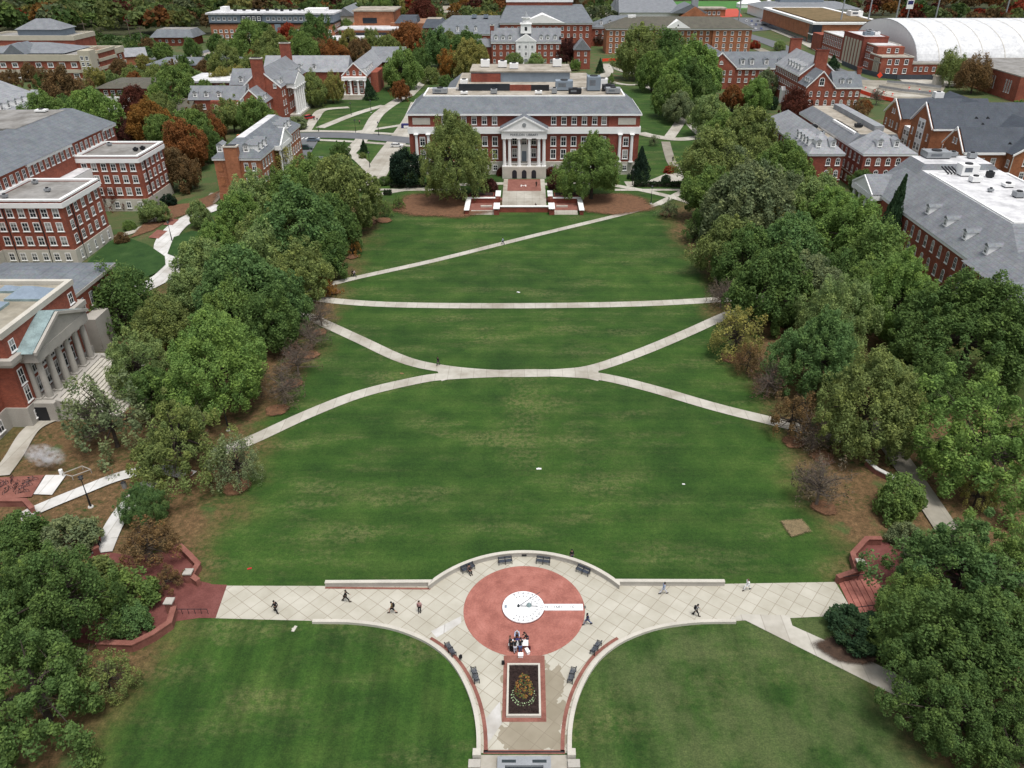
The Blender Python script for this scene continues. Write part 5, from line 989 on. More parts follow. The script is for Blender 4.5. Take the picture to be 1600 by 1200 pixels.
sheet('parking_lot', [PX((880, 12), (960, 12), (968, 26), (880, 26)), PX((640, 10), (740, 6), (745, 16), (650, 24)), PX((300, 82), (370, 78), (372, 96), (290, 98))], 'tanroof')
road('asphalt_road', PX((150, 132), (190, 112), (240, 92), (300, 86), (340, 76)), 7, 'asphalt')
sheet('lawn', [PX((136, 412), (172, 378), (200, 373), (232, 384), (258, 402), (259, 415), (245, 428), (222, 438), (195, 446), (160, 440)), PX((262, 398), (272, 372), (300, 362), (330, 366), (330, 400), (300, 412)), PX((296, 346), (330, 338), (340, 356), (310, 356))], 'lush')
# ------------------------------------------------------------------ plaza furniture
w = thing('bay_wall', 'curved pale stone wall with white cap round the far side of the sundial plaza', 'wall', (0, 66, 0), sub=(0, 66))
wl = [(-23.2, 67.05), (-10.9, 67.15)] + arc + [(10.9, 67.25), (23.4, 67.2)]
part(w, 'wall', lambda m: m.strip(wl, .34, -.1, .62, 'limestone_grey')); part(w, 'cap', lambda m: m.strip(wl, .46, .62, .74, 'limestone'))
part(w, 'wall_vent', lambda m: [m.box(x - .3, x + .3, 71.9 - abs(x) * .12, 72.0 - abs(x) * .12, .2, .42, 'dark') for x in (0,)])
for cv, side in ((left_curve, 'left'), (right_curve, 'right')):
    w = thing('lawn_kerb', f'pale stone kerb wall curving round the near {side} lawn down to the fountain', 'kerb wall', (cv[-1][0], cv[-1][1], 0), sub=cv[-1])
    s = -1 if side == 'left' else 1
    o_ = offset(cv, s * .22)
    part(w, 'kerb', lambda m: m.strip(o_, .42, -.1, .34, 'limestone'))
    x = cv[-1][0]; part(w, 'pier', lambda m: (m.box(min(x, x + s * .75), max(x, x + s * .75), 44.9, 45.6, 0, .75, 'limestone'), m.box(min(x, x + s * 1.1), max(x, x + s * 1.1), 43.9, 44.7, 0, .45, 'limestone_grey')))
t = thing('sundial', 'round white sundial with bronze gnomon and hour marks, set in the red brick circle', 'sundial', (-.1, 63.65, 0))
mb = MB(); mb.cyl(0, 0, 0, .22, 2.36, 2.36, 'dial', 64); mb.build('dial', t, sub=(0, 0))
mb = MB(); mb.cyl(0, 0, 0, .1, 2.44, 2.44, 'brickdark', 64); mb.build('dial_rim', t, sub=(0, 0))
mb = MB()
for i in range(-8, 9):
    a = R(i * 15.0); r = 1.45; c, s_ = math.cos(a), math.sin(a)
    mb.solid([(r * c - 0.04 * s_, r * s_ + 0.04 * c, .224), (r * c + 0.04 * s_, r * s_ - 0.04 * c, .224), ((r + .26) * c + 0.04 * s_, (r + .26) * s_ - 0.04 * c, .224), ((r + .26) * c - 0.04 * s_, (r + .26) * s_ + 0.04 * c, .224)], [(0, 1, 2, 3)], 'ink')
mb.box(-2.12, -1.86, -.22, .22, .22, .235, 'bluegrey'); mb.build('hour_mark', t, sub=(0, 0))
for i in range(-8, 9):
    h = (12 + i - 1) % 12 + 1
    o = inst('numeral', text_mesh(str(h), .46, .006), t, (2.06 * math.cos(R(i * 15)), 2.06 * math.sin(R(i * 15)), .226), R(i * 15 - 90))
mb = MB(); mb.tube((-.3, .03, .27), (1.55, .03, .27), .04, .04, 'ink'); mb.tube((.9, .03, .27), (.9, .03, 1.0), .03, .03, 'ink')
mb.tube((-.55, .03, .25), (1.9, .9, 1.55), .035, .03, 'ink'); mb.cyl(-.55, .02, .22, .5, .16, .1, 'ink', 10); mb.build('gnomon', t, sub=(0, 0))
mb = MB(); mb.cyl(0, 0, .22, .3, .18, .18, 'copper', 14); mb.cyl(0, 0, .3, .55, .16, .05, 'copper', 14); mb.build('globe_boss', t, sub=(0, 0), loc=(.65, .12, 0)).scale = (1.7, 1.7, 1.2)
mb = MB(); mb.box(2.3, 6.75, -.46, .46, 0, .15, 'dial'); o = mb.build('inscribed_bar', t, sub=(0, 0))
o2 = inst('inscription', text_mesh('H  11681     10    1 8', .55, .004), t, (4.75, 0, .155))
b = thing('flower_bed', 'rectangular bed of orange flowers in dark soil inside a pale stone rim, below the sundial', 'flower bed', (-.05, 52.5, 0))
mb = MB(); mb.ring(-1.5, 1.5, -2.95, 2.95, 0, .36, .2, 'limestone', 0.0); mb.build('rim', b, sub=(0, 0))
mb = MB(); mb.box(-1.5, 1.5, -2.95, 2.95, 0, .26, 'soil'); mb.build('soil', b, sub=(0, 0))
def tufts(name, pts, m, r, k, parent, z0=.26, seed=1):
    rr = random.Random(seed); mb = MB()
    for x, y in pts:
        for _ in range(k):
            a, e, d = rr.random() * 6.28, rr.random() * 1.2, rr.random() * r
            c = Vector((x + d * math.cos(a), y + d * math.sin(a), z0 + rr.random() * r * 1.1)); q = Vector((math.cos(a + 1), math.sin(a + 1), rr.uniform(-.5, .5))) * r * .45; p = Vector((-math.sin(a + 1), math.cos(a + 1), rr.uniform(-.3, .6))) * r * .45
            mb.face([c - q - p, c + q - p, c + q + p, c - q + p], m)
    return tag(mb.build(name, parent, sub=(0, 0)), kind='stuff')
rr = random.Random(4)
pts = [(x, y) for x, y in ((rr.uniform(-.95, .95), rr.uniform(-1.3, 1.9)) for _ in range(300)) if (x / (.95 - .18 * max(0, y))) ** 2 + (y / (1.9 if y > 0 else 1.25)) ** 2 < 1]
tufts('orange_flowers', pts, 'flower_o', .10, 4, b); tufts('dark_plants', [(rr.uniform(-1.4, 1.4), rr.uniform(-2.8, 2.8)) for _ in range(330)], 'soil', .11, 4, b, seed=3)
tufts('green_leaves', pts[::2], M['leafgreen'], .10, 5, b, .30, 6)
tufts('pale_cabbages', [(1.08 * math.cos(a), -.35 + 1.35 * math.sin(a)) for a in [R(175 + i * 11) for i in range(18)]] + [(1.25 * math.cos(a), -.45 + 1.55 * math.sin(a)) for a in [R(190 + i * 13) for i in range(13)]], 'flower_w', .075, 9, b, seed=8)
f = thing('fountain_pool', 'stone rimmed fountain pool with dark water, cut by the bottom edge', 'fountain', (0, 41, 0), sub=(0, 41))
part(f, 'rim', lambda m: (m.box(-2.45, 2.45, 44.05, 44.95, 0, .5, 'metal'), m.box(-2.45, -1.75, 30, 44.05, 0, .5, 'metal'), m.box(1.75, 2.45, 30, 44.05, 0, .5, 'metal'))); part(f, 'water', lambda m: m.box(-1.75, 1.75, 30, 44.05, -.1, .22, 'water')); part(f, 'name_plate', lambda m: [m.box(x - .65, x + .65, 44.3, 44.6, .5, .51, 'ink') for x in (-1.4, 1.4)])

BENCH = {}
def bench(px, py, face, label):
    x, y, _ = at(px, py)
    if not BENCH:
        a = MB(); [a.box(-.85, .85, .02 + i * .1, .09 + i * .1, .43, .47, 'benchmetal') for i in range(5)]; BENCH['seat'] = a.mesh('seat')
        a = MB(); [a.box(-.85, .85, .53 + i * .02, .56 + i * .02, .5 + i * .09, .57 + i * .09, 'benchmetal') for i in range(4)]; BENCH['backrest'] = a.mesh('backrest')
        a = MB(); a.box(-.03, .03, 0, .06, 0, .62, 'dark'); a.box(-.03, .03, .5, .58, 0, .84, 'dark'); a.box(-.03, .03, 0, .56, .6, .64, 'dark'); BENCH['leg'] = a.mesh('leg')
    t = thing('bench', label, 'bench', (x, y, .035), R(face), 'dark slatted benches round the sundial plaza')
    inst('seat', BENCH['seat'], t); inst('backrest', BENCH['backrest'], t)
    for s in (-.8, 0, .8): inst('leg', BENCH['leg'], t, (s, 0, 0))
    return t
for a in ((733, 894, 32, 'dark bench with a seated person, left end of the curved wall'), (790, 883, 10, 'dark bench against the curved wall, just left of its middle'), (848, 883, -10, 'dark bench against the curved wall, just right of its middle'), (909, 898, -32, 'dark bench at right end of the curved wall'),
          (708, 1017, 122, 'upper bench on the left kerb, beside the pale slabs'), (747, 1058, 106, 'lower bench on the left kerb, left of the flower bed'), (927, 1014, -122, 'upper bench on the right kerb, above the damp paving'), (889, 1058, -106, 'lower bench on the right kerb, right of the flower bed')): bench(*a)

def brick_wall(label, pts, h=.9, w=.5, m='brickpave', cap=None, pier=None):
    x, y = pts[len(pts) // 2]; t = thing('brick_wall', label, 'wall', (x, y, 0), sub=(x, y))
    part(t, 'wall', lambda q: q.strip(pts, w, -.1, h, m)); part(t, 'cap', lambda q: q.strip(pts, w + .14, h, h + .13, cap or 'brickpave'))
    if pier: part(t, 'pier', lambda q: [q.box(a - .4, a + .4, c - .4, c + .4, 0, h + .5, m) for a, c in pier] + [q.box(a - .5, a + .5, c - .5, c + .5, h + .5, h + .65, cap or 'limestone_grey') for a, c in pier])
brick_wall('bent brick wall beside the lawn above the left brick ramp', PX((268, 864), (284, 862), (299, 876), (312, 890), (301, 908), (312, 916)), pier=PX((298, 908)))
brick_wall('brick wall below the left brick ramp, with marks on its lawn side', PX((155, 1014), (210, 1016), (242, 1000), (268, 982), (275, 958)), 1.0, pier=PX((269, 955)))
brick_wall('zigzag brick wall above the right brick steps', PX((1375, 850), (1352, 850), (1330, 874), (1338, 900), (1306, 911)), pier=PX((1341, 892)))
brick_wall('brick wall round the bicycle yard at left edge', PX((-20, 790), (42, 790), (54, 803)), .9); brick_wall('short brick wall at the left end of the pale walk', PX((62, 812), (66, 822), (54, 838)), .8)
brick_wall('dark brick gate wall where the pale walk meets the brick yard', PX((140, 846), (148, 856), (153, 868)), 1.0, .7, 'brickdark'); brick_wall('low brick wall with white cap under the big olive tree at right', PX((1353, 726), (1368, 740), (1392, 752), (1396, 762)), .8, cap='path_white')
brick_wall('low brick wall at the foot of the yellowing tree, left', PX((262, 766), (290, 752), (300, 742)), .5, .4)
t = thing('brick_steps', 'flight of red brick steps with dark handrails at the right end of the plaza', 'steps', (38.5, 65.2, 0), sub=(38.5, 65.2))
part(t, 'step', lambda m: [m.box(36.9 + i * .62, 41.2, 62.7, 67.6, 0, .1 + i * .13, 'brickcircle') for i in range(6)]); part(t, 'handrail', lambda m: [m.tube((37, y, .95), (41, y, 1.7), .04, .04, 'dark') for y in (62.8, 67.5)] + [m.tube((x, y, 0), (x, y, .95 + (x - 37) * .19), .03, .03, 'dark') for y in (62.8, 67.5) for x in (37, 39, 41)])
t = thing('ramp_rail', 'dark low handrail along the near side of the left brick ramp', 'railing', (-37, 62.6, 0), sub=(-37, 62.6)); part(t, 'rail', lambda m: m.tube((-39, 62.7, .8), (-35.4, 62.7, .8), .04, .04, 'dark')); part(t, 'post', lambda m: [m.tube((-39 + i * .72, 62.7, 0), (-39 + i * .72, 62.7, .8), .03, .03, 'dark') for i in range(6)])

LAMP = {}
def lamp(px, py, label, h=4.6):
    if not LAMP:
        a = MB(); a.cyl(0, 0, 0, .5, .14, .09, 'dark', 8); a.cyl(0, 0, .5, 1, .07, .05, 'dark', 8); LAMP['post'] = a.mesh('post')
        a = MB(); a.cyl(0, 0, 0, .06, .3, .3, 'dark', 10); a.cyl(0, 0, .06, .4, .2, .28, 'metal', 10); a.cyl(0, 0, .4, .6, .34, .06, 'dark', 10); LAMP['lantern'] = a.mesh('lantern')
        a = MB(); a.cyl(0, 0, 0, .12, .38, .34, 'path_white', 12); LAMP['footing'] = a.mesh('footing')
    x, y, _ = at(px, py); t = thing('street_lamp', label, 'street lamp', (x, y, 0), group='black lamp posts along the walks')
    inst('post', LAMP['post'], t, (0, 0, 0), 0, (1, 1, h)); inst('lantern', LAMP['lantern'], t, (0, 0, h)); inst('footing', LAMP['footing'], t)
for a in ((142, 792, 'black lamp post with white footing beside the pale walk, left'), (269, 377, 'black lamp post on the white plaza beside the wing building'), (357, 672, 'black lamp post under the big bright green tree'), (556, 208, 'lamp post at the road crossing left of the library'), (580, 176, 'lamp post on the walk between the small lawns'), (549, 180, 'lamp post at the corner of the small striped lawn'), (578, 262, 'lamp post on the triangular lawn with the little fir'), (592, 212, 'lamp post at far edge of the triangular lawn'), (498, 206, 'lamp post by the road below the columned hall'), (988, 290, 'lamp post by the hedge right of the library'), (1017, 318, 'lamp post at the top of the long diagonal walk'), (1538, 190, 'pale lamp post on the grass bank at far right'),): lamp(*a)

# steam pipe, bicycles, bins
x, y, _ = at(97, 742); t = thing('steam_vent', 'white pipe blowing steam beside the concrete utility pad', 'vent pipe', (x, y, 0)); mb = MB(); mb.cyl(0, 0, 0, .9, .3, .26, 'white', 12); mb.build('pipe', t, sub=(0, 0)); mb = MB(); mb.strip([(.5, -.6), (2.4, 1.2), (4, .4), (2.2, -1.2), (.5, -.6)], .08, .6, .7, 'limestone_grey'); [mb.box(a - .04, a + .04, c - .04, c + .04, 0, .6, 'limestone_grey') for a, c in ((.5, -.6), (2.4, 1.2), (4, .4), (2.2, -1.2))]; mb.build('guard_rail', t, sub=(0, 0))
sm, nt, bb, out = new_mat('steam'); nt.nodes.remove(bb); pv = N(nt, 'ShaderNodeVolumePrincipled'); pv.inputs['Color'].default_value = (.95, .95, .97, 1)
tc = N(nt, 'ShaderNodeTexCoord'); gn = N(nt, 'ShaderNodeVectorMath', operation='LENGTH'); L(nt, tc.outputs['Object'], gn.inputs[0])
fall = sstep(nt, gn.outputs['Value'], 1.0, 0.15); nz = sstep(nt, noise(nt, gpos(nt), 1.1, 5, .7), .44, .66)
L(nt, math_(nt, 'MULTIPLY', math_(nt, 'MULTIPLY', fall, nz), 3.6), pv.inputs['Density']); L(nt, pv.outputs[0], out.inputs['Volume']); M['steam'] = sm
bm = bmesh.new(); bmesh.ops.create_icosphere(bm, subdivisions=3, radius=1); me = bpy.data.meshes.new('steam_plume'); bm.to_mesh(me); bm.free(); me.materials.append(sm)
o = bpy.data.objects.new('steam_plume', me); COL.objects.link(o); o.location = (x - 2.2, y + 1.0, 2.6); o.scale = (3.2, 1.6, 2.0); o.rotation_euler = (0, R(10), 0); tag(o, 'drifting white steam plume over the bicycle yard at left', 'steam', kind='stuff')
BIKE = {}
def bike(x, y, rz, label, col):
    if not BIKE:
        def wheel():
            m = MB(); n = 14
            for i in range(n):
                a, c = 2 * math.pi * i / n, 2 * math.pi * (i + 1) / n; m.tube((.33 * math.cos(a), 0, .33 * math.sin(a)), (.33 * math.cos(c), 0, .33 * math.sin(c)), .03, .03, 'tyre', 4)
            [m.tube((0, 0, 0), (.32 * math.cos(a), 0, .32 * math.sin(a)), .008, .008, 'metal', 3) for a in [math.pi * k / 3 for k in range(6)]]
            return m.mesh('wheel')
        BIKE['wheel'] = wheel(); m = MB(); P = dict(r=(-.52, 0, .34), b=(0, 0, .3), s=(-.18, 0, .82), h=(.36, 0, .85), f=(.52, 0, .34))
        [m.tube(P[a], P[c], .03, .03, M['paint'], 5) for a, c in ('rb', 'rs', 'bs', 'bh', 'sh', 'hf')]; BIKE['frame'] = m.mesh('frame')
        m = MB(); m.box(-.3, -.06, -.07, .07, .88, .94, 'tyre'); BIKE['saddle'] = m.mesh('saddle'); m = MB(); m.tube((.33, -.28, 1), (.33, .28, 1), .02, .02, 'dark', 5); m.tube((.36, 0, .85), (.33, 0, 1), .02, .02, 'dark', 5); BIKE['handlebar'] = m.mesh('handlebar')
    t = thing('bicycle', label, 'bicycle', (x, y, .03), rz, 'bicycles on the brick yard by the steam vent')
    for s in (-.52, .52): inst('wheel', BIKE['wheel'], t, (s, 0, .34))
    inst('frame', BIKE['frame'], t, color=col); inst('saddle', BIKE['saddle'], t); inst('handlebar', BIKE['handlebar'], t)
for i, (px, py, rz, lab, col) in enumerate(((36, 772, 20, 'black bicycle nearest the concrete pad corner', (.02, .02, .02)), (41, 763, 35, 'dark bicycle just above the one at the pad corner', (.03, .03, .05)), (50, 754, 30, 'grey bicycle at the top of the yard beside the pad', (.1, .1, .1)), (26, 765, 100, 'bicycle in the middle of the brick yard, end on', (.05, .02, .02)), (13, 770, 75, 'dark bicycle near the yard wall, lower left', (.02, .02, .02)), (5, 762, 60, 'dark bicycle at the left edge of the picture', (.02, .03, .06)), (20, 753, 110, 'bicycle at the back of the brick yard under the steam', (.12, .03, .03)))): bike(*A2(px, py), R(rz), lab, col)
t = thing('rack', 'low dark hoop rack for bicycles across the brick yard', 'bike rack', (*A2(22, 760), 0)); mb = MB(); [mb.tube((-2 + i * .8, 0, 0), (-2 + i * .8, .5, .8), .03, .03, 'dark', 5) for i in range(6)]; [mb.tube((-2 + i * .8, .5, .8), (-2 + i * .8, 1, 0), .03, .03, 'dark', 5) for i in range(6)]; mb.build('hoop', t, sub=(0, 0))
x, y, _ = at(195, 762); t = thing('litter_bin', 'small round grey litter bin beside the junction of the pale walks', 'bin', (x, y, 0)); mb = MB(); mb.cyl(0, 0, 0, .9, .3, .34, 'metal', 12); mb.build('body', t, sub=(0, 0)); mb = MB(); mb.cyl(0, 0, .9, 1.05, .36, .2, 'dark', 12); mb.build('lid', t, sub=(0, 0))

# ------------------------------------------------------------------ people
def skin_mesh(name, verts, edges, radii, mat):
    me = bpy.data.meshes.new(name); me.from_pydata(verts, edges, []); o = bpy.data.objects.new(name, me); COL.objects.link(o)
    sk = o.modifiers.new('s', 'SKIN'); sk.use_smooth_shade = True; o.modifiers.new('u', 'SUBSURF').levels = 1
    for i, r in enumerate(radii): me.skin_vertices[0].data[i].radius = (r, r)
    me.skin_vertices[0].data[0].use_root = True
    dg = bpy.context.evaluated_depsgraph_get(); out = bpy.data.meshes.new_from_object(o.evaluated_get(dg)); bpy.data.objects.remove(o); bpy.data.meshes.remove(me)
    out.materials.clear(); out.materials.append(M[mat] if isinstance(mat, str) else mat); return out
POSE = {}
def pose(kind):
    if kind in POSE: return POSE[kind]
    st = {'walk': .34, 'stride': .44, 'stand': .05, 'lean': .08, 'sit': 0}[kind]; lean = .28 if kind == 'lean' else (.06 if kind in ('walk', 'stride') else 0)
    hip = .5 if kind == 'sit' else .93 - st * .12
    V = lambda *a: Vector(a)
    pel = V(0, 0, hip); waist = V(0, lean * .3, hip + .2); chest = V(0, lean * .8, hip + .42); neck = V(0, lean * 1.15, hip + .57); h0 = neck + V(0, .02, .08); h1 = neck + V(0, .03, .17); h2 = neck + V(0, .02, .25)
    J = dict(pel=pel, waist=waist, chest=chest, neck=neck, h0=h0, h1=h1, h2=h2)
    for s, n in ((-1, 'l'), (1, 'r')):
        k = s if kind != 'stand' else s * .6
        J['hip' + n] = pel + V(s * .1, 0, -.04)
        if kind == 'sit': J['kn' + n] = V(s * .13, .44, .5); J['an' + n] = V(s * .12, .46, .09); J['to' + n] = V(s * .12, .62, .05)
        else: J['kn' + n] = V(s * .1, k * st * .55 + .05, hip * .5 + .02); J['an' + n] = V(s * .1, k * st - .02, .09 + (.05 if k < 0 and st > .2 else 0)); J['to' + n] = J['an' + n] + V(0, .15, -.05)
        J['sh' + n] = chest + V(s * .19, 0, .09)
        sw = -k * st * .7
        if kind in ('lean',): J['el' + n] = J['sh' + n] + V(s * .05, .12, -.25); J['wr' + n] = J['el' + n] + V(-s * .02, .23, -.08)
        elif kind == 'sit': J['el' + n] = J['sh' + n] + V(s * .05, .08, -.27); J['wr' + n] = V(s * .12, .3, hip + .12)
        else: J['el' + n] = J['sh' + n] + V(s * .05, sw * .5 - .02, -.28); J['wr' + n] = J['el' + n] + V(0, sw * .5 + .08, -.24)
        d = (J['wr' + n] - J['el' + n]).normalized(); J['pa' + n] = J['wr' + n] + d * .08
    names = ['pel', 'waist', 'chest', 'neck', 'h0', 'h1', 'h2']; E = [('pel', 'waist'), ('waist', 'chest'), ('chest', 'neck'), ('neck', 'h0'), ('h0', 'h1'), ('h1', 'h2')]
    rad = dict(pel=.13, waist=.12, chest=.14, neck=.055, h0=.075, h1=.1, h2=.075)
    for n in 'lr':
        names += [q + n for q in ('hip', 'kn', 'an', 'to', 'sh', 'el', 'wr', 'pa')]; E += [('pel', 'hip' + n), ('hip' + n, 'kn' + n), ('kn' + n, 'an' + n), ('an' + n, 'to' + n), ('chest', 'sh' + n), ('sh' + n, 'el' + n), ('el' + n, 'wr' + n), ('wr' + n, 'pa' + n)]
        rad.update({'hip' + n: .095, 'kn' + n: .06, 'an' + n: .04, 'to' + n: .035, 'sh' + n: .065, 'el' + n: .042, 'wr' + n: .03, 'pa' + n: .03})
    vs = [tuple(J[q]) for q in names]; es = [(names.index(a), names.index(c)) for a, c in E]; rs = [rad[q] for q in names]
    for n in 'lr':                                       # four fingers and a thumb on each palm
        d = (J['pa' + n] - J['wr' + n]).normalized(); a = V(0, 1, 0).cross(d).normalized() if abs(d.y) < .9 else V(1, 0, 0); fwd = d.cross(a).normalized()
        for k in range(5):
            root = names.index('pa' + n); off = fwd * ((k - 1.5) * .02) if k < 4 else fwd * .045
            ln = (.07, .085, .08, .06, .03)[k]; vs.append(tuple(J['pa' + n] + off + d * (ln * .5 if k < 4 else -.02))); vs.append(tuple(J['pa' + n] + off * 1.1 + d * (ln if k < 4 else .02) + a * .015)); rs += [.010, .008]
            es += [(root, len(vs) - 2), (len(vs) - 2, len(vs) - 1)]
    def sub(keep, grow, name, mat, over={}):
        vs_ = [tuple(J[q]) for q in keep]; es_ = [(keep.index(a), keep.index(c)) for a, c in E if a in keep and c in keep]
        return skin_mesh(name, vs_, es_, [over.get(q, rad[q] + grow) for q in keep], mat)
    r = {'body': skin_mesh('body', vs, es, rs, 'skin'),
         'jacket': sub(['pel', 'waist', 'chest', 'shl', 'ell', 'wrl', 'shr', 'elr', 'wrr'], .022, 'jacket', 'cloth', {'pel': .15, 'wrl': .045, 'wrr': .045}),
         'tee': sub(['pel', 'waist', 'chest', 'shl', 'ell', 'shr', 'elr'], .022, 'shirt', 'cloth', {'pel': .15, 'ell': .055, 'elr': .055}),
         'trousers': sub(['pel', 'hipl', 'knl', 'anl', 'hipr', 'knr', 'anr'], .022, 'trousers', 'cloth'), 'shorts': sub(['pel', 'hipl', 'knl', 'hipr', 'knr'], .025, 'shorts', 'cloth')}
    m = MB(); c = J['h1']; bm = bmesh.new(); bmesh.ops.create_icosphere(bm, subdivisions=2, radius=.118)
    for v in list(bm.verts):
        if v.co.z < -.02 and v.co.y > .01: v.co *= .78
        v.co += c + V(0, -.012, .035)
    me = bpy.data.meshes.new('hair'); bm.to_mesh(me); bm.free(); me.materials.append(M['cloth']); r['hair'] = me
    for n in 'lr':
        q = J['an' + n]; m = MB(); m.box(q.x - .05, q.x + .05, q.y - .08, q.y + .2, max(0, q.z - .09), q.z + .01, M['cloth']); r['shoe' + n] = m.mesh('shoe')
    POSE[kind] = r; return r
def person(px, py, kind, rz, top, legs, hair, label, shoe=(.02, .02, .02), tee=False, shorts=False, z=.03, scale=1.0):
    x, y, _ = at(px, py); p = pose(kind)
    t = thing('person', label, 'person', (x, y, z), R(rz)); t.scale = (scale,) * 3
    inst('body', p['body'], t); inst('shirt' if tee else 'jacket', p['tee' if tee else 'jacket'], t, color=top); inst('shorts' if shorts else 'trousers', p['shorts' if shorts else 'trousers'], t, color=legs)
    inst('hair', p['hair'], t, color=hair); inst('shoe', p['shoel'], t, color=shoe); inst('shoe', p['shoer'], t, color=shoe); return t
K, W, NV, GY, BL, BR = (.012, .012, .014), (.7, .7, .7), (.02, .025, .06), (.2, .2, .2), (.06, .11, .25), (.05, .025, .015)
for a in ((432, 957, 'walk', 60, K, K, K, 'person in black walking on left paving, nearest the brick ramp'), (541, 940, 'stride', -90, K, (.02, .02, .02), K, 'person in black striding just under the left wall'), (614, 958, 'stride', 100, (.16, .12, .06), K, K, 'person in shorts with black backpack on left paving', K, True, True), (656, 957, 'stand', 180, (.35, .2, .2), K, BR, 'person in pink top and black boots, left of the brick circle'),
          (893, 876, 'stand', 200, K, (.05, .05, .07), K, 'person in dark clothes standing on the lawn behind the curved wall'), (918, 976, 'stride', 110, NV, (.10, .13, .24), K, 'person in navy jacket striding right of the brick circle'), (1036, 928, 'stride', -70, (.25, .3, .4), (.55, .55, .6), K, 'person in pale clothes beside the right wall'), (1087, 962, 'walk', -100, GY, K, K, 'person with black backpack near the right lawn kerb'), (1167, 922, 'stride', 120, W, W, (.1, .06, .04), 'person all in white on the right paving'),
          (733, 895, 'sit', 212, (.10, .07, .07), K, K, 'person seated on the bench at left end of the curved wall'), (551, 432, 'walk', -80, K, K, K, 'person in black on the long diagonal walk, one of a pair'), (554, 433, 'walk', -80, (.5, .4, .42), NV, BR, 'person in pale top walking beside the one in black'), (786, 382, 'walk', 90, (.35, .42, .55), NV, K, 'person in pale blue alone midway along the diagonal walk'), (685, 571, 'walk', 150, K, (.05, .05, .06), K, 'person in black where the crossing walks meet'),
          (838, 292, 'walk', 180, K, K, K, 'person in black on the brick terrace below the library door'), (837, 325, 'sit', 180, K, K, K, 'tiny dark person on the terrace wall before the library'), (1051, 252, 'walk', 160, K, K, K, 'person in black on the walk right of the library'), (562, 194, 'walk', 20, (.25, .12, .12), K, K, 'person in dull red on the wide walk left of the library'), (157, 853, 'walk', 30, (.2, .02, .03), K, K, 'person in dark red by the brick gate wall, left'), (491, 188, 'walk', 0, NV, K, K, 'person in navy below the columned hall porch'), (1081, 199, 'walk', 0, (.4, .06, .05), K, K, 'person in red on the walk under right trees'),
          (797, 1012, 'stand', -90, (.08, .06, .06), NV, (.10, .05, .03), 'brown haired person at left end of the white table'), (808, 1000, 'lean', 180, (.45, .55, .72), (.05, .02, .02), (.4, .4, .42), 'person in light blue behind the white table'), (824, 1006, 'lean', 95, K, NV, K, 'person in black leaning at right end of the white table'), (805, 1020, 'lean', 8, K, (.4, .42, .48), K, 'person in black top and pale trousers in front of the table'), (813, 1019, 'lean', -5, K, (.05, .09, .22), K, 'person in black top and blue jeans in front of the table'), (799, 1018, 'stand', -45, K, K, K, 'person in all black at the front left corner of the table')):
    person(*a, z=.035, scale=1.0)
PACK = MB(); PACK.box(-.15, .15, -.2, 0, .0, .42, M['cloth']); PACK.box(-.11, .11, -.25, -.2, .04, .26, M['cloth']); PACKM = PACK.mesh('backpack')
def pack(px, py, z, rz, col, label):
    o = bpy.data.objects.new('backpack', PACKM); COL.objects.link(o); x, y, _ = at(px, py); o.location = (x, y, z); o.rotation_euler.z = R(rz); o.color = (*col, 1); tag(o, label, 'backpack')
pack(614.6, 958, 1.05, 100, K, 'black backpack on the person in shorts'); pack(1086, 962, 1.05, -100, K, 'black backpack on the person near the right kerb'); pack(719, 1031, .36, 40, K, 'black bag left on the left kerb wall below the upper bench'); pack(786, 1037, .1, 10, K, 'dark bag at the left rim of the brick strip above the flower bed'); pack(826, 1014, .06, 20, (.06, .01, .015), 'dark maroon bag on the brick beside the table'); pack(734.5, 894, .5, 30, (.03, .03, .03), 'black bag on the bench beside the seated person')
t = thing('folding_table', 'white folding table with people round it on the brick circle', 'table', (*A2(810, 1012), .035)); mb = MB(); mb.box(-1.05, 1.05, -.42, .42, .72, .77, 'white'); mb.build('tabletop', t, sub=(0, 0))
for a, c in ((-.95, -.35), (.95, -.35), (-.95, .35), (.95, .35)): mb = MB(); mb.tube((0, 0, 0), (0, 0, .72), .025, .025, 'metal', 6); mb.build('leg', t, sub=(0, 0), loc=(a, c, 0))
o = MB(); o.box(-.45, .45, -.02, .3, 0, .012, 'navy'); o = tag(o.build('table_runner', loc=(*A2(809, 1009), .81)), 'purple blue cloth lying on the white table', 'cloth')
for px, py, w, d, h, lab in ((813.5, 1026, .5, .4, .3, 'white tub on the brick strip in front of the table'), (824, 1020, .3, .62, .35, 'white box lying at the right front of the table')): m = MB(); m.box(-w / 2, w / 2, -d / 2, d / 2, 0, h, 'tent'); m.box(-w / 2 - .03, w / 2 + .03, -d / 2 - .03, d / 2 + .03, h, h + .05, 'tent'); tag(m.build('white_box', loc=(*A2(px, py), .04), rot=R(25 if h > .3 else 0)), lab, 'box')
for px, py, w, c, lab in ((842, 733, .35, 'white', 'small white paper on the middle of the lawn'), (460, 983, .4, 'limestone', 'white scraps on the near left lawn by the kerb'), (390, 889, .25, 'red', 'small red item lying on the lawn at left'), (810, 457, .35, 'white', 'pale paper on the far lawn above the straight walk'), (1068, 757, .2, 'white', 'tiny white speck of litter on the right lawn'), (628, 584, .35, 'drypatch', 'tan scrap on the lawn inside the left fork')):
    m = MB(); m.box(-w, w, -w * .4, w * .4, 0, .08, c); m.box(-w * .3, w * .2, w * .3, w * .7, 0, .05, c); tag(m.build('litter', loc=(*A2(px, py), .02), rot=px), lab, 'litter')

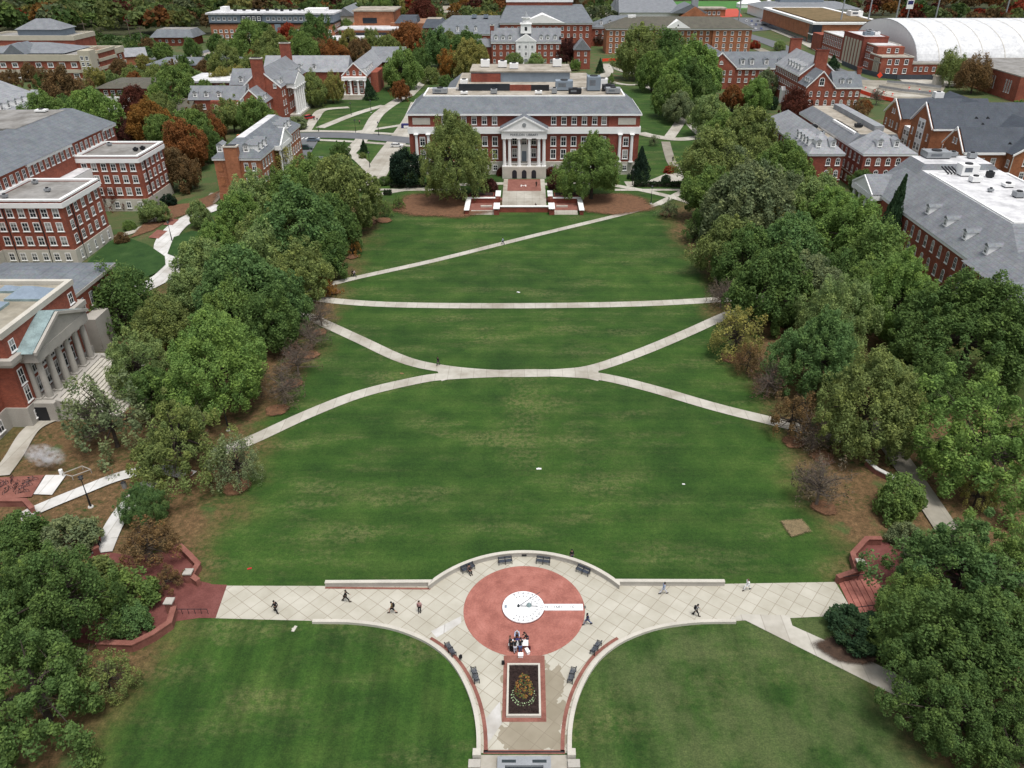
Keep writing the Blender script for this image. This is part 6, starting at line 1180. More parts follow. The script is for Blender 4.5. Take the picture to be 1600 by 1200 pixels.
# ------------------------------------------------------------------ cars
def car_meshes(suv):
    h = 1.75 if suv else 1.42
    prof = [(-2.25, .35), (-2.25, .85), (-2.1, .98), (-1.75 if not suv else -2.1, 1.02)] if not suv else [(-2.3, .35), (-2.3, 1.0), (-2.2, 1.1)]
    body = MB()
    def shell(m, pts, w, mat):
        n = len(pts); L_ = [(x, -w, z) for x, z in pts] + [(x, w, z) for x, z in pts]; m.solid(L_, [tuple(range(n - 1, -1, -1)), tuple(range(n, 2 * n))] + [(i, (i + 1) % n, n + (i + 1) % n, n + i) for i in range(n)], mat)
    shell(body, [(-2.25, .3), (2.25, .3), (2.3, .6), (2.2, .82), (1.15, .98), (-2.05, 1.0 + (.08 if suv else 0)), (-2.28, .8)], .9, M['paint'])
    shell(body, [(.55, h - .06), (.4, h), (-1.3 if not suv else -1.95, h), (-1.5 if not suv else -2.08, h - .08)], .70, M['paint'])
    g = MB(); a = (-1.95 if not suv else -2.2); shell(g, [(1.2, .97), (.52, h - .05), (-1.45 if not suv else -2.02, h - .05), (a, 1.0)], .76, 'darkglass')
    wh = MB(); wh.tube((0, -.11, 0), (0, .11, 0), .34, .34, 'tyre', 14); wh.tube((0, -.125, 0), (0, .125, 0), .2, .2, 'metal', 10)
    lt = MB(); lt.box(-.04, .04, -.18, .18, -.08, .08, 'white')
    return body.mesh('body'), g.mesh('window'), wh.mesh('wheel'), lt.mesh('headlight')
CARM = {s: car_meshes(s) for s in (False, True)}
def car(px, py, rz, suv, col, label, group=None, small=False):
    x, y, _ = at(px, py); t = thing('parked_car', label, 'car', (x, y, .04), R(rz), group); b_, g_, w_, l_ = CARM[suv]
    inst('body', b_, t, color=col); inst('window', g_, t)
    if not small:
        for sx in (-1.4, 1.4):
            for sy in (-.82, .82): inst('wheel', w_, t, (sx, sy, .34))
        for sy in (-.62, .62): inst('headlight', l_, t, (2.27, sy, .66))
car(490, 221, 4, False, (.12, .15, .19), 'blue grey sedan parked at the top of the lot left of the library'); car(479, 234, 2, True, (.015, 0.04, .03), 'dark navy SUV parked beside the brick annex'); car(620, 230, 0, False, (.7, .7, .7), 'white car behind the dark trees at the library corner'); car(1583, 309, -6, True, (.28, .30, .34), 'silver SUV behind the brown gabled building, right edge')
car(484, 186, 60, True, (.4, .03, .03), 'red vehicle by the porch of the columned hall'); car(165, 108, 20, True, (.75, .75, .75), 'white van by the banded complex stair tower')
rr = random.Random(11); cols = [((.6, .6, .62), 'white'), ((.02, .02, .025), 'black'), ((.25, .26, .28), 'silver'), ((.03, .06, .22), 'blue'), ((.35, .03, .03), 'red')]
where = 'on the far lot left of the planted roof building'
for i, (px, py) in enumerate([(1166 + k * 8, 34 + j * 6) for j in range(3) for k in range(4)]):
    c, n_ = cols[(i * 3) % 5]; car(px + rr.uniform(-2, 2), py, 80, i % 3 == 0, c, f'tiny {n_} car {where}', 'cars on the far lot left of the planted roof', True)
for i, (px, py) in enumerate([(890 + k * 11, 17 + (k % 2) * 4) for k in range(6)]):
    c, n_ = cols[(i * 2) % 5]; car(px, py, 5, i % 2 == 0, c, f'tiny {n_} car on the far lot behind the dining hall', 'cars on the far lot behind the dining hall', True)
for i, (px, py) in enumerate(((322, 92), (333, 90), (345, 90), (356, 88))):
    c, n_ = cols[i]; car(px, py, 10, i % 2 == 0, c, f'small {n_} car on the lot below the apartment block', 'cars on the lot below the apartment block', True)
# orange site fences, barrier, booth
for pts, lab in ((((1342, 146), (1362, 153), (1395, 160)), 'long orange mesh fence beside the tall chimney hall'), (((941, 97), (955, 96), (972, 97)), 'orange mesh fence by the white truck behind the library'), (((650, 17), (668, 12), (690, 5)), 'far orange mesh fence behind the terraced gallery')):
    q = PX(*pts); t = thing('site_fence', lab, 'fence', (*q[1], 0), sub=q[1]); part(t, 'mesh', lambda m: m.strip(q, .1, .3, 1.9, 'orange')); part(t, 'post', lambda m: [m.box(x - .08, x + .08, y - .08, y + .08, 0, 2, 'dark') for x, y in q])
for i, (px, py) in enumerate(((1352, 140), (1366, 144), (1380, 147), (1394, 150), (1420, 140), (1436, 143), (1452, 146), (1330, 132), (1344, 128))):
    x, y, _ = at(px, py); t = thing('traffic_barrel', 'orange and white barrel standing on the work site below the armory', 'traffic barrel', (x, y, 0), group='orange barrels on the work site'); mb = MB(); mb.cyl(0, 0, 0, .5, .45, .42, 'orange', 10); mb.cyl(0, 0, .5, .8, .42, .4, 'white', 10); mb.cyl(0, 0, .8, 1.25, .4, .34, 'orange', 10); mb.build('body', t, sub=(0, 0)); mb = MB(); mb.cyl(0, 0, 0, .12, .6, .6, 'tyre', 10); mb.build('base', t, sub=(0, 0))
for pts, lab in (((( 1385, 132), (1430, 136), (1470, 141)), 'long pale concrete barrier across the work site, rear one'), (((1372, 140), (1410, 146), (1455, 151)), 'long pale concrete barrier across the work site, front one')):
    q = PX(*pts); t = thing('road_barrier', lab, 'barrier', (*q[1], 0), sub=q[1]); part(t, 'block', lambda m: m.strip(q, .8, 0, 1.0, 'limestone')); part(t, 'mesh', lambda m: m.strip(q, .08, 1.0, 2.1, 'metal'))
q = PX((1315, 102), (1345, 115), (1373, 122), (1400, 125), (1470, 125)); t = thing('screen_fence', 'dark green screened site fence along the foot of the armory', 'fence', (*q[2], 0), sub=q[2]); part(t, 'screen', lambda m: m.strip(q, .1, .2, 2.6, 'slate_dark')); part(t, 'post', lambda m: [m.box(x - .1, x + .1, y - .1, y + .1, 0, 2.8, 'dark') for x, y in q])
x, y, _ = at(1464, 134); t = thing('stone_pier', 'stocky pale stone pier at the paved corner beyond the dark gables', 'pier', (x, y, 0)); mb = MB(); mb.box(-2.2, 2.2, -1.6, 1.6, 0, 4.5, 'limestone'); mb.build('shaft', t, sub=(0, 0)); mb = MB(); mb.box(-2.6, 2.6, -2, 2, 4.5, 5.2, 'cream'); mb.build('cap', t, sub=(0, 0))
x, y, _ = at(1373, 126); t = thing('warning_sign', 'orange diamond road work sign by the armory', 'sign', (x, y, 0)); mb = MB(); mb.solid([(0, -.1, 1.2), (1.5, -.1, 2.7), (0, -.1, 4.2), (-1.5, -.1, 2.7), (0, .1, 1.2), (1.5, .1, 2.7), (0, .1, 4.2), (-1.5, .1, 2.7)], [(0, 1, 2, 3), (7, 6, 5, 4), (0, 4, 5, 1), (1, 5, 6, 2), (2, 6, 7, 3), (3, 7, 4, 0)], 'orange'); mb.build('panel', t, sub=(0, 0)); mb = MB(); mb.box(-.08, .08, -.08, .08, 0, 1.3, 'dark'); mb.build('post', t, sub=(0, 0))
x, y, _ = at(634, 200); t = thing('event_table', 'small table under purple cloth by the library corner', 'table', (x, y, 0)); mb = MB(); mb.box(-1.6, 1.6, -1, 1, .1, 1.6, 'navy'); mb.build('cloth', t, sub=(0, 0)); mb = MB(); mb.box(-.6, 1.7, -1.1, .2, .3, 1.1, 'white'); mb.build('sign_panel', t, sub=(0, 0))
for px, py, h, lab in ((140, 78, 17, 'wooden utility pole behind the banded complex turret'), (207, 72, 17, 'leaning utility pole between shed and lodge'), (224, 72, 12, 'thin utility pole right of the leaning one')):
    x, y, _ = at(px, py); t = thing('utility_pole', lab, 'pole', (x, y, 0)); mb = MB(); mb.cyl(0, 0, 0, h, .3, .2, 'barkgrey', 6); mb.build('pole', t, sub=(0, 0)); mb = MB(); mb.box(-2.2, 2.2, -.15, .15, h - 1.6, h - 1.2, 'barkgrey'); mb.build('crossarm', t, sub=(0, 0))
# ------------------------------------------------------------------ trees
def crown_mesh(name, seed, nclump, per, leaf, rmin=.15, rmax=.27, shape='round', low=-.55, fill=.55, rough=.17):
    g = np.random.default_rng(seed)
    k1 = g.normal(size=(5, 3)); ph = g.random(5) * 6.28
    d = g.normal(size=(nclump * 4, 3)); d /= np.linalg.norm(d, axis=1)[:, None]; d = d[d[:, 2] > low][:nclump]; n = len(d)
    env = 1 + rough * np.sin(d @ k1.T * 2.1 + ph).sum(1) / 2.2
    rad = fill + (1 - fill) * g.random(n) ** .55
    cr = rmin + (rmax - rmin) * g.random(n); rad[g.random(n) < .14] *= 1.14
    c = d * (env * rad)[:, None] * (1 - cr * .55)[:, None]
    if shape == 'dome': c[:, :2] *= (1.06 - .46 * np.clip(c[:, 2], 0, 1) ** 1.3)[:, None]; c[:, 2] = np.where(c[:, 2] > 0, c[:, 2] * 1.12, c[:, 2])
    if shape == 'cone':
        t = g.random(n) ** .8; a = g.random(n) * 6.28; rr_ = (1 - t) * .9 * (.55 + .45 * g.random(n)) * (1 + .12 * np.sin(t * 26)); c = np.stack([rr_ * np.cos(a), rr_ * np.sin(a), -1 + 2 * t], 1); cr = .10 + .12 * (1 - t); d = np.stack([np.cos(a), np.sin(a), .3 + 0 * a], 1); d /= np.linalg.norm(d, axis=1)[:, None]
    if shape == 'flat': c[:, 2] = c[:, 2] * .8 + .1
    m = n * per; ci = np.repeat(np.arange(n), per)
    e = g.normal(size=(m, 3)) + d[ci] * .5 + np.array([0, 0, .22]); e /= np.linalg.norm(e, axis=1)[:, None]
    p = c[ci] + e * (cr[ci] * (.55 + .5 * g.random(m)))[:, None] * np.array([.9, .9, 1.4])
    nv = e + .75 * g.normal(size=(m, 3)); nv /= np.linalg.norm(nv, axis=1)[:, None]
    a = e * .5 + np.array([0, 0, .8]) + .6 * g.normal(size=(m, 3)); u = a - (a * nv).sum(1)[:, None] * nv; u /= np.linalg.norm(u, axis=1)[:, None]; w = np.cross(nv, u)
    q = np.percentile(np.hypot(p[:, 0], p[:, 1]), 97); p[:, :2] /= q; lo, hi = np.percentile(p[:, 2], [1, 99.5]); p[:, 2] = -1 + 2 * (p[:, 2] - lo) / (hi - lo); c = c / np.array([q, q, 1]); c[:, 2] = -1 + 2 * (c[:, 2] - lo) / (hi - lo)
    s = leaf * (.6 + .8 * g.random(m))[:, None]
    V = np.stack([p - u * s, p - w * s * .55, p + u * s, p + w * s * .55], 1).reshape(-1, 3)
    tint = np.repeat(np.clip(g.random(n)[ci] * .8 + .2 * g.random(m), 0, 1), 4)
    me = bpy.data.meshes.new(name); me.vertices.add(m * 4); me.vertices.foreach_set('co', V.astype(np.float32).ravel())
    me.loops.add(m * 4); me.loops.foreach_set('vertex_index', np.arange(m * 4, dtype=np.int32)); me.polygons.add(m)
    me.polygons.foreach_set('loop_start', np.arange(0, m * 4, 4, dtype=np.int32)); me.polygons.foreach_set('loop_total', np.full(m, 4, dtype=np.int32))
    at_ = me.attributes.new('tint', 'FLOAT', 'POINT'); at_.data.foreach_set('value', tint.astype(np.float32))
    me.update(calc_edges=True); me.materials.append(M['leaf']); return me, c
def trunk_mesh(name, seed, clumps, bark='bark', thick=.045, limbs=9, twigs=0, low=.34):
    """unit trunk: x, y in crown radii, z from 0 (root) to 1 (tree top)"""
    rr = random.Random(seed); m = MB(); fork = low
    m.cyl(0, 0, -.02, .04, thick * 1.7, thick * 1.1, bark, 8); m.cyl(0, 0, .04, fork, thick * 1.1, thick * .8, bark, 8)
    m.tube((0, 0, fork), (rr.uniform(-.06, .06), rr.uniform(-.06, .06), .8), thick * .75, thick * .2, bark)
    cl = list(clumps); rr.shuffle(cl)
    for i in range(min(limbs, len(cl))):
        c = cl[i]; z0 = fork + rr.random() * .22; e = (c[0] * .86, c[1] * .86, .55 + c[2] * .40)
        mid = (e[0] * .5, e[1] * .5, z0 + (e[2] - z0) * .62)
        m.tube((0, 0, z0), mid, thick * .5, thick * .3, bark, 5); m.tube(mid, e, thick * .3, thick * .1, bark, 5)
        for _ in range(twigs):
            t = rr.uniform(.2, 1); b0 = tuple(mid[j] + (e[j] - mid[j]) * t for j in range(3)); q = (b0[0] + rr.uniform(-.3, .3), b0[1] + rr.uniform(-.3, .3), b0[2] + rr.uniform(-.02, .16))
            m.tube(b0, q, thick * .14, thick * .05, bark, 3)
            for _ in range(3): m.tube(q, (q[0] + rr.uniform(-.18, .18), q[1] + rr.uniform(-.18, .18), q[2] + rr.uniform(-.03, .1)), thick * .07, thick * .03, bark, 3)
    return m.mesh(name)
PROTO = {}
def protos():
    for i in range(6):
        c, k = crown_mesh('crown', 20 + i, (300, 200, 240)[i % 3], (105, 140, 120)[i % 3], .034, (.09, .08, .07)[i % 3], (.20, .26, .23)[i % 3], shape=('dome', 'dome', 'round')[i % 3], low=-.8, fill=(.55, .42, .36)[i % 3], rough=(.17, .26, .30)[i % 3]); PROTO['shade', i] = (c, trunk_mesh('trunk', i, k))
    for i in range(4):
        c, k = crown_mesh('crown', 40 + i, (460, 230)[i % 2], (140, 220)[i % 2], .0215, (.07, .06)[i % 2], (.17, .23)[i % 2], ('dome', 'round', 'dome', 'dome')[i], low=-.7, fill=(.5, .30)[i % 2], rough=(.2, .34)[i % 2]); PROTO['near', i] = (c, trunk_mesh('trunk', i + 9, k, limbs=20, thick=.05))
    for i in range(3):
        c, k = crown_mesh('crown', 110 + i, 190, 190, .0235, .06, .19, ('round', 'dome', 'round')[i], low=-.55, fill=.24, rough=.32); PROTO['open', i] = (c, trunk_mesh('trunk', i + 70, k, limbs=30, twigs=1, thick=.042, low=.3))
    for i in range(2):
        c, k = crown_mesh('crown', 60 + i, 90, 60, .036, .10, .20, low=-.35, fill=.35); PROTO['sparse', i] = (c, trunk_mesh('trunk', i + 20, k, limbs=26, twigs=3, thick=.04, low=.28))
    for i in range(2):
        c, k = crown_mesh('crown', 70 + i, 70, 16, .034, .12, .22, low=-.2, fill=.3); PROTO['bare', i] = (c, trunk_mesh('trunk', i + 30, k, 'barkgrey', limbs=36, twigs=6, thick=.045, low=.22))
    for i in range(2):
        c, k = crown_mesh('crown', 80 + i, 190, 60, .050, shape='cone'); PROTO['cone', i] = (c, trunk_mesh('trunk', i + 40, k, limbs=4, low=.15))
    for i in range(2):
        c, k = crown_mesh('crown', 90 + i, 110, 80, .058, .16, .26, low=-.5); PROTO['bush', i] = (c, trunk_mesh('trunk', i + 50, k, limbs=6, low=.12))
    for i in range(2):
        c, k = crown_mesh('crown', 95 + i, 120, 110, .042, .12, .24, 'flat', low=-.15, fill=.45); PROTO['flat', i] = (c, trunk_mesh('trunk', i + 60, k, limbs=16, thick=.05, low=.3))
protos()
for i in range(2): PROTO['full', i] = PROTO['near', 2 * i]
CC = dict(g=(.175, .260, .078), b=(.190, .295, .084), d=(.118, .190, .060), o=(.208, .256, .090), l=(.240, .318, .125), y=(.285, .270, .090), gy=(.195, .238, .125), bg=(.130, .220, .080), e=(.040, .078, .038), de=(.026, .050, .033), br=(.200, .130, .064), rs=(.255, .110, .042), rd=(.30, .055, .028), mr=(.135, .046, .034), or_=(.30, .155, .044), pk=(.155, .096, .075), wn=(.095, .036, .033), gr=(.15, .12, .088))
HR = dict(full=1.85, open=1.8, shade=1.95, near=1.85, sparse=1.75, bare=1.7, cone=2.5, bush=1.35, flat=1.7)
NAMES = dict(full='shade_tree', open='shade_tree', shade='shade_tree', near='shade_tree', sparse='thin_tree', bare='bare_tree', cone='evergreen_tree', bush='shrub', flat='shade_tree')
CNT = {}; GROW = dict(full=1.06, open=1.1, shade=1.13, near=1.04, sparse=1.1, bush=1.05, bare=1.12)
def tree(px, py, rp, kind, col, label, group=None, hr=None, name=None):
    z = 7.0
    for _ in range(5):
        x, y, _z = at(px, py, z); r = rp * GROW.get(kind, 1) * depth_at(y, z) / FPX; h = r * (hr or HR[kind]); z = h * (.5 if kind in ('bush', 'cone') else .55)
    ch = h * (.5 if kind in ('bush', 'cone') else .45)
    nv = len([k for k in PROTO if k[0] == kind]); i = CNT.get(kind, 0); CNT[kind] = i + 1
    cm, tm = PROTO[kind, i % nv]; rr = random.Random(px * 7 + py)
    t = thing(name or NAMES[kind], label, 'shrub' if kind == 'bush' else 'tree', (x, y, 0), rr.random() * 6.28, group)
    c = CC[col]; f = rr.uniform(.92, 1.08)
    inst('crown', cm, t, (0, 0, z), 0, (r * rr.uniform(.92, 1.1), r * rr.uniform(.92, 1.1), ch * rr.uniform(.94, 1.08)), tuple(q * f for q in c)).rotation_euler = (rr.uniform(-.09, .09), rr.uniform(-.09, .09), 0); inst('trunk', tm, t, (0, 0, 0), 0, (r, r, h))
    return t
GL, GR, GB, GF, GRB = 'trees of the left mall row', 'trees of the right mall row', 'campus trees beyond the left buildings', 'trees behind the library', 'trees behind the right buildings'
T = [
# left mall row, far to near
(534, 300, 52, 'shade', 'o', 'olive round tree at the far end of the left row, beside the white walk', GL), (494, 283, 40, 'shade', 'g', 'green tree behind the olive tree at the far end of left row', GL), (438, 258, 31, 'sparse', 'y', 'thin yellowish tree with white columns showing through it', GL), (417, 278, 21, 'shade', 'g', 'small dark green tree in front of orange brick end wall', GL),
(472, 352, 62, 'shade', 'bg', 'largest dark green tree in the far half of the left row', GL), (503, 392, 38, 'shade', 'd', 'dark low crowned tree at lawn edge below the largest left tree', GL), (388, 305, 37, 'shade', 'l', 'light green tree touching the orange brick chimney wall', GL), (368, 340, 36, 'shade', 'b', 'bright green tree left of the greyish olive pair', GL), (430, 372, 46, 'shade', 'o', 'greyish olive tree in mid left row', GL), (404, 402, 44, 'shade', 'l', 'pale green tree in the middle of the left row', GL), (338, 380, 34, 'shade', 'b', 'bright tree bordering the white plaza of the wing building', GL),
(320, 414, 40, 'shade', 'l', 'light green tree right of the curved white walk', GL), (462, 420, 45, 'shade', 'o', 'olive tree at the end of the straight crossing walk, left', GL), (380, 447, 60, 'shade', 'bg', 'wide blue green tree above the big bright foreground tree', GL), (296, 460, 37, 'shade', 'l', 'pale yellowish green tree where the white walk disappears', GL), (418, 497, 48, 'shade', 'd', 'dark green tree facing the lawn above the bare trees', GL), (254, 502, 40, 'shade', 'o', 'dull olive tree behind the portico steps', GL), (181, 463, 60, 'flat', 'd', 'dark spreading tree touching the portico building corner', GL),
(330, 560, 84, 'full', 'b', 'big bright green tree dominating the left row', GL), (205, 562, 56, 'open', 'l', 'light green tree right of the stone portico', GL), (166, 640, 66, 'sparse', 'gy', 'thin greyish tree with visible trunk in front of the portico stairs', GL), (270, 672, 76, 'open', 'o', 'large yellowing olive tree nearest on the left row', GL),
(367, 718, 42, 'sparse', 'gy', 'small greyish tree on a mulch ring at the near end of the left walk', GL), (440, 597, 36, 'bare', 'gr', 'bare small tree beside the left fork of the crossing walks', GL), (462, 556, 32, 'bare', 'pk', 'bare reddish tree second along the left lawn edge', GL), (484, 520, 28, 'bare', 'gr', 'bare grey tree third along the left lawn edge', GL), (500, 488, 22, 'bare', 'gr', 'bare small tree where the upper left walk leaves the lawn', GL), (507, 444, 19, 'sparse', 'or_', 'small orange leaved tree at the end of the diagonal walk', GL), (518, 415, 16, 'sparse', 'br', 'small thin brownish tree above the orange leaved one', GL), (549, 382, 15, 'sparse', 'or_', 'small thin tan tree on brown mulch halfway up left lawn edge', GL), (600, 325, 13, 'sparse', 'g', 'tiny thin green sapling left of library mulch, lower', GL), (622, 316, 11, 'sparse', 'g', 'tiny thin green sapling left of library mulch, right hand one', GL),
(311, 333, 17, 'shade', 'l', 'small light tree standing in the white plaza', None, 2.1), (237, 329, 20, 'shade', 'l', 'round light green tree before the second wing', None, 1.6), (190, 372, 11, 'bush', 'br', 'brownish round bush at the first wing corner', None), (202, 352, 10, 'bush', 'g', 'low green bush between the two wings', None), (172, 300, 24, 'sparse', 'mr', 'reddish thin tree between the two wings', None),
# foreground left
(75, 925, 95, 'open', 'd', 'large dark tree over the brick yard at the left edge', None), (48, 1062, 116, 'open', 'd', 'big dark green tree filling the bottom left corner', None, 1.35), (28, 905, 60, 'open', 'g', 'green tree cut by left edge above the brick yard', None), (222, 785, 33, 'near', 'bg', 'bushy green young tree between the two pale walks', None, 1.9), (228, 848, 52, 'sparse', 'br', 'wide brown leaved tree beside the brick yard', None, 1.3), (110, 838, 40, 'bush', 'gy', 'grey green shrub by the brick gate wall', None), (33, 835, 40, 'bush', 'd', 'dark green shrub at the left end of the pale walk', None), (108, 815, 11, 'cone', 'g', 'little young pine in the mulch left of the pale walk', None), (200, 925, 42, 'bush', 'g', 'mid green shrub among the brick yard', None), (205, 965, 30, 'bush', 'bg', 'dark shrub just above the lower brick wall', None), (140, 905, 44, 'bush', 'o', 'olive shrub in the middle of the brick yard', None), (165, 1055, 42, 'sparse', 'o', 'low olive branches below the lower brick wall', None, 1.3), (255, 905, 26, 'sparse', 'br', 'brownish shrub by the left brick ramp', None, 1.4),
# right mall row, far to near
(1172, 214, 40, 'shade', 'o', 'olive tree at the far end of the right row, by the pale roof', GR), (1110, 245, 45, 'shade', 'o', 'olive green tree at the far end of right row nearest library', GR), (1150, 262, 34, 'shade', 'gy', 'greyish tree between the two far olive trees, right row', GR), (1229, 262, 42, 'shade', 'g', 'rounded green tree against the left pale grey block', GR), (1188, 248, 30, 'shade', 'o', 'dull olive tree left of the rounded green one', GR), (1100, 300, 40, 'shade', 'g', 'green tree reaching over the walk junction at right', GR), (1161, 318, 62, 'shade', 'gy', 'largest greyish green tree in the far right row', GR), (1136, 385, 44, 'shade', 'o', 'olive tree touching the right edge of the far lawn', GR), (1238, 296, 26, 'shade', 'gy', 'small grey green tree below the rounded green tree', GR), (1275, 308, 38, 'shade', 'l', 'light green tree in front of the narrow brick block', GR), (1303, 328, 34, 'shade', 'b', 'bright green tree left of the dark columnar evergreen', GR), (1216, 352, 38, 'shade', 'y', 'yellow green tree in the middle of right row', GR), (1228, 388, 50, 'shade', 'bg', 'blue green tree below the yellow green one', GR), (1333, 362, 48, 'shade', 'b', 'bright green tree before the white columned gable, right', GR), (1372, 404, 54, 'shade', 'g', 'mid green tree at the arched windows', GR), (1199, 446, 58, 'shade', 'd', 'dark green tree at the right end of the straight walk', GR), (1263, 446, 48, 'shade', 'gy', 'grey tinged tree with brownish top in right row', GR), (1296, 492, 66, 'near', 'l', 'large pale green domed tree in mid right row', GR), (1284, 548, 68, 'near', 'bg', 'deep green tree in front of the pale domed tree', GR), (1406, 462, 70, 'full', 'b', 'vivid green tree at the brick corner of the grey hip building', GR),
(1370, 622, 84, 'full', 'o', 'huge olive tree above the curving low brick wall, right', GR), (1440, 540, 42, 'open', 'y', 'yellowish tree squeezed between the huge olive and the dark tree', GR), (1522, 512, 106, 'full', 'd', 'very large dark tree at right edge with gaps showing white', GR, 1.5), (1545, 685, 98, 'open', 'b', 'bright layered tree at right edge, above the shrub tree', GR, 1.6), (1408, 778, 37, 'bush', 'g', 'neat round small tree beside the grey walk at right', None, 1.7),
(1152, 518, 40, 'sparse', 'y', 'yellow and red small tree at right end of the upper fork', GR), (1203, 588, 34, 'bare', 'pk', 'bare reddish brown tree along the right lawn edge', GR), (1240, 642, 42, 'sparse', 'br', 'brown leaved spreading tree over the lower right walk', GR), (1275, 672, 34, 'bare', 'gr', 'bare grey tree just below the lower right walk', GR), (1285, 748, 50, 'bare', 'gr', 'bare silvery tree on its own mulch ring, right', GR), (1129, 455, 26, 'bare', 'gr', 'bare dark tree at the right end of the straight walk', GR), (1086, 358, 20, 'sparse', 'd', 'thin dark small tree on far right lawn edge', GR), (1043, 325, 15, 'sparse', 'gy', 'small thin tree where the diagonal walk meets the steps', GR), (1170, 560, 26, 'sparse', 'br', 'brown thin tree between the yellow red and the bare reddish trees', GR),
(1338, 980, 46, 'bush', 'e', 'dark spreading juniper in the corner below the brick steps', None, .8), (1400, 1000, 40, 'bush', 'g', 'green shrub right of the dark juniper', None), (1512, 872, 96, 'open', 'bg', 'large tree over the right brick steps', None), (1432, 945, 58, 'near', 'g', 'lower green boughs hanging over the brick steps', None), (1535, 1015, 125, 'near', 'd', 'broad tree filling the bottom right corner', None, 1.4), (1475, 1105, 80, 'open', 'd', 'shaded dark tree at the bottom right lawn edge', None, 1.5), (1590, 890, 70, 'near', 'g', 'green tree cut by right edge above the corner tree', None), (1590, 1160, 70, 'open', 'd', 'dark tree in the very corner, bottom right', None), (1415, 835, 24, 'bush', 'gy', 'greyish shrub under the round small tree', None), (1530, 765, 30, 'sparse', 'y', 'thin yellow green tree right of the grey walk', None),
# by the library
(713, 240, 58, 'full', 'o', 'big rounded olive tree hiding the left half of the library front', None, 2.15), (926, 257, 50, 'full', 'g', 'broad dark green tree in front of the right half of library', None, 1.9), (632, 262, 27, 'bush', 'de', 'dark blue green holly at left library corner', None, 2.0), (1002, 256, 17, 'cone', 'de', 'dense dark conical holly at right library corner', None, 2.9), (568, 229, 7, 'cone', 'e', 'little dark fir alone on the triangular lawn', None, 2.9), (617, 278, 12, 'bush', 'g', 'green rounded shrub left of the holly base', None), (598, 283, 9, 'bush', 'd', 'small shrub at the walk corner below the holly', None), (648, 280, 13, 'bush', 'g', 'green shrub between holly and big olive tree', None), (766, 292, 15, 'bush', 'wn', 'dark purple leaved small tree left of the terrace', None, 1.6), (870, 285, 13, 'bush', 'wn', 'dark purple leaved small tree right of the terrace', None, 1.6), (783, 268, 8, 'bush', 'mr', 'reddish shrub against the library base, left', None), (862, 268, 9, 'bush', 'mr', 'reddish shrub against the library base, right', None), (1048, 265, 12, 'bush', 'rd', 'bright red low shrub on the walk right of the library', None, .7), (1041, 279, 8, 'bush', 'e', 'small dark green mound in the curved white walk', None), (532, 236, 15, 'shade', 'd', 'small dark tree at the end of the wide walk, by the left row', None), (567, 243, 6, 'bush', 'o', 'tiny shrub on the bank of the triangular lawn', None), (1022, 219, 8, 'sparse', 'gy', 'small thin tree at the walk corner right of library', None), (590, 325, 8, 'bush', 'd', 'small round bush at the far left lawn corner', None),
# right of the library, beyond
(1048, 148, 28, 'shade', 'g', 'green tree left of the large dark pair, right of the library', GRB), (1000, 78, 36, 'shade', 'o', 'olive tree before the left part of the mossy roof', GRB), (1048, 85, 34, 'shade', 'd', 'dark green tree in front of the white central gable', GRB), (1088, 108, 42, 'shade', 'b', 'large fresh green tree left of the dormer range', GRB), (1060, 62, 14, 'shade', 'd', 'small dark tree against the mossy roofed hall wall', GRB), (1112, 176, 30, 'shade', 'l', 'light green tree with bare trunk on the slope right of the walk', GRB), (1146, 151, 18, 'shade', 'rs', 'rust red tree between the light green and the bright trees', GRB), (1181, 146, 22, 'shade', 'b', 'bright green tree in front of the dormer range right half', GRB), (1244, 163, 25, 'shade', 'mr', 'dark red maple in front of the tall chimney hall', GRB), (1205, 160, 13, 'bush', 'e', 'dark shrub left of the red maple', GRB), (1080, 135, 30, 'shade', 'd', 'dark tree under the large fresh green tree', GRB), (1302, 98, 12, 'cone', 'e', 'dark cedar behind the right chimney', GRB, 1.9), (1335, 172, 22, 'sparse', 'br', 'rusty low tree at the foot of the chimney hall', GRB), (1350, 165, 12, 'bush', 'rs', 'rusty shrub right of the low rusty tree', GRB), (1372, 148, 15, 'bare', 'gr', 'bare slim tree by the orange fence', GRB), (1490, 104, 24, 'flat', 'o', 'open crowned green oak beside the rusty oak on far right bank', GRB, 2.2), (1526, 112, 27, 'flat', 'br', 'rust brown oak on the far right bank', GRB, 2.2), (1592, 168, 14, 'bush', 'b', 'green bush cut by right edge below the flat brick hall', GRB), (1348, 285, 20, 'shade', 'd', 'dark tree in the gap before the white columned gable', GRB), (1395, 335, 21, 'cone', 'e', 'tall dark columnar evergreen at the grey roof corner', GRB, 5.6), (938, 103, 7, 'cone', 'e', 'little dark cypress behind the library, right', GF, 3), (955, 122, 6, 'cone', 'g', 'tiny conical shrub on the oval lawn', GF), (1180, 70, 8, 'bush', 'rd', 'red shrub by the road beyond the mossy hall', GRB), (1219, 71, 10, 'bush', 'l', 'pale green young tree by the main road', GRB), (1160, 60, 6, 'bush', 'rd', 'small red shrub at the mossy hall right corner', GRB),
# behind the library
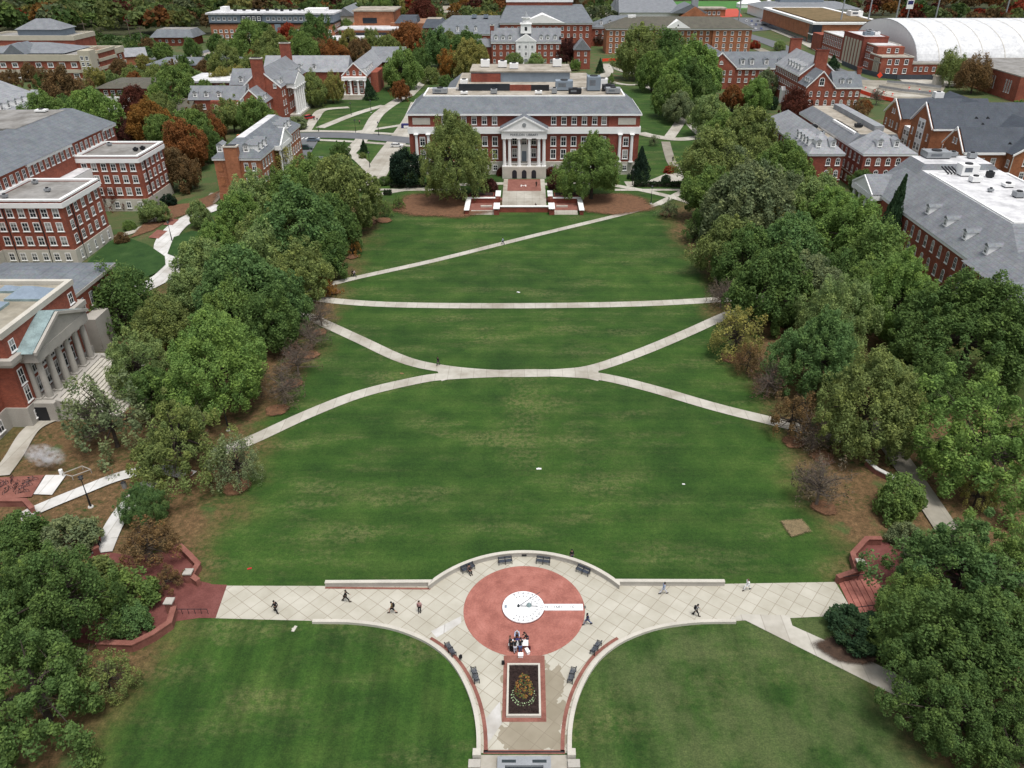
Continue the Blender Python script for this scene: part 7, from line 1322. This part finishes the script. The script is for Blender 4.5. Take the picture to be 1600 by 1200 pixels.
(886, 78, 19, 'shade', 'wn', 'dark purple tree right of the white cupola hall', GF), (803, 95, 12, 'shade', 'l', 'light tree left of the cupola hall door', GF), (836, 95, 12, 'shade', 'l', 'light tree right of the cupola hall door', GF), (685, 72, 26, 'shade', 'bg', 'deep green round tree left of the cupola hall', GF), (725, 78, 26, 'shade', 'd', 'dark green tree nearest the cupola hall left side', GF), (735, 92, 26, 'shade', 'y', 'golden olive tree in front of the dark pair, behind library', GF), (706, 98, 20, 'shade', 'or_', 'small golden tree left of the golden olive', GF), (635, 62, 25, 'shade', 'rs', 'big rust red tree before the terraced gallery', GF), (628, 105, 27, 'shade', 'g', 'green tree right of the gabled hall', GF), (626, 140, 14, 'shade', 'rs', 'small red tree at the corner of the striped lawn', GF), (668, 108, 8, 'cone', 'e', 'small dark spruce beside the walk behind the library', GF), (672, 118, 16, 'bush', 'o', 'olive shrub on the bank behind the library left corner', GF), (697, 128, 12, 'bush', 'd', 'dark shrub against the library rear left', GF), (760, 45, 16, 'shade', 'y', 'olive brown tree left of the cupola', GF), (660, 22, 24, 'shade', 'mr', 'wide maroon tree behind the terraced gallery', GF), (730, 42, 16, 'shade', 'o', 'olive tree in front of the dining hall left wing', GF), (965, 48, 10, 'shade', 'mr', 'maroon tree left of the mossy hall end', GF), (935, 58, 10, 'shade', 'pk', 'pinkish bare tree at the mossy hall left corner', GF), (985, 52, 7, 'bush', 'g', 'green shrub at the mossy hall foot', GF),
# left, beyond the row
(518, 135, 20, 'shade', 'y', 'golden green tree beside the white gable porch', GB), (486, 138, 23, 'shade', 'o', 'olive tree right of the white columned hall', GB), (577, 140, 12, 'cone', 'e', 'dark holly at the right of the gable porch', GB, 2.6), (463, 192, 18, 'bush', 'gy', 'grey green shrub below the columned hall', GB, .9), (400, 182, 26, 'shade', 'g', 'green tree in front of the twin chimney hall gable', GB), (362, 178, 24, 'shade', 'o', 'olive tree before the low wing of the twin chimney hall', GB), (303, 203, 30, 'shade', 'g', 'green tree behind the orange tree, above the wing building', GB), (284, 225, 34, 'shade', 'rs', 'large rust orange tree between wing building and chimney building', GB), (276, 262, 30, 'shade', 'br', 'brown orange tree below the large rust one', GB), (228, 190, 32, 'shade', 'or_', 'orange and olive tree left of the large rust tree', GB), (215, 160, 24, 'shade', 'mr', 'dark maroon tree hiding the wide eave house', GB), (195, 205, 22, 'shade', 'wn', 'dark purplish tree at the end of the sloping roof', GB), (145, 183, 40, 'shade', 'b', 'big bright green oak behind the sloping grey roof', GB), (72, 180, 34, 'shade', 'g', 'green tree behind the flat roof deck, left', GB), (100, 138, 32, 'shade', 'br', 'wide brownish tree in front of the banded complex', GB), (275, 142, 36, 'shade', 'g', 'green oak with rusty side behind the slate cottage', GB), (66, 128, 14, 'shade', 'd', 'small dark tree at the banded complex foot', GB), (150, 120, 16, 'shade', 'y', 'pale yellow thin tree beside the stair tower', GB), (185, 107, 14, 'shade', 'br', 'brown tree in front of the gabled shed', GB), (225, 97, 12, 'shade', 'y', 'olive yellow tree right of the gabled shed', GB), (172, 120, 10, 'shade', 'l', 'small light green tree right of the stair tower', GB), (205, 118, 16, 'shade', 'o', 'olive tree below the gabled shed', GB), (300, 165, 16, 'shade', 'rs', 'red brown tree at the slate cottage right', GB), (12, 125, 16, 'shade', 'br', 'rust brown tree at far left edge by the bands', GB), (390, 65, 28, 'shade', 'g', 'green tree covering the left half of apartment block', GB), (450, 55, 16, 'shade', 'rd', 'red tree before the middle of the apartment block', GB), (490, 55, 28, 'shade', 'd', 'dark green tree right of the red tree', GB), (430, 75, 26, 'shade', 'o', 'olive tree below the red tree', GB), (475, 82, 26, 'shade', 'g', 'green tree behind the long grey roof', GB), (525, 85, 24, 'shade', 'rs', 'rusty red tree behind the gabled hall roof', GB), (560, 80, 18, 'shade', 'br', 'brown olive tree right of the rusty red one', GB), (540, 45, 14, 'shade', 'g', 'green tree right end of apartment block', GB), (550, 22, 12, 'shade', 'y', 'yellow tree behind the apartment block right end', GB), (355, 95, 26, 'shade', 'o', 'olive tree left of the tall brick chimney', GB), (395, 110, 22, 'shade', 'o', 'bronze olive tree touching the tall brick chimney', GB), (395, 92, 12, 'shade', 'rd', 'bright red tree behind the bronze olive', GB), (330, 98, 12, 'shade', 'd', 'dark small tree left of the olive tree by flat roofs', GB), (345, 125, 18, 'shade', 'y', 'golden tree right of the bright white roof', GB), (310, 122, 11, 'shade', 'l', 'light green tree left of the bright white roof', GB), (338, 68, 14, 'shade', 'd', 'dark evergreen tree at left foot of apartment block', GB), (10, 205, 22, 'shade', 'br', 'brown tree at the left edge under the dormer row', GB), (205, 240, 16, 'bush', 'de', 'dark shrub at the end of the second wing', GB), (263, 312, 12, 'bush', 'de', 'dark evergreen shrub at right foot of the second wing', GB), (575, 100, 14, 'shade', 'br', 'brown tree behind the gabled hall right roof', GB), (605, 75, 18, 'shade', 'o', 'olive tree left of the big rust red tree', GB), (600, 20, 20, 'shade', 'g', 'green tree above the terraced gallery', GB), (575, 15, 12, 'cone', 'd', 'dark conifer left of the green tree at the top', GB, 2), (625, 12, 12, 'shade', 'y', 'yellowish tree above the terraced gallery block', GB),
# fillers between the buildings
(330, 225, 22, 'shade', 'd', 'dark tree wedged behind the orange brick chimney wall', GB), (250, 172, 24, 'shade', 'o', 'olive tree between the maroon tree and slate cottage', GB), (310, 185, 22, 'shade', 'br', 'brown tree just right of the slate cottage gable', GB), (255, 205, 26, 'shade', 'g', 'green tree above the large rust tree', GB), (110, 178, 26, 'shade', 'd', 'dark green tree left of the big bright oak', GB), (40, 195, 24, 'shade', 'g', 'green tree below the white dormer row', GB), (245, 125, 22, 'shade', 'o', 'olive tree right of the wide eave house', GB), (210, 128, 14, 'shade', 'rs', 'rust tree behind the wide eave house', GB), (265, 112, 18, 'shade', 'br', 'brownish tree before the flat block with white roof light', GB), (290, 118, 16, 'shade', 'g', 'fresh green tree behind the green oak', GB), (372, 120, 18, 'shade', 'y', 'yellow olive tree left of the brick chimney, near white roof', GB), (345, 152, 16, 'shade', 'l', 'light green tree at the low wing end', GB), (425, 92, 20, 'shade', 'o', 'bronze tree behind the twin chimneys', GB), (455, 78, 18, 'shade', 'rs', 'rusty tree left above the long grey roof', GB), (500, 82, 22, 'shade', 'br', 'brown tree above the long grey roof', GB), (412, 55, 18, 'shade', 'd', 'dark tree at the apartment block foot, centre', GB), (365, 78, 16, 'shade', 'g', 'green tree at apartment block foot, left', GB), (300, 75, 14, 'shade', 'd', 'dark tree between the mansard lodge and apartment block', GB), (590, 95, 16, 'shade', 'rs', 'reddish tree beyond the gabled hall ridge', GB), (655, 95, 18, 'shade', 'd', 'dark tree right of the green tree behind gabled hall', GF), (610, 62, 14, 'shade', 'br', 'brown tree left of the rust red tree', GF), (1020, 110, 26, 'shade', 'g', 'green tree below the olive one at the mossy roof', GRB), (1060, 165, 22, 'shade', 'gy', 'greyish tree beside the walk right of the library', GRB), (1090, 150, 20, 'shade', 'd', 'dark tree right of the greyish walk side tree', GRB), (1195, 128, 18, 'shade', 'gy', 'grey thin tree at the dormer range wall', GRB), (1130, 205, 28, 'shade', 'g', 'green tree at the top of the right row', GR), (1320, 420, 40, 'shade', 'd', 'dark tree between the two bright ones, right row', GR), (1345, 455, 44, 'shade', 'g', 'green tree left of the vivid green tree', GR), (1165, 400, 44, 'shade', 'd', 'dark tree facing the far lawn at right', GR), (1120, 335, 34, 'shade', 'd', 'dark skirt tree at far right lawn corner', GR), (1460, 600, 50, 'near', 'd', 'dark tree behind the huge olive tree', GR), (360, 490, 50, 'shade', 'g', 'green tree behind the big bright tree', GL), (240, 610, 40, 'shade', 'd', 'dark tree between the big bright tree and the stairs', GL), (440, 470, 40, 'shade', 'bg', 'blue green tree at the left end of straight walk', GL), (520, 345, 40, 'shade', 'd', 'dark tree at the lawn edge under the far olive tree', GL), (455, 300, 36, 'shade', 'g', 'green tree right of the chimney building end', GL), (10, 985, 60, 'near', 'd', 'dark tree cut by left edge, just above the bottom left corner tree', None),
(20, 70, 16, 'shade', 'rs', 'rust tree behind the left end of banded complex', GB), (55, 62, 14, 'shade', 'd', 'dark tree behind the banded complex, left of its turret', GB), (45, 112, 12, 'shade', 'br', 'brown tree in front of the lower bands at left', GB), (160, 92, 11, 'shade', 'd', 'dark tree behind the stair tower', GB), (255, 80, 13, 'shade', 'g', 'green tree before the mansard lodge', GB), (232, 70, 11, 'shade', 'br', 'brown tree left of the mansard lodge', GB), (288, 100, 13, 'shade', 'd', 'dark tree between the two flat roofed blocks', GB), (318, 110, 14, 'shade', 'br', 'bronze tree above the bright white roof', GB), (380, 52, 13, 'shade', 'd', 'dark tree rising before the apartment block left third', GB), (420, 40, 11, 'shade', 'o', 'olive tree before the apartment block middle', GB), (465, 66, 16, 'shade', 'g', 'green tree below the red tree, nearer', GB), (545, 62, 16, 'shade', 'y', 'yellow olive tree left of the terraced gallery', GB), (580, 62, 15, 'shade', 'o', 'olive tree before the terraced gallery lower roof', GB), (700, 62, 13, 'shade', 'o', 'olive tree above the deep green round tree', GF), (745, 70, 14, 'shade', 'd', 'dark tree touching the cupola hall left wing', GF), (900, 100, 8, 'shade', 'g', 'small green tree right of the cupola hall', GF), (120, 105, 12, 'shade', 'o', 'olive tree before the lower bands, centre', GB), (30, 155, 20, 'shade', 'o', 'olive tree behind the white dormer row', GB), (190, 150, 16, 'shade', 'd', 'dark tree left of the wide eave house', GB), (335, 200, 18, 'shade', 'rs', 'rusty tree behind the orange brick end wall', GB), (322, 140, 14, 'shade', 'g', 'green tree in front of the bright white roofed house', GB),
]
for a in T: tree(*a)
# clipped hedges in front of the library
for q, lab in ((((610, 294), (690, 291)), 'long clipped dark hedge below the big olive tree'), (((990, 290), (1064, 292)), 'long clipped dark hedge right of the library'), (((600, 305), (612, 303)), 'short hedge at far left lawn corner')):
    (x0, y0), (x1, y1) = A2(*q[0]), A2(*q[1]); t = thing('hedge', lab, 'hedge', ((x0 + x1) / 2, (y0 + y1) / 2, 0))
    g = np.random.default_rng(5); m = MB(); w = abs(x1 - x0) / 2
    for _ in range(int(w * 260)):
        p = Vector((g.uniform(-w, w), g.uniform(-1, 1), g.uniform(.2, 1.3))); a, b_ = Vector(g.normal(size=3)) * .16, Vector(g.normal(size=3)) * .16; m.face([p - a, p - b_, p + a, p + b_], M['leaf'])
    o = m.build('foliage', t, sub=(0, 0)); o.color = (.03, .05, .02, 1); m = MB(); m.box(-w, w, -.8, .8, 0, .9, 'bark'); m.build('stem', t, sub=(0, 0))

# the wood along the horizon: one mass of crowns
def wood(name, label, spots, seed, per=260):
    g = np.random.default_rng(seed); Vs, Cs, Ts = [], [], []
    for x, y, r, h, c in spots:
        nc = 22; d = g.normal(size=(nc, 3)); d /= np.linalg.norm(d, axis=1)[:, None]; d[:, 2] = np.abs(d[:, 2]) * 1.1 - .25
        cc = d * np.array([r, r, h * .42]) * .72 + np.array([x, y, h * .56]); m = per; ci = g.integers(0, nc, m)
        e = g.normal(size=(m, 3)) + d[ci] * .5 + np.array([0, 0, .5]); e /= np.linalg.norm(e, axis=1)[:, None]
        p = cc[ci] + e * r * .36; nv = e + .7 * g.normal(size=(m, 3)); nv /= np.linalg.norm(nv, axis=1)[:, None]; u = np.cross(nv, g.normal(size=(m, 3))); u /= np.linalg.norm(u, axis=1)[:, None]; w = np.cross(nv, u); s = r * .16 * (.6 + .8 * g.random(m))[:, None]
        Vs.append(np.stack([p - u * s, p - w * s * .7, p + u * s, p + w * s * .7], 1).reshape(-1, 3)); col = np.array(list(c) + [1.0]); k = .42 + .25 * g.random(); Cs.append(np.tile(col * [k, k, k, 1], (m * 4, 1))); Ts.append(np.repeat(g.random(nc)[ci], 4))
    V = np.concatenate(Vs); Cc = np.concatenate(Cs); Tt = np.concatenate(Ts); n = len(V) // 4
    me = bpy.data.meshes.new(name); me.vertices.add(n * 4); me.vertices.foreach_set('co', V.astype(np.float32).ravel()); me.loops.add(n * 4); me.loops.foreach_set('vertex_index', np.arange(n * 4, dtype=np.int32)); me.polygons.add(n); me.polygons.foreach_set('loop_start', np.arange(0, n * 4, 4, dtype=np.int32)); me.polygons.foreach_set('loop_total', np.full(n, 4, dtype=np.int32))
    a = me.attributes.new('leafcol', 'FLOAT_COLOR', 'POINT'); a.data.foreach_set('color', Cc.astype(np.float32).ravel()); a = me.attributes.new('tint', 'FLOAT', 'POINT'); a.data.foreach_set('value', Tt.astype(np.float32)); me.update(calc_edges=True); me.materials.append(M['leafmass'])
    o = bpy.data.objects.new(name, me); COL.objects.link(o); tag(o, label, 'wood', kind='stuff'); return o
rr = random.Random(21)
def mixcol(red):
    q = rr.random()
    if q < red: return CC[rr.choice(['rs', 'rd', 'mr', 'or_', 'br'])]
    return CC[rr.choice(['g', 'd', 'o', 'o', 'y', 'd', 'gy', 'l', 'br'])]
sheet('forest_floor', [[(-1200, 520), (-330, 520), (-330, 640), (-215, 640), (-215, 612), (-130, 640), (-130, 1100), (-1200, 1100)], [(300, 640), (1200, 640), (1200, 1700), (-150, 1700), (-150, 900), (300, 1010)]], 'forest')
sp = []
for _ in range(1500):
    x, y = rr.uniform(-760, -120), rr.uniform(500, 1050)
    if y < 620 + max(0, x + 330) * .25 and x > -420: continue
    if y < 530 and x > -330: continue
    if -270 < x < -215 and 560 < y < 625: continue
    r = rr.uniform(7, 12); sp.append((x, y, r, r * rr.uniform(1.6, 2.1), mixcol(.11)))
wood('woodland', 'mixed green and autumn coloured wood along the top left horizon', sp, 3)
sp = []
for _ in range(900):
    x, y = rr.uniform(-140, 900), rr.uniform(880, 1500)
    if 150 < x < 420 and y < 1000: continue
    r = rr.uniform(7, 12); sp.append((x, y, r, r * rr.uniform(1.5, 2), mixcol(.22)))
for _ in range(130):
    x, y = rr.uniform(300, 760), rr.uniform(640, 900); r = rr.uniform(6, 10); sp.append((x, y, r, r * 1.8, mixcol(.4)))
wood('woodland', 'distant wood with many red crowns along the top right horizon', sp, 4)
sp = []
for _ in range(120):
    x, y = rr.uniform(-120, 130), rr.uniform(640, 880)
    if abs(x) < 60 and y < 660: continue
    if 74 < x and y < 780: continue
    r = rr.uniform(5, 9); sp.append((x, y, r, r * 1.7, mixcol(.3)))
wood('woodland', 'thin belt of trees behind the dining hall roofs, top centre', sp, 5)
sp = []
for _ in range(60):
    px, py = rr.uniform(135, 235), rr.uniform(62, 98); x, y, _z = at(px, py); r = rr.uniform(3, 5); sp.append((x, y, r, r * 1.3, CC[rr.choice(['bg', 'd', 'g'])]))
wood('thicket', 'low green thicket between the banded complex and the wood', sp, 6, 150)

# ------------------------------------------------------------------ light, sky, camera
world = bpy.data.worlds.new('World'); scene.world = world; world.use_nodes = True
nt = world.node_tree; bg = nt.nodes['Background']
sky = nt.nodes.new('ShaderNodeTexSky'); sky.sky_type = 'NISHITA'; sky.sun_disc = False
ELEV, AZ = R(72), R(150)          # veiled sun high behind the camera, a little to the right
sky.sun_elevation = ELEV; sky.sun_rotation = AZ; sky.air_density = 1.2; sky.dust_density = 4.0; sky.ozone_density = 1.0
hs = nt.nodes.new('ShaderNodeHueSaturation'); hs.inputs['Saturation'].default_value = .35
nt.links.new(sky.outputs[0], hs.inputs['Color']); nt.links.new(hs.outputs[0], bg.inputs['Color']); bg.inputs['Strength'].default_value = 0.105
sd = bpy.data.lights.new('sun', 'SUN'); sd.energy = 1.5; sd.angle = R(18); sd.color = (1.0, .965, .91)
so = bpy.data.objects.new('sun', sd); COL.objects.link(so); so.location = (0, 200, 300)
dirv = Vector((math.sin(AZ) * math.cos(ELEV), math.cos(AZ) * math.cos(ELEV), math.sin(ELEV)))
so.rotation_euler = dirv.to_track_quat('Z', 'Y').to_euler()
cd = bpy.data.cameras.new('camera'); cam = bpy.data.objects.new('camera', cd); COL.objects.link(cam)
cd.sensor_width = 36; cd.lens = FPX / 1600 * 36; cd.shift_x = -(CX - 800) / 1600; cd.clip_start = 1; cd.clip_end = 6000
cam.location = (0, 0, CAM_H); cam.rotation_euler = (R(90) - PITCH, 0, 0)
scene.camera = cam
scene.view_settings.view_transform = 'Standard'; scene.view_settings.look = 'None'; scene.view_settings.gamma = 1; scene.view_settings.exposure = 0.66
scene.cycles.max_bounces = 6; scene.cycles.diffuse_bounces = 3; scene.cycles.transmission_bounces = 3; scene.cycles.volume_bounces = 1; scene.cycles.use_denoising = True
